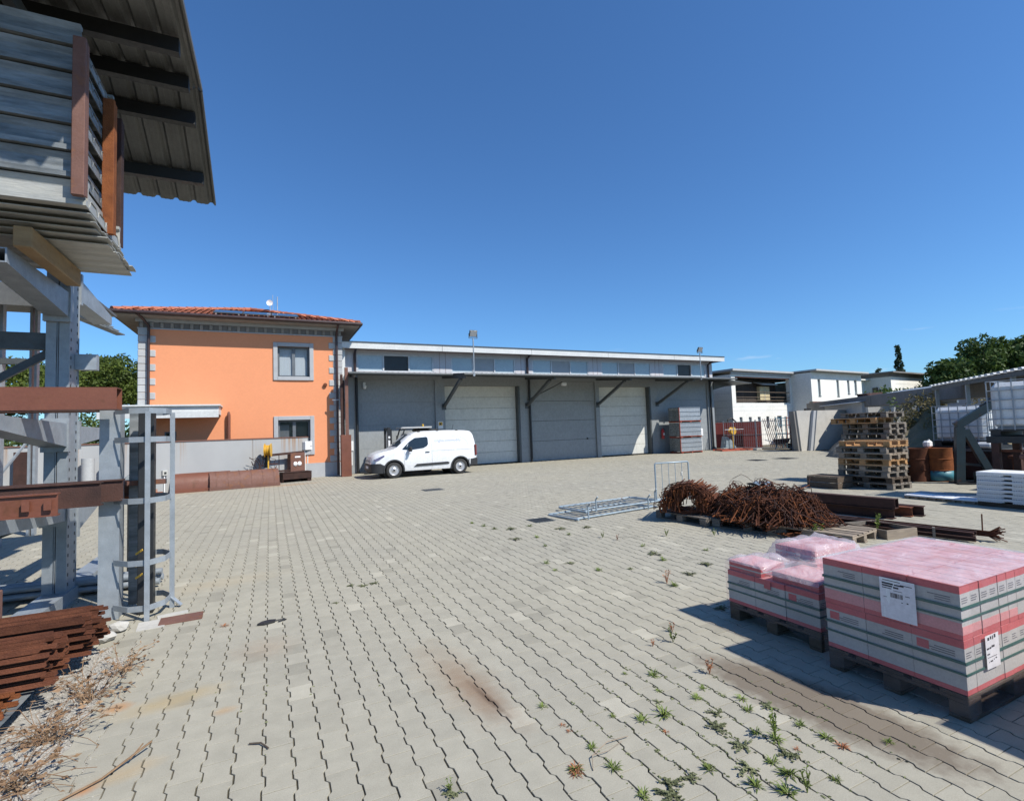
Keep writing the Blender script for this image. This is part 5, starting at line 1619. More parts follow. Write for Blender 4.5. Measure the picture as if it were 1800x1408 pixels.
def dry_plant(n_, r, h, mt='dry', thick=0.0022):
    d = MB()
    for k in range(n_):
        a = random.uniform(0, 2 * PI)
        l = random.uniform(0.4, 1.0)
        p = Vector((random.uniform(-.25, .25) * r, random.uniform(-.25, .25) * r, 0))
        pts = [p]
        dr = Vector((math.cos(a) * r * 0.3, math.sin(a) * r * 0.3, h * l * 0.4))
        for j in range(4):
            p = p + dr + Vector((random.uniform(-.11, .11), random.uniform(-.11, .11), random.uniform(-.06, .06))) * (r * 2)
            dr = dr * 0.85 + Vector((0, 0, -h * 0.09))
            p = Vector((p.x, p.y, max(0.006, p.z)))
            pts.append(p.copy())
        d.tube(pts, thick * random.uniform(0.6, 1.1), 4)
        for j in range(3):
            q = random.choice(pts[1:])
            s = 0.012 + random.random() * 0.016
            R_ = Matrix.Rotation(random.uniform(0, 6), 3, 'Z') @ Matrix.Rotation(random.uniform(0, 3), 3, 'X')
            vs = [q + R_ @ Vector(v) * s for v in ((-1, 0, 0), (0, .5, 0.1), (1, 0, 0), (0, -.5, 0.1))]
            d.add(vs, [(0, 1, 2, 3)])
    return d


DRYLAB = ['tallest tangle of dry brown weeds, nearest the ladder cage end of the bar bundle', 'wide tangle of dry weeds beside the thin bar pack', 'dry brown weeds beside the tip of the grey skid', 'widest low mat of dry weeds left of the long twig', 'thin dry weeds at the left edge by the near pavers', 'small dry weeds under the end of the big bar bundle', 'low dry weeds in the bottom left corner']
for i, (x, y, r, h, n_) in enumerate(((-1.12, 4.55, 0.22, 0.30, 46), (-1.20, 4.05, 0.26, 0.22, 52), (-1.22, 3.6, 0.24, 0.16, 44), (-1.35, 3.3, 0.30, 0.16, 44), (-1.22, 3.0, 0.22, 0.12, 30), (-1.02, 4.95, 0.18, 0.22, 26), (-1.30, 2.72, 0.26, 0.12, 30))):
    tag(dry_plant(n_, r, h).build('dry_plant', 'dry', None, (x, y, -0.01), fix=False), DRYLAB[i], 'dry plant', 'dry weeds along the gravel strip')
tag(MB().tube([(-1.0, 3.28, 0.012), (-0.8, 3.42, 0.016), (-0.62, 3.62, 0.05)], 0.006, 5).tube([(-0.7, 3.52, 0.03), (-0.66, 3.62, 0.05)], 0.004, 4).build('dry_twig', 'dry'), 'long dry twig lying out over the pavers from the gravel', 'twig')
tag(MB().tube([(-0.12, 3.40, 0.008), (-0.06, 3.37, 0.012), (-0.02, 3.30, 0.008)], 0.005, 5).build('dry_twig', 'bark'), 'short dark twig alone on the pavers', 'twig')
tag(MB().tube([(1.47, 2.28, 0.006), (1.52, 2.36, 0.02), (1.66, 2.42, 0.02), (1.80, 2.42, 0.01)], 0.0026, 5).tube([(1.52, 2.36, 0.02), (1.62, 2.36, 0.014), (1.74, 2.40, 0.008)], 0.002, 5).build('dry_twig', 'wood'), 'pale bleached twig on the pavers among the green weeds', 'twig')
db = MB()
db.prism([(-0.10, -0.02), (-0.06, 0.03), (0.0, 0.05), (0.06, 0.03), (0.05, -0.01), (-0.04, -0.04)], (0, 0, 0.004), (1, 0, 0), (0, 1, 0), (0, 0, 0.018))
db.tube([(0.05, 0.02, 0.012), (0.12, 0.03, 0.012), (0.15, 0.01, 0.01), (0.08, -0.02, 0.01)], 0.006, 5)
tag(db.build('black_scrap', 'black', None, (-0.02, 5.47, 0)), 'small black rubber scrap lying on the pavers', 'scrap')

# ------------------------------------------------------------------ white house group beyond the yard
HA = math.radians(7.0)
whs = thing('white_house', 'stained white flat roofed house with a dark boarded balcony and narrow windows', 'house', (29.56, 25.79, 0), HA)
BW = [(0.73, 1.08, 1.2, 2.10), (1.84, 2.20, 1.2, 2.09), (2.95, 3.32, 1.2, 2.09), (4.05, 4.42, 1.2, 2.10), (5.48, 6.1, 1.2, 2.12)]
mb = MB()
wall_cells(mb, 0, 7.7, 0, 5.16, 0, 0.3, [(0.46, 7.5, 3.13, 5.0), *BW])
mb.bx(0, 0.3, 0.302, 9, 0, 5.16)
mb.bx(0.302, 16, 8.7, 9, 0, 5.16)
mb.build('wall', 'white_wall', whs)
for z in (2.55, 2.85):
    MB().bx(0.02, 7.68, -0.004, -0.001, z, z + 0.012).build('wall_joint', 'stone', whs)
for k in range(7):
    MB().bx(-0.004, -0.001, 0.1, 8.9, 1.3 + 0.5 * k, 1.315 + 0.5 * k).build('wall_joint', 'stone', whs)
MB().bx(-0.25, 7.72, -0.35, 9.2, 5.38, 5.52).bx(-0.05, 7.7, -0.08, 0.0, 5.161, 5.379).build('roof_slab', 'stone', whs)
bal = MB().bx(0.48, 7.48, 1.2, 1.26, 3.13, 5.0).build('balcony', 'dark_wood', whs)
for k in range(28):
    MB().bx(0.49 + k * 0.25, 0.725 + k * 0.25, 1.16, 1.198, 3.14, 4.99).build('board', 'dark_wood', bal)
MB().bx(0.46, 7.5, 0.0, 1.3, 3.09, 3.128).build('floor', 'grey_concrete', bal)
for z in (3.28, 3.52, 3.9):
    MB().bx(0.47, 7.49, 0.05, 0.10, z, z + 0.05).build('rail', 'wood_dark', bal)
MB().bx(0.47, 7.49, -0.02, 0.04, 4.96, 5.03).build('lintel', 'primer_old', bal)
dh = MB().bx(4.9, 6.2, 0.9, 1.15, 3.4, 4.45).build('balcony_hatch', 'cream', whs)
MB().bx(5.53, 5.57, 0.885, 0.899, 3.4, 4.45).build('shutter_gap', 'stone', dh)
MB().prism([(0, 0), (0.7, -0.22), (0.7, -0.16), (0, 0.06)], (4.5, 1.15, 4.75), (0, -1, 0), (0, 0, 1), (2.1, 0, 0)).build('hood_roof', 'stone', dh)
for (x0, x1, z0, z1) in BW:
    f = MB().bx(x0, x0 + 0.05, 0.12, 0.18, z0, z1).bx(x1 - 0.05, x1, 0.12, 0.18, z0, z1).bx(x0 + 0.051, x1 - 0.051, 0.12, 0.18, z1 - 0.05, z1).build('window', 'sash', whs)
    MB().bx(x0 + 0.05, x1 - 0.05, 0.14, 0.15, z0, z1 - 0.05).build('pane', 'frost', f)
MB().bx(0.4, 7.6, 1.5, 1.55, 0.1, 3.0).build('interior_backing', 'dark_pane', whs)
O2 = -1.55
W2 = [(8.65, 9.05, 3.55, 4.86), (11.55, 11.95, 3.55, 4.85), (13.3, 13.7, 3.75, 4.88), (14.5, 14.95, 3.75, 4.9)]
mb = MB()
wall_cells(mb, 7.7, 15.8, 3.1, 5.35, O2, O2 + 0.25, W2)
mb.bx(7.7, 7.95, O2 + 0.252, 0.4, 0, 5.35)
mb.bx(15.55, 15.8, O2 + 0.252, 8, 0, 5.35)
mb.bx(7.952, 15.548, O2 + 0.9, O2 + 1.0, 0, 3.098)
mb.build('upper_wing', 'white_wall', whs)
MB().bx(7.6, 16.1, O2 - 0.5, 8.8, 5.44, 5.56).bx(7.7, 15.8, O2 - 0.06, O2 - 0.002, 5.351, 5.439).build('wing_roof', 'stone', whs)
MB().bx(7.7, 15.8, O2 - 0.03, O2 - 0.002, 3.02, 3.12).build('sill_band', 'primer_old', whs)
for (x0, x1, z0, z1) in W2:
    f = MB().bx(x0, x0 + 0.05, O2 + 0.1, O2 + 0.16, z0, z1).bx(x1 - 0.05, x1, O2 + 0.1, O2 + 0.16, z0, z1).bx(x0, x1, O2 - 0.03, O2 + 0.1, z0 - 0.06, z0 - 0.002).build('window', 'sash', whs)
    MB().bx(x0 + 0.05, x1 - 0.05, O2 + 0.12, O2 + 0.13, z0, z1).build('pane', 'frost', f)
MB().bx(15.85, 27.6, 4.0, 8.0, 0, 4.9).build('rear_wing', 'white_wall', whs)
wt = thing('white_annex', 'small white flat roofed annex with ribbed cladding right of the stained white house', 'house', (29.56, 25.79, 0), HA)
mb = MB()
mb.bx(20.3, 27.5, -2.0, 6, 0, 5.32)
mb.build('wall', 'white_wall', wt)
for k in range(6):
    MB().bx(21.2, 27.4, -2.006, -2.001, 3.0 + 0.42 * k, 3.02 + 0.42 * k).build('cladding_joint', 'stone', wt)
MB().bx(19.6, 28.1, -2.5, 6.5, 5.62, 5.74).bx(20.3, 27.5, -2.05, -1.95, 5.321, 5.619).bx(20.26, 20.34, -1.949, 6, 5.321, 5.619).build('roof_slab', 'grey_concrete', wt)
MB().bx(16.2, 20.298, 0.0, 6.0, 0.0, 5.1).bx(16.0, 20.29, -0.4, 6.2, 5.12, 5.22).build('link_block', 'white_wall', wt)
f = MB().bx(20.27, 20.298, -1.05, -0.45, 3.9, 4.5).build('window', 'frame_white', wt)
MB().bx(20.255, 20.268, -0.98, -0.52, 3.97, 4.43).build('pane', 'dark_pane', f)
for z in (3.15, 3.4, 3.65):
    MB().bx(16.2, 20.2, -0.3, -0.27, z, z + 0.04).build('railing', 'grey_steel', wt)
vh = thing('vent_hood', 'dark rusty metal hood standing on the long beam before the white house', 'vent', (34.2, 19.6, 2.75), HA)
MB().lathe([(0.36, 0), (0.36, 0.5)], (0, 0, 0), 12).prism([(-0.4, 0.5), (1.9, 0.62), (1.6, 0.25), (0.3, 0.15)], (0, -0.3, 0), (1, 0, 0), (0, 0, 1), (0, 0.6, 0)).build('hood', 'rust_dark', vh)

# ------------------------------------------------------------------ long beam, bay walls, sand
Bp, Bq = Vector((36.0, 24.4, 0)), Vector((22.75, 8.0, 0))
Bd = (Bq - Bp).normalized()
Bn = Vector((Bd.y, -Bd.x, 0))
Blen = (Bq - Bp).length
bang = math.atan2(Bd.y, Bd.x)
bm = thing('long_concrete_beam', 'long weathered grey concrete beam running above the storage bays', 'beam', Bp, bang)
for k in range(4):
    MB().bx(Blen * k / 4 + 0.02, Blen * (k + 1) / 4 - 0.02, -0.3, 0.3, 2.34, 2.93, 0.02).build('beam_segment', 'grey_concrete', bm)
MB().bx(0, Blen * 0.8, 0.31, 0.37, 2.22, 2.33).build('steel_rail', 'barrier', bm)
for xk in (0.6, 13.5, 19.5):
    MB().bx(xk, xk + 0.2, -0.15, 0.15, 0.0, 2.338).build('column', 'grey_concrete', bm)
cb = thing('tapered_wall_block', 'pale concrete block, shaped to its sunlit part, at the near end of the sand bay wall', 'concrete block', (27.15, 19.0, 0), 0)
MB().prism([(-0.23, 0), (0.26, 0), (0.90, 2.27), (-0.46, 2.27)], (0, -0.05, 0), (1, 0, 0), (0, 0, 1), (0, 0.16, 0)).build('face', 'concrete', cb)  # taper builds the slanting shadow edges into the face's shape
MB().prism([(-0.40, 0), (-0.235, 0), (-0.465, 2.24), (-0.62, 2.24)], (0, 0.02, 0), (1, 0, 0), (0, 0, 1), (0, 0.30, 0)).build('buttress', 'grey_concrete', cb)  # darker concrete paints the shade on this left flank
cw = thing('sand_bay_wall', 'pale concrete wall panel behind the sand heap', 'wall', (27.65, 18.72, 0), 0.04)
MB().prism([(0.0, 0), (5.4, 0), (5.4, 2.25), (0.55, 2.25)], (0, 0, 0), (1, 0, 0), (0, 0, 1), (0, 0.16, 0)).build('wall_panel', 'concrete', cw)
MB().prism([(-0.24, 0), (-0.005, 0), (0.545, 2.25), (0.31, 2.25)], (0, 0.06, 0), (1, 0, 0), (0, 0, 1), (0, 0.14, 0)).build('shade_edge', 'stone_frame', cw)  # darker strip painted for the shaded end of the panel
for i, (x0, x1) in enumerate(((0.0, 0.62), (0.72, 2.0))):
    b = tag(MB().prism([(x0 + 0.08, 0), (x1 - 0.06, 0), (x1, 2.1), (x0, 2.1)], (0, 0, 0), (1, 0, 0), (0, 0, 1), (0, 0.16, 0)).build('bay_divider', 'concrete', None, (26.4, 15.0, 0.15), rz=math.radians(-25)),
            ['narrow pale concrete divider above the pallet stacks', 'wide pale concrete divider with dark streaks above the pallet stacks'][i], 'concrete block')


def mound(name, label, cx, cy, rx, ry, h, ang, mat_, seed, n_=46, cat='heap', kind=None):
    rr = np.random.default_rng(seed)
    ph = rr.uniform(0, 6.28, 24)
    fx, fy = rr.uniform(1.5, 11, 24), rr.uniform(1.5, 11, 24)

    def fn(u, w):
        a, b = (u - 0.5) * 2, (w - 0.5) * 2
        d = min(1.0, math.hypot(a, b))
        k = sum(math.sin(fx[i] * a * 2 + fy[i] * b * 2 + ph[i]) / (3 + i * 0.5) for i in range(24))
        z = h * ((1 - d) ** 0.72) * (1 + 0.10 * k) + 0.03 * k * (1 - d) - 0.04
        z += rr.uniform(-1, 1) * 0.035 * (1 - d)
        x, y = a * rx, b * ry
        return (cx + x * math.cos(ang) - y * math.sin(ang), cy + x * math.sin(ang) + y * math.cos(ang), z)
    o = MB().grid(fn, n_, n_).build(name, mat_, fix=False, smooth=False)
    if kind:
        o['kind'] = kind
        return o
    return tag(o, label, cat)


mound('sand_heap', 'heap of grey sand against the pale concrete bay wall', 32.9, 17.0, 5.6, 2.6, 2.1, 0.05, 'sand', 5)
mound('gravel_heap', 'lower heap of coarse grey gravel behind the pallet stacks', 25.2, 14.1, 2.4, 1.9, 1.5, 0.2, 'sand', 9)
mound('earth_bank', '', 25.2, 11.6, 3.4, 2.8, 2.1, 0.4, 'earth', 12, kind='structure')

# ------------------------------------------------------------------ sheds at the right
sh = thing('open_shed', 'open shed with a ribbed steel roof on thin posts behind the white tanks', 'shed', (23.57, 10.95, 0), math.atan2(-4.6, -5.45))
sl = 7.6
s = MB()
s.bx(0, sl, -0.02, 0, 2.72, 2.86).bx(0, sl, 0.001, 2.6, 2.84, 2.87)
s.build('roof', 'grey_steel', sh)
s = MB()
for k in range(18):
    s.add([(k * 0.42, -0.10, 2.872), (k * 0.42 + 0.05, -0.10, 2.93), (k * 0.42 + 0.22, -0.10, 2.93), (k * 0.42 + 0.27, -0.10, 2.872), (k * 0.42, 2.6, 2.872), (k * 0.42 + 0.05, 2.6, 2.93), (k * 0.42 + 0.22, 2.6, 2.93), (k * 0.42 + 0.27, 2.6, 2.872)],
          [(0, 1, 2, 3), (0, 4, 5, 1), (1, 5, 6, 2), (2, 6, 7, 3)])
s.build('roof_rib', 'fascia', sh)
for x in (0.25, 3.2, 6.4):
    MB().bx(x - 0.05, x + 0.05, 0.02, 0.12, 0, 2.83).build('post', 'galv', sh)
MB().bx(0.2, 6.5, 2.4, 2.5, 0, 1.7).build('rear_wall', 'grey_concrete', sh)
gr2 = thing('grey_gable_shed', 'pale blue grey metal shed roof beyond the open shed', 'shed', (33.0, 14.2, 0), math.radians(-40))
MB().prism([(-4.5, 0), (4.5, 0), (4.5, 2.6), (0, 3.35), (-4.5, 2.6)], (0, 0, 0), (1, 0, 0), (0, 0, 1), (0, 6, 0)).build('shell', 'stone', gr2)
s = MB()
for sg in (-1, 1):
    for k in range(9):
        s.prism([(0, 3.38), (sg * 4.8, 2.58), (sg * 4.8, 2.62), (0, 3.43)], (0, -0.2 + k * 0.7, 0), (1, 0, 0), (0, 0, 1), (0, 0.62 if k % 2 else 0.66, 0))
s.build('roof_sheet', 'galv', gr2)
gr3 = thing('far_shed', 'second metal shed with a shallow gable roof beside the trees', 'shed', (31.0, 8.2, -0.45), math.radians(-40))
MB().prism([(-3.2, 0), (3.2, 0), (3.2, 3.4), (0, 4.25), (-3.2, 3.4)], (0, 0, 0), (1, 0, 0), (0, 0, 1), (0, 6, 0)).build('shell', 'stone', gr3)
MB().prism([(0, 4.30), (-3.5, 3.40), (-3.5, 3.44), (0, 4.35)], (0, -0.3, 0), (1, 0, 0), (0, 0, 1), (0, 6.4, 0)).prism([(0, 4.30), (3.5, 3.40), (3.5, 3.44), (0, 4.35)], (0, -0.3, 0), (1, 0, 0), (0, 0, 1), (0, 6.4, 0)).build('roof_sheet', 'galv_old_shade', gr3)

# ------------------------------------------------------------------ fence corner with panels, beside the warehouse end
fa = math.atan2(-3.9, 1.4)
fp, fq = Vector((26.45, 23.9, 0)), Vector((27.3, 19.7, 0))
for i in range(2):
    p, q = fp.lerp(fq, i / 2), fp.lerp(fq, (i + 1) / 2)
    fe = thing('mesh_fence_panel', ['left mesh fence panel before the dark red boards', 'right mesh fence panel before the blue and red frames'][i], 'fence', p, math.atan2((q - p).y, (q - p).x), 'temporary mesh fence panels')
    ln = (q - p).length - 0.06
    MB().rod((0, 0, 0), (0, 0, 1.85), 0.022).rod((ln, 0, 0), (ln, 0, 1.85), 0.022).rod((0, 0, 1.75), (ln, 0, 1.75), 0.018).rod((0, 0, 0.15), (ln, 0, 0.15), 0.018).rod((0, 0, 0.95), (ln, 0, 0.95), 0.012).build('frame', 'galv', fe)
    wi = MB()
    for k in range(14):
        wi.rod((ln * (k + 1) / 15, 0, 0.15), (ln * (k + 1) / 15, 0, 1.75), 0.005, 4)
    for z in (0.4, 0.65, 1.2, 1.45):
        wi.rod((0, 0, z), (ln, 0, z), 0.005, 4)
    stuff(wi.build('wire_mesh', 'galv', fe))
    MB().box((0, 0, 0.06), (0.25, 0.6, 0.12), ch=0.02).build('foot', 'concrete', fe)
for i in range(3):
    p = Vector((27.6 + 0.55 * i, 25.2 - 0.8 * i, 0))
    pn = tag(MB().box((0, 0, 0.90), (1.15, 0.07, 1.7), ch=0.01).bx(-0.56, 0.56, -0.05, -0.036, 0.86, 0.90).build('red_board', 'red_panel', None, p, rz=math.radians(-38)),
             ['dark red board left of its row behind the mesh fence', 'dark red board in the middle of its row behind the mesh fence', 'dark red board right of its row, next to the slanting rods'][i], 'formwork panel', 'dark red boards behind the mesh fence')
rk = MB()
for k in range(9):
    x = k * 0.11
    rk.rod((x, 0, 0.05), (x - 0.35, 0.2, 1.9), 0.02, 6)
tag(rk.build('scaffold_rods', 'primer_old', None, (28.75, 22.3, 0), rz=math.radians(-40)), 'bundle of brownish scaffold tubes leaning behind the fence', 'scaffold tubes')
for i, (x, y, mt, lab) in enumerate(((28.7, 21.5, 'teal', 'blue scaffold frame leaning right of the brown tubes'), (28.75, 21.1, 'teal', 'second blue scaffold frame behind the fence'), (28.55, 20.6, 'orange_steel', 'orange red scaffold frame behind the fence'), (28.5, 20.35, 'orange_steel', 'second orange red frame with an orange sheet'))):
    f = MB()
    f.rod((-0.3, 0, 0), (-0.3, 0, 1.95), 0.028).rod((0.3, 0, 0), (0.3, 0, 1.95), 0.028)
    for z in (0.4, 0.9, 1.4, 1.85):
        f.rod((-0.3, 0, z), (0.3, 0, z), 0.022)
    if i == 3:
        f.bx(-0.32, 0.32, -0.04, -0.03, 0.75, 0.98)
    tag(f.build('scaffold_trestle', mt, None, (x, y, 0.05), rz=math.radians(-30 - 6 * i)), lab, 'scaffold frame', 'scaffold frames behind the fence')
tag(MB().bx(-0.5, 0.5, -0.3, 0.3, 0.0, 1.55, 0.02).bx(-0.3, 0.2, -0.31, -0.301, 1.2, 1.45).build('dark_crate', 'rust_dark', None, (28.4, 20.0, 0), rz=math.radians(-40)), 'tall dark crate in the shade at the end of the fence', 'crate')
wbw = thing('wheelbarrow', 'wheelbarrow resting upright behind the fence', 'wheelbarrow', (27.9, 20.9, 0), math.radians(-50))
MB().prism([(-0.35, 0.3), (0.35, 0.42), (0.45, 0.68), (-0.45, 0.62)], (0, -0.28, 0), (1, 0, 0), (0, 0, 1), (0, 0.56, 0)).build('tray', 'rust_dark', wbw)
MB().rod((0.5, -0.05, 0.2), (0.5, 0.05, 0.2), 0.2, 16).build('wheel', 'tyre', wbw)
MB().rod((0.5, 0.1, 0.2), (-0.9, 0.25, 0.6), 0.02).rod((0.5, -0.1, 0.2), (-0.9, -0.25, 0.6), 0.02).rod((-0.3, 0.2, 0.4), (-0.35, 0.2, 0), 0.02).rod((-0.3, -0.2, 0.4), (-0.35, -0.2, 0), 0.02).build('handle', 'galv', wbw)
wc = thing('wall_corner_post', 'dark scaffold stand with a small white lamp in front of the house corner', 'stand', (28.6, 19.6, 0))
MB().rod((0, 0, 0), (0, 0, 2.4), 0.05).bx(-0.25, 0.25, -0.05, 0.05, 2.2, 2.4).build('post', 'black_steel', wc)
MB().lathe([(0.0, -0.1), (0.16, -0.08), (0.18, 0.06), (0, 0.08)], (-0.2, -0.1, 2.1), 14, axis='Y').build('lamp', 'white', wc, smooth=50)
# zinc panel packs on red frames against the grey bay
GZ = 'zinc panel packs stacked by the warehouse'
for k in range(3):
    z0 = k * 0.92
    pk = thing('panel_pack', ['lowest pack of zinc formwork panels on a red frame', 'middle pack of zinc formwork panels on a red frame', 'topmost pack of zinc formwork panels on a red frame'][k], 'panel pack', (22.05, 23.1, z0), 0, GZ)
    fr = MB()
    for y in (0.05, 0.95):
        fr.bx(-0.02, 1.68, y - 0.03, y + 0.03, 0.075, 0.11)
    for x in (0.08, 0.85, 1.62):
        fr.bx(x - 0.03, x + 0.03, 0.0, 1.0, 0.0, 0.074)
    fr.bx(-0.04, -0.012, 0.0, 0.05, 0.121, 0.90)
    fr.build('stand', 'orange_steel', pk)
    for j in range(9):
        y = 0.03 + j * 0.105
        p = MB()
        p.bx(0.0, 1.66, y, y + 0.012, 0.125, 0.905)
        for z in (0.125, 0.38, 0.64, 0.885):
            p.bx(0.0, 1.66, y - 0.028 if j == 0 else y - 0.04, y - 0.0005, z, z + 0.02)
        p.bx(0.0, 0.012, y + 0.0125, y + 0.085, 0.125, 0.905)
        p.build('panel', 'galv_old_shade' if j else 'galv', pk)  # sunlight painted in: brighter zinc on the front panel, darker behind
rs = thing('red_support_rack', 'low red steel rack lying on the ground at the warehouse corner', 'rack', (24.9, 22.7, 0), math.radians(-14))
MB().bx(0, 2.3, 0, 0.08, 0.0, 0.10).bx(0, 2.3, 0.9, 0.98, 0, 0.10).bx(0.1, 0.18, 0.081, 0.899, 0.0, 0.1).bx(2.1, 2.18, 0.081, 0.899, 0.0, 0.1).bx(1.1, 1.18, 0.081, 0.899, 0.0, 0.1).build('frame', 'orange_steel', rs)
MB().rod((1.2, 0.5, 0.1), (1.2, 0.5, 1.75), 0.025).rod((0.6, 0.5, 1.3), (1.9, 0.5, 1.3), 0.02).build('stand_pipe', 'galv', rs)
yr = thing('yellow_reel', 'small yellow reel with a blue grey tarpaulin at the warehouse corner', 'hose reel', (26.9, 23.6, 0))
MB().lathe([(0.04, -0.1), (0.24, -0.1), (0.15, -0.08), (0.15, 0.08), (0.24, 0.1), (0.04, 0.1)], (0, 0, 1.2), 18, axis='Y').build('drum', 'yellow', yr, smooth=40)
MB().rod((0, 0, 0), (0, 0, 1.1), 0.03).build('post', 'yellow', yr)
MB().prism([(-0.5, 0), (0.6, 0), (0.1, 0.6), (-0.3, 0.85)], (0, 0.2, 0), (1, 0, 0), (0, 0, 1), (0, 0.4, 0)).build('tarpaulin', 'barrier', yr)
tag(MB().tube([(0, 0, 0), (0, 0, 1.5), (0.15, 0, 1.95), (0.5, 0, 2.05), (0.9, 0, 1.75), (1.2, 0, 1.2)], 0.05, 8).build('black_hose', 'black', None, (28.0, 25.0, 0), smooth=50), 'thick black hose arching against the white house side wall', 'hose')

# ------------------------------------------------------------------ pallets
def pallet_meshes(mt):
    d = {}
    d['deck_wide'] = MB().box((0, 0, 0), (1.2, 0.142, 0.022), ch=0.003).mesh('deck_board', mt)
    d['deck_slim'] = MB().box((0, 0, 0), (1.2, 0.098, 0.022), ch=0.003).mesh('deck_board', mt)
    d['stringer'] = MB().box((0, 0, 0), (0.142, 0.8, 0.022), ch=0.003).mesh('stringer_board', mt)
    d['block'] = MB().box((0, 0, 0), (0.142, 0.10, 0.078), ch=0.005).mesh('block', mt)
    d['skid'] = MB().box((0, 0, 0), (1.2, 0.10, 0.022), ch=0.003).mesh('bottom_board', mt)
    return d


PM = {k: pallet_meshes(k) for k in ('wood', 'wood_grey', 'wood_new', 'wood_dark', 'timber')}


def pallet(label, loc, rz, mt='wood', group=None, name='wooden_pallet', flip=False):
    t = thing(name, label, 'pallet', loc, rz, group)
    d = PM[mt]

    def Zf(z):
        return 0.144 - z if flip else z
    J = lambda s: random.uniform(-s, s)
    for y, w in ((-0.327, 'deck_wide'), (-0.175, 'deck_slim'), (0, 'deck_wide'), (0.175, 'deck_slim'), (0.327, 'deck_wide')):
        put('deck_board', d[w], t, (J(.008), y + J(.006), Zf(0.133) + J(.001)), rot=(0, 0, J(.01)))
    for x in (-0.527, 0, 0.527):
        put('stringer_board', d['stringer'], t, (x + J(.004), J(.004), Zf(0.111)))
        for y in (-0.35, 0, 0.35):
            put('block', d['block'], t, (x + J(.006), y + J(.005), Zf(0.061)), rot=(0, 0, J(.03)))
    for y in (-0.35, 0, 0.35):
        put('bottom_board', d['skid'], t, (J(.008), y, Zf(0.011)))
    return t


ORD = ['lowest', 'second', 'third', 'fourth', 'fifth', 'sixth', 'seventh', 'eighth', 'ninth', 'tenth', 'eleventh', 'twelfth', 'topmost']
cols = ['wood_grey', 'wood_dark', 'wood_grey', 'wood', 'wood_new', 'wood', 'wood_grey', 'wood_new']
for k in range(8):
    lab = ('bright orange wood pallet lying on top of the nearer tall stack' if k == 7 else
           '%s pallet from the ground in the nearer stack left of the rusty drum' % ORD[k])
    pallet(lab, (13.68 + random.uniform(-.03, .03) + (0.05 if k == 7 else 0), 7.77 + random.uniform(-.04, .04), k * 0.1445), PI / 2 + random.uniform(-.03, .03), cols[k], 'pallets in the nearer tall stack', flip=(k == 7))
cols = ['wood_grey', 'wood', 'wood_grey', 'wood_grey', 'wood', 'wood_grey', 'wood_grey', 'wood', 'wood_grey', 'wood_grey', 'wood_grey', 'wood_new', 'wood_grey']
for k in range(13):
    lab = ('orange stained pallet jutting out second from the top of the rear stack' if k == 11 else 'topmost weathered pallet of the rear stack' if k == 12 else
           '%s pallet from the ground in the taller rear stack' % ORD[k])
    pallet(lab, (14.92 + 0.022 * (12 - k) + random.uniform(-.03, .03) - (0.12 if k == 11 else 0), 8.42 + random.uniform(-.04, .04) + (0.2 if k == 11 else 0), k * 0.1445), PI / 2 + random.uniform(-.04, .04), cols[k], 'pallets in the taller rear stack')
sp = thing('potted_sprig', 'small leafy sprig in a pale pot on top of the rear pallet stack', 'plant', (15.2, 8.0, 13 * 0.1445))
MB().lathe([(0.04, 0), (0.06, 0.12), (0.05, 0.12)], (0, 0, 0), 12).build('pot', 'card', sp)
lv = MB()
for k in range(26):
    q = Vector((random.uniform(-.09, .09), random.uniform(-.09, .09), random.uniform(0.12, 0.42)))
    R_ = Matrix.Rotation(random.uniform(0, 6), 3, 'Z') @ Matrix.Rotation(random.uniform(0, 3), 3, 'X')
    lv.add([q + R_ @ Vector(v) * 0.05 for v in ((-1, 0, 0), (0, .4, 0), (1, 0, 0), (0, -.4, 0))], [(0, 1, 2, 3)])
lv.build('foliage', 'shrub', sp, fix=False)
bx_ = thing('plank_box', 'low dark plank box left of the nearer pallet stack', 'wooden box', (12.62, 8.0, 0))
for k in range(2):
    MB().bx(0.0, 0.6, 0.0, 0.025, 0.01 + 0.14 * k, 0.14 + 0.14 * k, 0.004).build('plank', 'wood_dark', bx_)
    MB().bx(0.0, 0.025, 0.026, 0.80, 0.01 + 0.14 * k, 0.14 + 0.14 * k, 0.004).build('plank', 'wood_dark', bx_)
for k in range(4):
    MB().bx(0.0, 0.6, 0.0 + 0.2 * k, 0.19 + 0.2 * k, 0.285, 0.305, 0.004).build('plank', 'wood_dark', bx_)
pallet('empty grey pallet lying beside the rebar scrap', (7.42, 5.02, 0.0), PI / 2 + 0.17, 'wood', 'pallets under and beside the rebar scrap')
pallet('pallet under the left end of the rebar scrap', (6.98, 7.05, 0.0), PI / 2 + 0.02, 'wood_grey', 'pallets under and beside the rebar scrap')
pallet('pallet mostly hidden under the right rebar tangle', (7.25, 5.95, 0.0), PI / 2 + 0.25, 'wood_grey', 'pallets under and beside the rebar scrap')
pb = thing('small_plank_crate', 'small open plank crate right of the empty pallet', 'wooden box', (7.90, 4.36, 0), -0.2)
MB().bx(0, 0.55, 0, 0.022, 0.0, 0.13).build('plank', 'wood', pb)
MB().bx(0, 0.022, 0.023, 0.7, 0.0, 0.13).build('plank', 'wood', pb)
MB().bx(0.528, 0.55, 0.023, 0.7, 0.0, 0.13).build('plank', 'wood', pb)
MB().bx(0.023, 0.527, 0.68, 0.70, 0.0, 0.13).build('plank', 'wood_grey', pb)

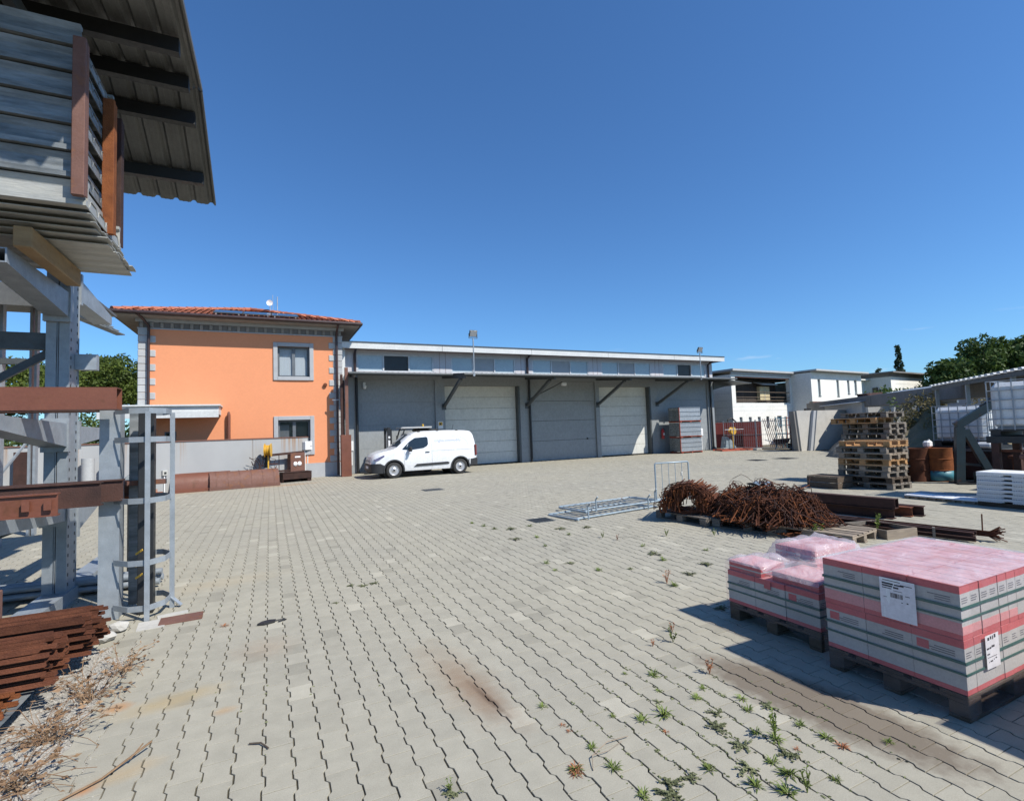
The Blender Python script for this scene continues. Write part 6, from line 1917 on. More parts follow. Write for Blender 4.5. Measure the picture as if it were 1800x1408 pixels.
# ------------------------------------------------------------------ rebar scrap
def loop_pts(c, ax, up, w, h, jit):
    ax, up = ax.normalized(), up.normalized()
    sd_ = ax.cross(up).normalized()
    J = lambda: random.uniform(-jit, jit)
    pts = [c + sd_ * (sx_ * w / 2 + J()) + up * (sy_ * h / 2 + J()) + ax * J() for sx_, sy_ in ((-1, -1), (1, -1), (1, 1), (-1, 1), (-1, -1))]
    return pts


rb = thing('stirrup_bundle', 'rounded bundle of rusty straight bars and stirrups at the left of the scrap pile', 'rebar', (0, 0, 0), 0, 'rusty rebar scrap')
b1, b2 = MB(), MB()
bd_ = Vector((math.cos(0.58), math.sin(0.58), 0.0))
bp_ = Vector((bd_.y, -bd_.x, 0))
bc = Vector((7.05, 7.20, 0.15))
for g in range(19):                                                 # tied packs of bars, heaped into a rounded pile
    f = g / 18
    a = PI * (1 - f)
    cg = bc + bp_ * (0.50 * math.cos(a) * random.uniform(0.5, 1.0)) + Vector((0, 0, 0.12 + 0.36 * math.sin(a) * random.uniform(0.45, 1.0)))
    yaw = random.uniform(-0.13, 0.13)
    dg_ = Vector((math.cos(0.58 + yaw), math.sin(0.58 + yaw), random.uniform(-.05, .06)))
    ln = random.uniform(0.78, 1.12)
    for k in range(26):
        o = bp_ * random.gauss(0, 0.065) + Vector((0, 0, random.gauss(0, 0.032)))
        p = cg + o - dg_ * ln * 0.5 + dg_ * random.uniform(-.05, .05)
        q = cg + o + dg_ * ln * 0.5 + dg_ * random.uniform(-.05, .05) + Vector((random.uniform(-.03, .03), random.uniform(-.03, .03), random.uniform(-.02, .02)))
        p.z, q.z = max(0.16, p.z), max(0.16, q.z)
        e = p + Vector((random.uniform(-.02, .02), random.uniform(-.02, .02), -0.12))
        e.z = max(0.155, e.z)
        (b2 if (g % 3 == 0) != (k % 5 == 0) else b1).tube([e, p, q] if k % 2 else [p, q], random.choice((0.0075, 0.009, 0.010)), 5)
for k in range(120):                                                # the ring shaped end facing the yard
    a = random.uniform(0, 2 * PI)
    r = random.uniform(0.17, 0.30)
    c = bc + bp_ * (r * 1.45 * math.cos(a)) + Vector((0, 0, 0.28 + r * 0.9 * math.sin(a))) - bd_ * random.uniform(0.30, 0.52)
    t_ = (bp_ * -math.sin(a) * 1.45 + Vector((0, 0, math.cos(a) * 0.9))) * 0.14
    p, q = c - t_, c + t_
    p.z, q.z = max(0.155, p.z), max(0.155, q.z)
    b1.tube([p, c + Vector((0, 0, 0.01)), q], 0.007, 4)
stuff(b1.build('rods', 'rust', rb, fix=False))
stuff(b2.build('bright_rods', 'rust_bright', rb, fix=False))
rt = thing('rebar_tangle', 'tangled heap of bent rusty rebar on pallets in front of the beams', 'rebar', (0, 0, 0), 0, 'rusty rebar scrap')
b1, b2, b3 = MB(), MB(), MB()
tc_, tex, tey = Vector((7.42, 5.92, 0)), 0.68, 0.92


def heap_h(ex, ey):
    d = min(1.0, (ex / tex) ** 2 + (ey / tey) ** 2)
    n_ = 0.16 * math.sin(7.1 * ex + 2.3 * ey + 0.6) + 0.12 * math.sin(11 * ey - 4 * ex + 1.1) + 0.08 * math.sin(17 * ex + 9 * ey)
    return 0.14 + 0.48 * (1 - d) ** 0.24 * (0.92 + n_)


for k in range(620):
    th, rr = random.uniform(0, 2 * PI), math.sqrt(random.random()) * 0.97
    ex, ey = tex * rr * math.cos(th), tey * rr * math.sin(th)
    hh = heap_h(ex, ey)
    c = tc_ + Vector((ex, ey, random.uniform(0.55, 0.96) * hh if k % 3 else random.uniform(0.14, max(0.16, hh))))
    ax = Vector((random.gauss(0.4, 0.6), random.gauss(-0.3, 0.6), random.gauss(0, 0.9)))
    pts = loop_pts(c, ax, Vector((random.gauss(0, 0.7), random.gauss(0, 0.7), 1)), random.uniform(0.22, 0.62), random.uniform(0.12, 0.34), 0.05)
    for q in pts:
        e = heap_h(q.x - tc_.x, q.y - tc_.y) + random.uniform(0.02, 0.12)
        q.z = min(max(0.05, q.z), e)
    (b1, b1, b2, b3)[k % 4].tube(pts, random.choice((0.006, 0.0075, 0.009)), 4)
for k in range(260):
    th, rr = random.uniform(0, 2 * PI), math.sqrt(random.random())
    ex, ey = tex * rr * math.cos(th) * 0.9, tey * rr * math.sin(th) * 0.9
    c = tc_ + Vector((ex, ey, random.uniform(0.3, 1.0) * heap_h(ex, ey)))
    d = Vector((random.gauss(0.5, 0.7), random.gauss(0.1, 0.7), random.gauss(0, 0.08))).normalized() * random.uniform(0.18, 0.42)
    p = [c - d, c + Vector((random.gauss(0, .06), random.gauss(0, .06), random.gauss(0, .03))), c + d]
    for q in p:
        q.z = min(max(0.06, q.z), heap_h(q.x - tc_.x, q.y - tc_.y) + 0.06)
    (b1, b2, b3)[k % 3].tube(p, random.choice((0.008, 0.010, 0.012)), 5)
for k in range(9):
    c = tc_ + Vector((random.gauss(0, 0.3), random.gauss(0, 0.35), 0.60))
    q = c + Vector((random.uniform(-.2, .2), random.uniform(-.2, .2), random.uniform(0.10, 0.24)))
    b3.tube([c, (c + q) / 2 + Vector((random.uniform(-.1, .1), random.uniform(-.1, .1), 0.06)), q, q + Vector((random.uniform(-.15, .15), random.uniform(-.1, .1), -0.08))], 0.004, 4)
for k in range(46):
    c = Vector((6.95 + random.uniform(0, 0.55), 5.0 + random.uniform(-0.12, 0.25), random.uniform(0.02, 0.09)))
    d = Vector((0.3, -0.12, 0)) + Vector((random.uniform(-.12, .12), random.uniform(-.1, .1), random.uniform(-.03, .04)))
    b2.tube([c - d * 0.5, c + d * 0.6], 0.008, 5)
for b_, n_, mt in ((b1, 'rods', 'rust'), (b2, 'bright_rods', 'rust_bright'), (b3, 'dark_rods', 'rust_dark')):
    stuff(b_.build(n_, mt, rt, fix=False))
tag(MB().grid(lambda u, w: (7.32 + 0.34 * u + 0.05 * w, 5.95 + 0.30 * w, 0.685 + 0.03 * math.sin(7 * u + 3 * w)), 8, 6).build('plastic_scrap', 'barrier', fix=False), 'pale plastic scrap lying on the rebar tangle', 'plastic scrap')
# beams beyond the scrap
bdir = Vector((-0.16, 0.987, 0))


def ibeam(label, end, ln, w_, h_, z, mt, kind):
    e = Vector(end)
    o = thing('steel_beam', label, 'steel beam', (e.x, e.y, z), math.atan2(bdir.y, bdir.x), 'steel beams beyond the rebar scrap')
    m_ = MB()
    if kind == 'I':
        m_.bx(0, ln, -w_ / 2, w_ / 2, 0, 0.012).bx(0, ln, -w_ / 2, w_ / 2, h_ - 0.012, h_).bx(0, ln, -0.005, 0.005, 0.0125, h_ - 0.0125)
        m_.build('profile', mt, o)
    else:
        m_.bx(0, ln, -w_ / 2, w_ / 2, 0, 0.008).bx(0, ln, -w_ / 2, w_ / 2, h_ - 0.008, h_).bx(0, ln, -w_ / 2, -w_ / 2 + 0.008, 0.0085, h_ - 0.0085).bx(0, ln, w_ / 2 - 0.008, w_ / 2, 0.0085, h_ - 0.0085)
        m_.build('profile', mt, o)
    return o


ibeam('upper hollow steel beam with an orange open end beyond the rebar scrap', (9.62, 5.12), 2.6, 0.16, 0.16, 0.185, 'rust_dark', 'R')
ibeam('dark I beam under the upper hollow beam', (9.60, 5.16), 2.6, 0.17, 0.17, 0.006, 'rust_dark', 'I')
ibeam('I beam sticking out farthest to the right of the beams', (10.22, 5.02), 2.8, 0.16, 0.17, 0.006, 'rust_dark', 'I')
ibeam('rear I beam on the right of the beam group', (10.02, 5.10), 2.8, 0.14, 0.16, 0.008, 'rust', 'I')
for i in range(6):
    o = ibeam(('long thin angle bar in the low bundle ending at the fan of rods'), (8.60 + 0.06 * i, 3.72 + random.uniform(-.08, .10), 0), 2.5, 0.05, 0.05, 0.02 + 0.055 * (i % 2), 'rust_dark', 'I')
    o['group'] = 'long thin bars in the low bundle'
fan_ = MB()
for k in range(30):
    e = Vector((8.86, 3.60, 0.09)) + Vector((random.uniform(-.03, .03), random.uniform(-.03, .03), random.uniform(-.03, .05)))
    a = random.uniform(-0.75, 0.75)
    d = -bdir * math.cos(a) + Vector((0.987, 0.16, 0)) * math.sin(a) * 0.7
    fan_.rod(e, e + d * random.uniform(0.08, 0.16) + Vector((0, 0, random.uniform(-0.06, 0.10))), 0.0075, 5)
    fan_.rod(e, e + bdir * 1.6 + Vector((0, 0, random.uniform(-.03, .0))), 0.0075, 5)
fan_.rod((8.84, 3.66, 0.1), (8.86, 3.66, 0.36), 0.009, 5)
tag(fan_.build('rod_bundle', 'rust', fix=False), 'fanned ends of a tied bundle of rods near the tile pallets', 'rebar')
tag(MB().box((0, 0, 0), (0.09, 0.03, 0.16)).build('wood_wedge', 'wood_grey', None, (8.45, 4.05, 0.085), rz=0.5), 'grey wooden wedge beside the low bundle of bars', 'wood wedge')
# crowd control barriers: two flat, one upright
def barrier(label, loc, rz, rot=None):
    t = thing('crowd_barrier', label, 'barrier', loc, rz, 'blue grey crowd barriers')
    if rot:
        t.rotation_euler = rot
    fr = MB()
    fr.tube([(0, 0, 0.12), (0, 0, 1.02), (0.06, 0, 1.10), (2.1, 0, 1.10), (2.16, 0, 1.02), (2.16, 0, 0.12)], 0.021, 8)
    fr.rod((0, 0, 0.22), (2.16, 0, 0.22), 0.018)
    fr.build('frame', 'barrier', t, smooth=50)
    for k in range(13):
        MB().rod((0.155 * (k + 1), 0, 0.22), (0.155 * (k + 1), 0, 1.10), 0.008, 6).build('bar', 'barrier', t)
    for x in (0.25, 1.9):
        MB().tube([(x, 0.02, 0.12), (x, -0.22, 0.12), (x, -0.28, 0.06)], 0.016, 6).build('foot', 'barrier', t)
    return t


barrier('crowd barrier lying flat on the pavers, the nearer of the two', (5.20, 8.05, 0.035), 0.0).rotation_euler = (math.radians(-91.2), 0, 0.14)
barrier('crowd barrier lying flat, partly on the other one', (5.62, 8.42, 0.085), 0.0).rotation_euler = (math.radians(-90.5), 0, 0.10)
sbx = thing('standing_barrier_frame', 'short barrier frame standing upright behind the stirrup bundle', 'barrier', (7.93, 9.18, 0), -0.16)
MB().tube([(0, 0, 0), (0, 0, 0.85), (0.02, 0, 0.87), (0.86, 0, 0.87), (0.88, 0, 0.85), (0.88, 0, 0.0)], 0.018, 8).rod((0, 0, 0.06), (0.88, 0, 0.06), 0.014).build('frame', 'barrier', sbx, smooth=50)
for k in range(4):
    MB().rod((0.176 * (k + 1), 0, 0.06), (0.176 * (k + 1), 0, 0.87), 0.007, 6).build('bar', 'barrier', sbx)
tag(MB().box((0, 0, 0), (0.06, 0.03, 0.09), ch=0.01).build('white_tag', 'card', None, (8.60, 9.05, 0.60)), 'small whitish tag tied to the standing barrier frame', 'tag')
# covers
for (x, y, w_, d_, lab) in ((4.68, 8.72, 0.42, 0.42, 'dark drain grate in the pavers left of the flat barriers'), (4.52, 15.36, 0.62, 0.5, 'thin dark drain cover in front of the van'), (19.83, 16.16, 0.7, 0.7, 'round dark manhole in the far yard, left one'), (21.4, 15.9, 0.8, 0.8, 'dark manhole in the far yard, right one')):
    c = thing('drain_cover', lab, 'drain cover', (x, y, 0))
    MB().box((0, 0, 0.003), (w_, d_, 0.010)).build('frame', 'grey_steel', c)
    gm = MB()
    for k in range(7):
        gm.box((-w_ * 0.4 + k * w_ * 0.8 / 6, 0, 0.010), (w_ * 0.05, d_ * 0.85, 0.006))
    gm.build('grating', 'black_steel', c)

# ------------------------------------------------------------------ drums, jib, tanks on the right
def drum(label, x, y, mt, mt2):
    t = thing('steel_drum', label, 'drum', (x, y, 0), 0, 'rusty drums by the pallet stack')
    MB().lathe([(0.285, 0), (0.29, 0.02), (0.285, 0.03), (0.285, 0.29), (0.298, 0.30), (0.285, 0.31), (0.285, 0.58), (0.298, 0.59), (0.285, 0.60), (0.285, 0.86), (0.292, 0.875), (0.28, 0.88), (0.275, 0.86), (0.0, 0.86)], (0, 0, 0), 28).build('body', mt, t, smooth=40)
    if mt2:
        MB().lathe([(0.2865, 0.031), (0.2865, 0.285)], (0, 0, 0), 28).build('painted_band', mt2, t, smooth=True, fix=False)
    return t


drum('orange rusty drum with a teal lower band by the green jib', 16.02, 7.42, 'rust_bright', 'teal')
drum('darker rusty drum left behind the orange one', 15.72, 7.80, 'rust', None)
jg = thing('plastic_jug', 'white plastic jug standing on the rusty drums', 'jug', (15.95, 7.62, 0.885))
MB().box((0, 0, 0.09), (0.22, 0.16, 0.18), ch=0.04).rod((0.07, 0, 0.17), (0.07, 0, 0.21), 0.025).build('body', 'white', jg)
jb = thing('jib_machine', 'dark green steel jib on spread legs in front of the white tanks', 'jib crane', (15.72, 6.88, 0), -0.80)
lg = MB().bar((0.0, 0, 0.03), (0.10, 0.02, 1.42), 0.16, 0.18, up=(1, 0, 0)).build('leg', 'green_machine', jb)
MB().bar((0.72, 0, 0.03), (0.20, 0.02, 1.34), 0.14, 0.15, up=(1, 0, 0)).build('leg', 'green_machine', jb)
MB().bar((0.02, 0.02, 1.44), (0.85, 0.02, 2.0), 0.15, 0.19, ch=0.01).build('boom', 'green_machine', jb)
MB().box((0.85, 0.02, 2.06), (0.26, 0.14, 0.13), ch=0.03).bar((0.55, 0.02, 1.92), (0.86, 0.02, 2.1), 0.06, 0.07).rod((0.2, 0.0, 1.62), (0.62, 0.0, 1.86), 0.035).build('winch', 'black_steel', jb)
MB().bx(-0.12, 0.9, -0.3, 0.3, 0.0, 0.035).bx(0.35, 0.75, -0.22, 0.18, 0.036, 0.28, 0.02).bar((0.02, 0, 0.5), (0.6, 0, 0.44), 0.05, 0.06).build('base', 'black_steel', jb)


def ibc(label, loc, rz, w_, d_, h_):
    t = thing('ibc_tank', label, 'liquid tank', loc, rz, 'white caged tanks')
    MB().bx(0.03, w_ - 0.03, 0.03, d_ - 0.03, 0.15, h_ - 0.03, 0.09).build('tank', 'ibc', t, smooth=30)
    MB().lathe([(0.10, 0), (0.10, 0.05), (0.0, 0.05)], (w_ / 2, d_ / 2, h_ - 0.03), 16).build('filler_cap', 'black', t)
    cg = MB()
    nx = 6
    for yy in (0, d_):
        for k in range(nx + 1):
            cg.rod((w_ * k / nx, yy, 0.12), (w_ * k / nx, yy, h_), 0.013, 6)
        for k in range(6):
            cg.rod((0, yy, 0.15 + (h_ - 0.15) * k / 5), (w_, yy, 0.15 + (h_ - 0.15) * k / 5), 0.009, 6)
    for xx in (0, w_):
        for k in range(6):
            cg.rod((xx, d_ * k / 5, 0.12), (xx, d_ * k / 5, h_), 0.010, 6)
            cg.rod((xx, 0, 0.15 + (h_ - 0.15) * k / 5), (xx, d_, 0.15 + (h_ - 0.15) * k / 5), 0.009, 6)
    cg.build('cage', 'galv', t)
    pl = MB().bx(-0.01, w_ + 0.01, -0.01, d_ + 0.01, 0.10, 0.135)
    for x in (0.09, w_ / 2, w_ - 0.09):
        pl.bx(x - 0.08, x + 0.08, 0, d_, 0.0, 0.099)
    pl.build('pallet_base', 'black', t)
    return t


RR = -PI / 2
ibc('white caged tank raised on a dark trestle at the right edge', (13.42, 5.29, 1.27), RR + 0.02, 1.2, 1.0, 1.12)
ibc('lower white caged tank behind the green jib', (16.75, 7.84, 0.90), RR, 1.2, 1.0, 1.08)
ts = thing('tank_trestle', 'dark steel trestle carrying the raised white tank', 'trestle', (13.42, 5.29, 0), RR + 0.02)
MB().bx(-0.05, 1.7, -0.05, 1.05, 1.13, 1.265).build('top_frame', 'black_steel', ts)
for x, y in ((0.08, 0.0), (1.5, 0.0), (0.08, 0.95), (1.5, 0.95)):
    MB().bx(x - 0.06, x + 0.06, y - 0.06, y + 0.06, 0, 1.129).build('leg', 'rust_dark', ts)
MB().bx(0.16, 1.42, -0.03, 0.03, 0.30, 0.37).bx(0.16, 1.42, -0.02, 0.04, 0.95, 1.0).build('cross_rail', 'rust', ts)
MB().box((0.62, -0.06, 0.86), (0.34, 0.10, 0.10), ch=0.02).box((0.6, -0.05, 0.98), (0.2, 0.08, 0.05)).build('clamp', 'primer_old', ts)
tag(MB().prism([(-0.05, 0), (0.07, 0), (0.05, 0.22), (0.02, 0.32), (-0.04, 0.30), (-0.02, 0.2)], (0, 0, 0), (0, -1, 0), (0, 0, 1), (0.06, 0.0, 0)).build('white_cloth', 'white', None, (13.40, 4.70, 0.60)), 'white rag hanging under the raised tank', 'cloth')
sk_ = thing('steel_skip', 'dark stained steel skip under the lower white tank', 'skip', (16.72, 8.15, 0), RR)
MB().bx(0.25, 3.2, -0.1, 1.3, 0.05, 0.76, 0.02).build('body', 'rust_dark', sk_)
MB().bx(0.22, 3.24, -0.14, 1.34, 0.762, 0.82).build('rim', 'grey_steel', sk_)
MB().bx(0.25, 1.7, 0.0, 1.0, 0.822, 0.90).build('support_beams', 'black_steel', sk_)
for x in (0.5, 1.0, 1.5, 2.0, 2.6):
    MB().bx(x - 0.03, x + 0.03, -0.15, -0.101, 0.06, 0.75).build('rib', 'rust_dark', sk_)
cn = thing('plastic_canister', 'white canister with a red cap on the skip rim', 'canister', (16.68, 6.70, 0.825), RR)
MB().box((0, 0, 0.10), (0.36, 0.18, 0.16), ch=0.05).build('body', 'white', cn)
MB().rod((0.1, 0, 0.17), (0.1, 0, 0.21), 0.03).build('cap', 'red', cn)
mk = thing('rusty_workbench', 'rusty workbench in shadow behind the trestle', 'workbench', (14.9, 5.6, 0), RR)
MB().bx(0, 1.8, 0, 0.7, 0.72, 0.78).bx(0.05, 0.12, 0.05, 0.12, 0, 0.719).bx(1.68, 1.75, 0.05, 0.12, 0, 0.719).bx(0.05, 0.12, 0.58, 0.65, 0, 0.719).bx(1.68, 1.75, 0.58, 0.65, 0, 0.719).bx(0.0, 1.8, 0.66, 0.70, 0.1, 0.6).build('frame', 'rust', mk)
# foam floor panels
GE = 'pale foam floor panels in the stack'
for k in range(7):
    t = thing('foam_panel', ['lowest', 'second', 'third', 'fourth', 'fifth', 'sixth', 'topmost, brightest'][k] + ' ribbed foam panel in the stack beside the white sheets', 'foam panel', (12.14 + random.uniform(-.012, .012), 5.06 + random.uniform(-.012, .012), 0.085 + k * 0.080), RR - 0.02, GE)
    p = MB().bx(0, 1.6, 0, 0.62, 0.030, 0.078, 0.006)
    n_ = 0
    for x0, x1 in ((0.0, 0.40), (0.52, 0.95), (1.07, 1.6)):
        p.bx(x0, x1, 0.0, 0.62, 0.012, 0.0298)
        m_ = int((x1 - x0) / 0.034)
        for j in range(m_):
            p.bx(x0 + j * 0.034, x0 + j * 0.034 + 0.02, 0.0, 0.62, 0.0, 0.0118)
    p.build('slab', 'eps' if k < 6 else 'white', t)
ed = thing('dark_skid', 'dark old timber skid under the foam panel stack', 'timber', (12.13, 5.06, 0), RR - 0.02)
for y in (0.05, 0.5):
    MB().bx(-0.02, 1.6, y, y + 0.1, 0, 0.08, 0.005).build('beam', 'wood_dark', ed)
# bluish white sheets on battens
bs = thing('white_sheets', 'flat bluish white sheets on battens left of the foam panels', 'plastic sheet', (12.25, 6.35, 0), RR - 0.0)
MB().bx(0.0, 1.5, -0.02, 0.02, 0, 0.06).bx(0.0, 1.5, 0.5, 0.55, 0.0, 0.06).build('batten', 'wood', bs)
MB().bx(0.02, 1.55, -0.06, 0.40, 0.061, 0.085).build('sheet', 'paper', bs)
MB().bx(0.0, 1.6, 0.42, 0.62, 0.061, 0.10).build('rolled_edge', 'barrier', bs)
for k in range(9):
    MB().bx(0.05 + 0.16 * k, 0.10 + 0.16 * k, -0.055, -0.021, 0.0, 0.055).build('batten_end', 'wood', bs)

# ------------------------------------------------------------------ wrapped pallets of tile boxes
def tile_box(w_, d_, h_, kind=0):
    """A tile carton: printed band at the bottom and top, grey white sides, small marks."""
    b = MB()
    b.bx(0.0015, w_ - 0.0015, 0.0015, d_ - 0.0015, 0.0, 0.028, mi=1)
    b.bx(0.0015, w_ - 0.0015, 0.0015, d_ - 0.0015, 0.0285, h_ - 0.045, mi=0)
    b.bx(0.0015, w_ - 0.0015, 0.0015, d_ - 0.0015, h_ - 0.0445, h_ - 0.002, mi=1)
    b.bx(0.004, w_ - 0.004, 0.004, d_ - 0.004, h_ - 0.0018, h_ - 0.0005, mi=2)
    rr = random.Random(kind * 7 + int(w_ * 100))
    zt = h_ - 0.075
    for k in range(3):                                              # lines of small print on the left and front faces
        ln = rr.uniform(0.25, 0.5) * d_
        b.bx(0.0003, 0.0012, d_ * 0.18, d_ * 0.18 + ln, zt - k * 0.013, zt - k * 0.013 + 0.005, mi=3)
        ln = rr.uniform(0.3, 0.6) * w_
        b.bx(w_ * 0.15, w_ * 0.15 + ln, 0.0003, 0.0012, zt - k * 0.013, zt - k * 0.013 + 0.005, mi=3)
    if kind == 1:
        b.bx(0.0003, 0.0012, d_ * 0.66, d_ * 0.90, zt - 0.03, zt + 0.02, mi=1)
    if kind == 2:
        b.bx(0.0003, 0.0012, 0.002, d_ - 0.002, 0.029, 0.095, mi=2)
        b.bx(0.002, w_ - 0.002, 0.0003, 0.0012, 0.029, 0.075, mi=2)
    return b.mesh('tile_box', ['card', 'pink', 'pink_top', 'print'])


def wrapped_pallet(label, x0, y0, w_, d_, layers, tops, seed, sheet_amp=0.03, rz=0.0):
    """Pallet with cartons (layers: heights; tops: loose cartons above), straps, and a shrink film draped over."""
    rr = random.Random(seed)
    t = thing('tile_pallet', label, 'tile pallet', (x0, y0, 0), rz, 'film wrapped pallets of tile cartons')
    p = MB()
    for y, w in ((0.07, 0.14), (0.235, 0.1), (d_ / 2, 0.14), (d_ - 0.235, 0.1), (d_ - 0.07, 0.14)):
        p.bx(0, w_, y - w / 2, y + w / 2, 0.123, 0.144, 0.003)
    for x in (0.07, w_ / 2, w_ - 0.07):
        p.bx(x - 0.07, x + 0.07, 0, d_, 0.1, 0.1225, 0.003)
        for y in (0.05, d_ / 2, d_ - 0.05):
            p.bx(x - 0.07, x + 0.07, y - 0.05, y + 0.05, 0.0225, 0.0995, 0.004)
    for y in (0.05, d_ / 2, d_ - 0.05):
        p.bx(0, w_, y - 0.05, y + 0.05, 0.0, 0.022, 0.003)
    p.build('pallet', 'wood_dark', t)  # darker wood paints the shade around the film wrapped base
    z = 0.150
    for li, h in enumerate(layers):
        ny, nx = 3, 11
        bw, bd = w_ / nx, d_ / ny
        kinds = [tile_box(bw, bd, h - 0.002, k) for k in (0, 1, 2)]
        for i in range(nx):
            for j in range(ny):
                k = 2 if (len(layers) == 2 and li == 1 and rr.random() < 0.7) else (1 if rr.random() < 0.25 else 0)
                put('tile_box', kinds[k], t, (bw * i + rr.uniform(-.003, .003), bd * j + rr.uniform(-.002, .002), z))
        # straps
        s = MB()
        for zz, hh in ((z + h * 0.56, 0.016), (z + h * 0.36, 0.012)):
            s.bx(-0.006, -0.003, -0.006, d_ + 0.006, zz, zz + hh).bx(w_ + 0.003, w_ + 0.006, -0.006, d_ + 0.006, zz, zz + hh)
            s.bx(-0.0025, w_ + 0.0025, -0.006, -0.003, zz, zz + hh).bx(-0.0025, w_ + 0.0025, d_ + 0.003, d_ + 0.006, zz, zz + hh)
        s.build('strap', 'strap', t)
        z += h
    for (bx0, by0, bw, bd, bz, bh, bk) in tops:
        put('tile_box', tile_box(bw, bd, bh, bk), t, (bx0, by0, bz))

    def top(x, y):
        h = z
        for (bx0, by0, bw, bd, bz, bh, bk) in tops:
            e = min(x - bx0, bx0 + bw - x, y - by0, by0 + bd - y)
            h = max(h, z + (bz + bh - z) * min(1.0, max(0.0, (e + 0.10) / 0.10)))
        return h
    ph = [rr.uniform(0, 6.28) for _ in range(12)]
    fr_ = [(rr.uniform(-16, 16), rr.uniform(-16, 16)) for _ in range(12)]

    def crease(x, y):
        return sum(abs(math.sin(a * x + b * y + c)) for (a, b), c in zip(fr_, ph)) / 12

    nu, nv = 56, 44
    m = 0.010
    f = MB()

    def fn(u, w):
        x, y = -m + (w_ + 2 * m) * u, -m + (d_ + 2 * m) * w
        e = min(u, 1 - u, w, 1 - w)
        return (x, y, top(x, y) + 0.006 + sheet_amp * 3.2 * max(0, crease(x, y) - 0.50) * min(1, e * 9) + sheet_amp * 0.9 * min(1, e * 6) * (0.5 + 0.5 * math.sin(3 * x + 2.0 * y + ph[0])))
    f.grid(fn, nu, nv)
    ntop = len(f.v)
    per = [(u / 40, 0.0) for u in range(40)] + [(1.0, w / 30) for w in range(30)] + [(1 - u / 40, 1.0) for u in range(40)] + [(0.0, 1 - w / 30) for w in range(30)]
    rows = 9
    zb = 0.03 if len(layers) == 2 else 0.09
    vs = []
    for r in range(rows + 1):
        for i, (u, w) in enumerate(per):
            x, y, zt = fn(u, w)
            g = r / rows
            o = (0.004 + 0.010 * abs(math.sin(i * 0.35 + 2.2 * g + ph[1])) * (0.3 + g)) if r else 0.0
            nx_, ny_ = (0, -1) if w == 0.0 and u < 1 else (1, 0) if u == 1.0 and w < 1 else (0, 1) if w == 1.0 and u > 0 else (-1, 0)
            vs.append((x + nx_ * o, y + ny_ * o, zt + (zb - zt) * g + (0.02 * math.sin(i * 0.5) if r == rows else 0)))
    n_ = len(per)
    f.add(vs, [(r * n_ + i, (r + 1) * n_ + i, (r + 1) * n_ + (i + 1) % n_, r * n_ + (i + 1) % n_) for r in range(rows) for i in range(n_)])
    me = f.mesh('film', 'film', smooth=True, fix=False)
    at = me.attributes.new('haze', 'FLOAT', 'POINT')
    at.data.foreach_set('value', [0.24 if i < ntop else 0.02 for i in range(len(me.vertices))])
    put('film', me, t)
    return t


big = wrapped_pallet('large film wrapped pallet of tile cartons in two full layers with a white delivery sheet', 3.55, 1.60, 1.2, 0.80, (0.305, 0.305), [], 3, 0.020)
small = wrapped_pallet('lower film wrapped pallet of tile cartons with loose cartons and torn film on top', 3.71, 2.56, 1.2, 0.84, (0.28,),
                       [(0.01, 0.50, 0.30, 0.33, 0.43, 0.085, 0), (0.03, 0.01, 0.42, 0.40, 0.43, 0.075, 0), (0.42, 0.28, 0.62, 0.46, 0.43, 0.10, 0), (0.46, 0.32, 0.56, 0.38, 0.53, 0.09, 0)], 8, 0.036)
third = wrapped_pallet('film wrapped pallet of tile cartons at the right frame edge, only its shadow in view', 3.80, 0.30, 1.2, 0.80, (0.305, 0.305), [], 5, 0.02)
# delivery sheet and carton label
ds = MB().bx(-0.0150, -0.0144, 0.22, 0.42, 0.47, 0.72).build('delivery_sheet', 'paper', big)
pr = MB()
for (y0_, y1_, z0, z1) in ((0.30, 0.40, 0.704, 0.708), (0.235, 0.30, 0.690, 0.694), (0.34, 0.405, 0.682, 0.692), (0.28, 0.335, 0.682, 0.690), (0.345, 0.405, 0.668, 0.677), (0.31, 0.34, 0.664, 0.674), (0.35, 0.405, 0.656, 0.661), (0.29, 0.34, 0.648, 0.651), (0.25, 0.275, 0.628, 0.632), (0.38, 0.40, 0.60, 0.603), (0.26, 0.27, 0.585, 0.592), (0.29, 0.30, 0.584, 0.588)):
    pr.bx(-0.0156, -0.0151, y0_, y1_, z0, z1)
for k in range(17):
    pr.bx(-0.0156, -0.0151, 0.29 + k * 0.0042, 0.29 + k * 0.0042 + random.choice((0.0012, 0.0024, 0.003)), 0.605, 0.634)
pr.build('print', 'ink', ds)
cl_ = MB().bx(0.20, 0.355, -0.0150, -0.0144, 0.255, 0.445).build('carton_label', 'white', big)
pr = MB()
for (x0_, x1_, z0, z1) in ((0.225, 0.245, 0.415, 0.432), (0.255, 0.27, 0.418, 0.435), (0.28, 0.29, 0.415, 0.436), (0.30, 0.32, 0.42, 0.44), (0.21, 0.235, 0.365, 0.375), (0.24, 0.26, 0.366, 0.376), (0.265, 0.30, 0.37, 0.382), (0.21, 0.24, 0.335, 0.342), (0.215, 0.32, 0.318, 0.321), (0.225, 0.23, 0.29, 0.297), (0.24, 0.268, 0.292, 0.30), (0.28, 0.288, 0.298, 0.304), (0.30, 0.316, 0.302, 0.309)):
    pr.bx(x0_, x1_, -0.0156, -0.0151, z0, z1)
pr.build('print', 'ink', cl_)
pc = MB().bx(-0.013, -0.0105, 0.40, 0.46, 0.36, 0.43).build('torn_red_wrap', 'pink', small)

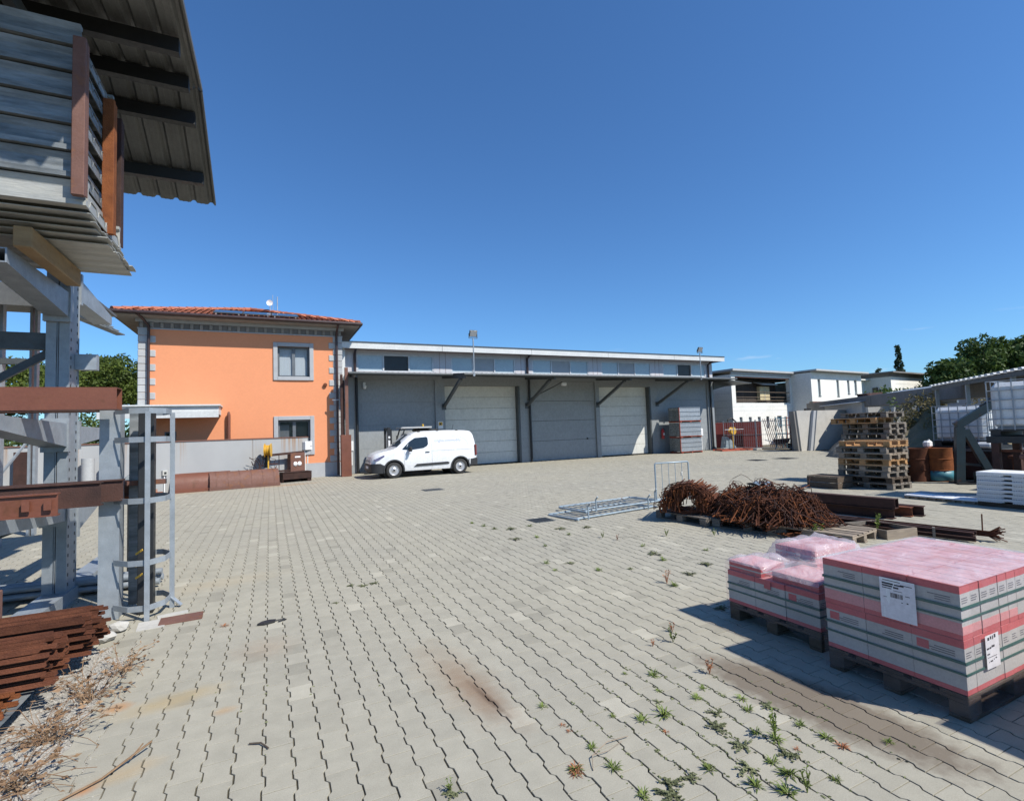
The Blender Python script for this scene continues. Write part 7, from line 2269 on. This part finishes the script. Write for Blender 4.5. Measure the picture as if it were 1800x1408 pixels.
# ------------------------------------------------------------------ weeds in the joints
def tuft(kind, s):
    b = MB()
    if kind == 'grass':
        for k in range(34):
            a = random.uniform(0, 2 * PI)
            l = s * random.uniform(0.5, 1.1)
            el = random.uniform(0.15, 0.95)
            d = Vector((math.cos(a) * math.cos(el), math.sin(a) * math.cos(el), math.sin(el)))
            sd_ = Vector((-math.sin(a), math.cos(a), 0)) * s * 0.045
            o = Vector((random.uniform(-.12, .12) * s, random.uniform(-.12, .12) * s, 0.0))
            m_ = o + d * l * 0.6
            e = o + d * l + Vector((0, 0, -l * 0.22))
            e.z = max(0.003, e.z)
            b.add([o - sd_ * .7, o + sd_ * .7, m_ + sd_, m_ - sd_, e], [(0, 1, 2, 3), (3, 2, 4)])
    elif kind == 'mat':
        for k in range(11):
            a = random.uniform(0, 2 * PI)
            l = s * random.uniform(0.6, 1.25)
            p = Vector((0, 0, 0.006))
            for j in range(7):
                p = p + Vector((math.cos(a), math.sin(a), 0)) * l / 7
                p.z = 0.006 + random.random() * 0.02
                a += random.uniform(-.25, .25)
                for q in range(3):
                    r_ = s * 0.125 * random.uniform(0.7, 1.3)
                    R_ = Matrix.Rotation(random.uniform(0, 6.3), 3, 'Z') @ Matrix.Rotation(random.uniform(-.6, .6), 3, 'X')
                    c = p + Vector((random.uniform(-.06, .06) * s, random.uniform(-.06, .06) * s, 0))
                    b.add([c + R_ @ Vector(v) * r_ for v in ((-1, 0, 0), (0, -.5, 0.1), (1, 0, 0), (0, .5, 0.1))], [(0, 1, 2, 3)])
    else:                                                          # leafy upright
        for k in range(5):
            a = random.uniform(0, 2 * PI)
            top_ = Vector((math.cos(a) * s * 0.35, math.sin(a) * s * 0.35, s * random.uniform(0.8, 1.5)))
            b.tube([(0, 0, 0), top_ * 0.5 + Vector((0, 0, s * 0.1)), top_], s * 0.022, 4)
            for j in range(9):
                c = top_ * random.uniform(0.25, 1.0)
                R_ = Matrix.Rotation(random.uniform(0, 6.3), 3, 'Z') @ Matrix.Rotation(random.uniform(0.2, 1.2), 3, 'X')
                r_ = s * 0.20 * random.uniform(0.6, 1.2)
                b.add([c + R_ @ Vector(v) * r_ for v in ((0, 0, 0), (-.38, 0.7, 0.08), (0, 1.5, 0), (.38, 0.7, 0.08))], [(0, 1, 2, 3)])
    return b


TM = {}
for kd, mts in (('grass', ('weed', 'weed_red')), ('mat', ('weed_grey', 'weed_red')), ('leafy', ('weed', 'weed_red'))):
    for mt in mts:
        TM[kd, mt] = [tuft(kd, 0.075 if kd != 'mat' else 0.085).mesh(kd + '_weed', mt, fix=False) for _ in range(3)]
LAB = {('grass', 'weed'): ('grass_weed', 'tuft of green grass growing in a paver joint'), ('mat', 'weed_grey'): ('mat_weed', 'flat grey green weed spreading over the pavers'),
       ('leafy', 'weed'): ('leafy_weed', 'upright leafy green weed growing between the pavers'), ('grass', 'weed_red'): ('withered_weed', 'small withered orange brown weed in a paver joint'),
       ('mat', 'weed_red'): ('withered_mat_weed', 'flat withered brown weed on the pavers'), ('leafy', 'weed_red'): ('withered_stalk', 'withered upright orange stalk between the pavers')}


def weed(x, y, kd, mt, s=1.0):
    nm, lab = LAB[kd, mt]
    o = tag(put(nm, random.choice(TM[kd, mt]), None, (x, y, -0.004), random.uniform(0, 6.28)), lab, 'weed', lab.split(' growing')[0].split(' in a')[0].split(' spreading')[0].split(' on the')[0].split(' between')[0].replace('tuft of green grass', 'green grass tufts') + ' in the yard')
    s *= 0.80
    o.scale = (s, s, s)
    return o


NEAR = [(2.91, 3.26, 'leafy', 'weed', 1.5), (2.40, 2.91, 'grass', 'weed', 1.1), (2.76, 2.74, 'leafy', 'weed_red', 1.3), (2.56, 2.61, 'grass', 'weed', .8), (2.43, 2.54, 'grass', 'weed', .9),
        (2.13, 2.50, 'grass', 'weed', 1.5), (1.98, 2.51, 'grass', 'weed', 1.2), (2.67, 2.40, 'grass', 'weed', 1.0), (2.74, 2.26, 'mat', 'weed_grey', .9), (2.41, 2.35, 'mat', 'weed_grey', .8), (2.60, 2.29, 'grass', 'weed', .9),
        (2.28, 2.24, 'mat', 'weed_grey', 1.1), (2.45, 2.11, 'grass', 'weed', .9), (2.49, 2.02, 'leafy', 'weed', 1.6), (2.49, 2.02, 'grass', 'weed', 1.2), (2.72, 2.04, 'grass', 'weed', .9), (2.74, 1.90, 'grass', 'weed', 1.0),
        (2.29, 2.05, 'mat', 'weed_grey', 1.0), (2.43, 1.90, 'mat', 'weed_grey', 1.0), (2.31, 1.90, 'grass', 'weed', 1.0), (2.30, 1.80, 'grass', 'weed', 1.3), (1.99, 2.01, 'grass', 'weed', 1.0), (2.16, 1.92, 'mat', 'weed_grey', 1.0),
        (1.57, 2.25, 'grass', 'weed', 1.1), (1.40, 2.33, 'grass', 'weed', 1.0), (1.40, 2.34, 'grass', 'weed_red', .9), (1.57, 2.44, 'grass', 'weed', .8), (1.53, 2.93, 'grass', 'weed', .8), (1.85, 2.63, 'grass', 'weed', .6),
        (1.73, 2.02, 'mat', 'weed_grey', 1.0), (2.09, 1.82, 'grass', 'weed', 1.2), (1.86, 2.01, 'mat', 'weed_grey', .8), (2.18, 1.72, 'grass', 'weed', 1.3), (2.26, 1.68, 'leafy', 'weed', 1.2), (1.58, 2.03, 'grass', 'weed', 1.0),
        (1.68, 1.96, 'mat', 'weed_grey', 1.2), (2.60, 2.48, 'grass', 'weed', .5), (2.29, 2.73, 'grass', 'weed', .6), (2.25, 3.02, 'grass', 'weed', .6), (2.51, 1.91, 'grass', 'weed_red', .5), (2.74, 1.81, 'grass', 'weed_red', .9),
        (1.54, 2.63, 'grass', 'weed_red', .5), (1.54, 2.70, 'grass', 'weed_red', .5), (2.46, 1.67, 'grass', 'weed', .7), (3.05, 3.42, 'leafy', 'weed_red', 1.0), (2.72, 3.28, 'leafy', 'weed_red', .7), (2.98, 1.72, 'grass', 'weed', .8),
        (0.78, 2.49, 'leafy', 'weed', .8), (0.78, 2.47, 'mat', 'weed_grey', .8), (1.38, 2.30, 'grass', 'weed_red', .9), (2.02, 2.36, 'grass', 'weed_red', .5), (2.20, 2.62, 'mat', 'weed_grey', .5)]
for w_ in NEAR:
    weed(*w_)
FAR = [(3.94, 4.46, 'leafy', 'weed_red', 1.6), (3.93, 4.34, 'grass', 'weed', 1.5), (4.66, 5.50, 'mat', 'weed_grey', 1.6), (4.56, 5.22, 'grass', 'weed', 1.4), (4.84, 4.77, 'mat', 'weed_grey', 1.4), (4.86, 5.97, 'grass', 'weed', 1.2),
       (4.73, 6.77, 'leafy', 'weed', 1.2), (4.79, 6.48, 'leafy', 'weed_red', 1.0), (4.41, 7.27, 'grass', 'weed', 1.3), (4.54, 7.76, 'mat', 'weed_grey', 1.6), (3.23, 5.92, 'grass', 'weed', 1.2), (3.15, 5.56, 'grass', 'weed', 1.0), (3.60, 5.27, 'grass', 'weed', 1.4),
       (4.39, 4.56, 'mat', 'weed_grey', 1.2), (3.81, 3.60, 'mat', 'weed_grey', 1.2), (3.97, 5.12, 'grass', 'weed', 1.0), (3.53, 8.81, 'grass', 'weed', 1.4), (3.46, 9.21, 'grass', 'weed', 1.4), (3.60, 8.44, 'grass', 'weed', 1.5), (3.85, 8.26, 'mat', 'weed_grey', 1.6),
       (4.22, 8.31, 'grass', 'weed', 1.5), (3.52, 7.47, 'mat', 'weed_grey', 1.5), (3.88, 7.37, 'grass', 'weed', 1.4), (3.70, 6.77, 'grass', 'weed', 1.2), (3.48, 5.76, 'mat', 'weed_grey', 1.0), (7.14, 4.84, 'leafy', 'weed', 2.6), (8.37, 4.75, 'leafy', 'weed', 3.0), (7.10, 4.90, 'leafy', 'weed', 2.2),
       (0.83, 6.29, 'mat', 'weed_grey', .8), (0.97, 6.20, 'mat', 'weed_grey', .9), (1.11, 6.24, 'mat', 'weed_grey', .9), (0.61, 5.74, 'mat', 'weed_grey', .6), (-0.40, 5.62, 'grass', 'weed_red', .9), (5.6, 6.3, 'leafy', 'weed', 1.5), (6.2, 5.9, 'leafy', 'weed', 1.4), (5.4, 5.3, 'grass', 'weed', 1.2), (5.0, 7.6, 'mat', 'weed_grey', 1.4),
       (7.6, 4.6, 'grass', 'weed', 2.4), (7.9, 4.75, 'grass', 'weed', 2.2), (-3.9, 20.4, 'leafy', 'weed', 3.0), (-4.3, 20.0, 'leafy', 'weed', 3.2)]
for w_ in FAR:
    weed(*w_)
mo = MB()
for k in range(900):                                                # moss and crumbs in the joints
    if k % 3:
        x, y = random.triangular(1.2, 3.1, 2.4), random.triangular(1.5, 3.4, 2.0)
    else:
        x, y = random.uniform(-0.5, 5.5), random.uniform(2.5, 9)
    i = round((x - 0.03) / PX)
    x = 0.03 + (i + 0.5) * PX + random.choice((-1, 1)) * 0.009 + random.uniform(-.006, .006)
    a, s = random.uniform(0, 6.28), random.uniform(0.004, 0.012)
    for q in range(2):
        R_ = Matrix.Rotation(a + q * 1.7, 3, 'Z') @ Matrix.Rotation(random.uniform(0.2, 1.2), 3, 'X')
        mo.add([Vector((x, y, 0.002)) + R_ @ Vector(v) * s for v in ((-1, 0, 0), (0, -.6, 0), (1, 0, 0), (0, .6, 0))], [(0, 1, 2, 3)])
stuff(mo.build('joint_moss', 'weed_grey', fix=False))

# ------------------------------------------------------------------ left background: wall, pipes, machine behind the rack
tag(MB().box((0, 0, 0), (0.55, 0.45, 0.55), ch=0.12).box((0.05, -0.228, -0.12), (0.1, 0.006, 0.2)).build('red_hood', 'red_faded', None, (-8.9, 17.6, 1.30), rz=0.4), 'faded red machine hood seen through the rack', 'machine')
hm = thing('machine_body', 'pale machine body under the faded red hood', 'machine', (-9.0, 17.7, 0), 0.4)
MB().bx(-0.5, 0.5, -0.3, 0.4, 0.0, 1.0, 0.03).bx(-0.9, -0.55, -0.3, 0.3, 0.7, 1.45, 0.03).build('casing', 'white', hm)
for k, (x, y, h, r, lab) in enumerate(((-6.2, 18.6, 1.62, 0.16, 'thick dark post before the stained wall at the left'), (-4.35, 19.3, 1.65, 0.10, 'dark flat post before the wall left of the ladder cage'))):
    tag(MB().bx(-r, r, -0.05, 0.05, 0, h).build('dark_post', 'rust_dark', None, (x, y, 0)), lab, 'post')
tag(MB().rod((0, 0, 0), (0, 0, 1.35), 0.16, 14).build('concrete_pipe', 'stone', None, (-4.95, 19.4, 0), smooth=50), 'grey pipe standing on end before the white wall', 'pipe')
rbb = MB()
for k in range(70):
    c = (random.uniform(-1.2, 1.2), random.uniform(-.35, .35), 0)
    s = random.uniform(0.06, 0.13)
    zz = random.uniform(0.05, 0.62) * max(0.2, 1 - abs(c[0]) / 1.5)
    rbb.box((c[0], c[1], zz), (s * 2, s * 1.2, s), mat=Matrix.Rotation(random.uniform(0, 3), 3, 'Z') @ Matrix.Rotation(random.uniform(-.6, .6), 3, 'X'), ch=0.01)
for k in range(9):
    rbb.box((random.uniform(-1.1, 1.1), random.uniform(-.3, .3), 0.12), (0.5, 0.4, 0.24), rz=random.uniform(0, 3))
tag(rbb.build('brick_rubble', 'rubble', None, (-4.6, 19.7, 0), rz=0.58), 'heap of reddish brick rubble against the wall behind the rack', 'rubble')
tag(MB().prism([(-0.35, 0), (0.35, 0), (0.30, 0.9), (0.1, 0.75)], (0, 0, 0), (1, 0, 0), (0, 0, 1), (0, 0.06, 0)).build('sheet_offcut', 'galv_old_shade', None, (-4.0, 18.9, 0), rz=0.5), 'pointed grey sheet metal offcut left of the ladder cage', 'sheet offcut')
sp_ = thing('sign_plate', 'narrow white sign plate with green writing on the back rack', 'sign', (-4.25, 11.55, 1.35))
MB().bx(-0.05, 0.05, -0.012, 0.0, 0.0, 0.52).build('plate', 'white', sp_)
for k in range(5):
    MB().bx(-0.035, 0.035, -0.018, -0.013, 0.05 + k * 0.09, 0.11 + k * 0.09).build('green_mark', 'strap', sp_)
# ------------------------------------------------------------------ trees
def leaves(name, mt, lumps, per, size, parent, seed, flat=1.0):
    rr = np.random.default_rng(seed)
    C = []
    for (x, y, z, r, k) in lumps:
        n_ = int(per * k)
        d = rr.normal(size=(n_, 3))
        d /= np.linalg.norm(d, axis=1)[:, None]
        q = d * (r * rr.uniform(0.35, 1.06, n_) ** 0.5)[:, None]
        q[:, 2] *= flat
        C.append(q + np.array([x, y, z]))
    C = np.concatenate(C)
    n_ = len(C)
    a = rr.normal(size=(n_, 3))
    a /= np.linalg.norm(a, axis=1)[:, None]
    b = np.cross(a, rr.normal(size=(n_, 3)))
    b /= np.linalg.norm(b, axis=1)[:, None]
    s = (size * rr.uniform(0.55, 1.3, n_))[:, None]
    V = np.stack([C - a * s, C - b * s * 0.45, C + a * s, C + b * s * 0.45], 1).reshape(-1, 3)
    me = bpy.data.meshes.new(name)
    me.vertices.add(len(V))
    me.vertices.foreach_set('co', V.ravel().astype(np.float32))
    me.loops.add(n_ * 4)
    me.loops.foreach_set('vertex_index', np.arange(n_ * 4, dtype=np.int32))
    me.polygons.add(n_)
    me.polygons.foreach_set('loop_start', np.arange(0, n_ * 4, 4, dtype=np.int32))
    me.polygons.foreach_set('loop_total', np.full(n_, 4, dtype=np.int32))
    me.update(calc_edges=True)
    me.materials.append(MT[mt])
    return put(name, me, parent)


def tree(name, label, loc, lumps, trunk_h, trunk_r, mt, per, size, seed, flat=1.0, group=None):
    t = thing(name, label, 'tree', loc, 0, group)
    rr = random.Random(seed)
    tb_ = MB()
    pts = [(0, 0, -0.2), (rr.uniform(-.1, .1), rr.uniform(-.1, .1), trunk_h * 0.5), (rr.uniform(-.2, .2), rr.uniform(-.2, .2), trunk_h)]
    tb_.rod(pts[0], pts[1], trunk_r, 9, r2=trunk_r * 0.8).rod(pts[1], pts[2], trunk_r * 0.8, 9, r2=trunk_r * 0.6)
    for (x, y, z, r, k) in rr.sample(lumps, min(len(lumps), 14)):
        tb_.rod(pts[2] if z > trunk_h else pts[1], (x * 0.9, y * 0.9, z - r * 0.2), trunk_r * 0.35, 6, r2=trunk_r * 0.08)
    tb_.build('trunk', 'bark', t, smooth=50)
    leaves('crown', mt, lumps, per, size, t, seed, flat)
    return t


def dome(n_, rx, ry, z0, h, r0, r1, seed, under=0.25):
    rr = random.Random(seed)
    o = []
    for k in range(n_):
        a, d = rr.uniform(0, 2 * PI), math.sqrt(rr.random())
        x, y = rx * d * math.cos(a), ry * d * math.sin(a)
        z = z0 + h * max(0, 1 - d ** 5) ** 0.5 * rr.uniform(under, 1.0)
        r = rr.uniform(r0, r1)
        o.append((x, y, z, r, (r / r1) ** 2))
    return o


tree('umbrella_pine', 'broad umbrella pine left of the orange house', (-13.2, 56.6, 0), dome(120, 5.0, 4.6, 5.2, 4.1, 0.7, 1.35, 3, 0.15), 5.6, 0.30, 'pine', 300, 0.17, 3, 0.8)
tree('umbrella_pine', 'umbrella pine seen between the rack uprights at far left', (-21.5, 59.0, 0), dome(100, 5.4, 4.6, 4.8, 4.0, 0.7, 1.3, 4, 0.15), 5.4, 0.28, 'pine', 260, 0.18, 4, 0.8)
tree('round_shrub_tree', 'small light green tree above the wall at the left', (-8.6, 33.0, 0), dome(40, 1.8, 1.5, 1.6, 1.5, 0.4, 0.7, 5, 0.1), 1.6, 0.12, 'shrub', 160, 0.10, 5)
for i, (x, y, rx, h, sd_, lab) in enumerate(((-17.5, 38.0, 3.2, 2.4, 6, 'yellow green shrub far left behind the rack'), (-12.5, 37.0, 2.6, 1.6, 7, 'low green shrub behind the white wall at left'), (-4.8, 34.0, 1.5, 1.6, 8, 'green shrub between the wall and the orange house'))):
    b = thing('wall_shrub', lab, 'shrub', (x, y, 0), 0, 'shrubs behind the boundary wall')
    leaves('foliage', 'shrub', dome(40, rx, 1.4, 0.8, h, 0.4, 0.8, sd_, 0.1), 130, 0.11, b, sd_)
    MB().rod((0, 0, -0.1), (0, 0, 1.2), 0.06, 7).build('stem', 'bark', b)


def irregular(n_, cx, cy, rx, ry, z0, z1, r0, r1, seed):
    rr = random.Random(seed)
    o = []
    for k in range(n_):
        a, d, f = rr.uniform(0, 2 * PI), math.sqrt(rr.random()), rr.random()
        w_ = 0.35 + 0.65 * math.sin(PI * (0.12 + 0.78 * f))
        r = rr.uniform(r0, r1)
        o.append((cx + rx * d * w_ * math.cos(a), cy + ry * d * w_ * math.sin(a), z0 + (z1 - z0) * f, r, (r / r1) ** 2))
    return o


tree('broadleaf_tree', 'green broadleaf tree with a bare tipped twig right of the cypress, leftmost of its row', (54.6, 23.8, 0), irregular(70, 0, 0, 2.3, 2.0, 2.6, 6.0, 0.45, 0.9, 21), 3.0, 0.18, 'leaf', 150, 0.20, 21, group='broadleaf trees behind the sheds')
tree('broadleaf_tree', 'taller broadleaf tree in the middle of the row behind the sheds', (57.6, 22.4, 0), irregular(90, 0, 0, 2.4, 2.2, 3.0, 8.0, 0.45, 0.95, 22), 3.4, 0.2, 'leaf', 150, 0.21, 22, group='broadleaf trees behind the sheds')
tree('broadleaf_tree', 'wide broadleaf tree cut by the right frame edge', (60.8, 20.6, 0), irregular(110, 0, 0, 3.0, 2.4, 3.0, 8.2, 0.5, 1.0, 23), 3.4, 0.22, 'leaf', 150, 0.22, 23, group='broadleaf trees behind the sheds')
tree('broadleaf_tree', 'dark broadleaf tree standing behind the middle of the row', (66.0, 26.0, 0), irregular(90, 0, 0, 4.2, 2.8, 3.0, 7.6, 0.6, 1.1, 24), 3.4, 0.22, 'leaf', 150, 0.24, 24, group='broadleaf trees behind the sheds')
for i, (x, y, rx, h, sd_, lab) in enumerate(((47.5, 25.5, 2.8, 3.0, 26, 'green hedge bush right of the white annex'), (43.0, 17.5, 3.2, 2.4, 27, 'low bush behind the open shed'))):
    b = thing('hedge_bush', lab, 'shrub', (x, y, 0), 0, 'bushes behind the sheds')
    leaves('foliage', 'leaf', dome(50, rx, 1.8, 0.9, h, 0.5, 0.9, sd_, 0.1), 130, 0.16, b, sd_)
    MB().rod((0, 0, -0.1), (0, 0, 1.3), 0.07, 7).build('stem', 'bark', b)


def cone_lumps(n_, r, h, seed, tip=0.8):
    rr = random.Random(seed)
    o = []
    for k in range(n_):
        f = k / n_
        w_ = r * (1 - f ** 2.2) * 0.75 + 0.05
        a = rr.uniform(0, 6.28)
        q = 0.38 * r * (1 - f * 0.6)
        o.append((w_ * 0.8 * math.cos(a), w_ * 0.8 * math.sin(a), 0.6 + h * f, q, (q / r * 2.2) ** 2))
    return o


tree('cypress', 'tall dark cypress behind the white annex', (89.6, 45.8, 0), cone_lumps(110, 1.2, 12.3, 31) + [(-0.25, 0.1, 12.6, 0.3, 0.2), (0.35, 0, 12.4, 0.28, 0.2)], 6, 0.15, 'cypress', 170, 0.20, 31, 1.3)
tree('cypress', 'short dark cypress left of the tall one', (86.6, 47.4, 0), cone_lumps(60, 1.15, 8.6, 32) + [(0.5, 0, 9.2, 0.3, 0.3)], 5, 0.15, 'cypress', 170, 0.20, 32, 1.2)
sc = thing('dry_scrub', 'dry brownish scrub growing on the earth bank behind the pallets', 'scrub', (25.2, 11.8, 0))
leaves('foliage', 'scrub', [(x, y, 1.5 + random.uniform(-.7, .9), 0.35, 1.0) for x, y in [(random.uniform(-1.8, 1.6), random.uniform(-1.0, 1.0)) for _ in range(40)]], 120, 0.06, sc, 33)
wood_line = MB()
stuff(leaves('far_tree_line', 'leaf', [(x, 150 + 12 * math.sin(x * 0.05) + random.uniform(-6, 6), random.uniform(1, 4.5), 3.2, 1.0) for x in np.arange(-190, 40, 5)] + [(130 + random.uniform(-6, 6), y, random.uniform(1, 4.5), 3.4, 1.0) for y in np.arange(-30, 150, 5)], 90, 0.8, None, 41))
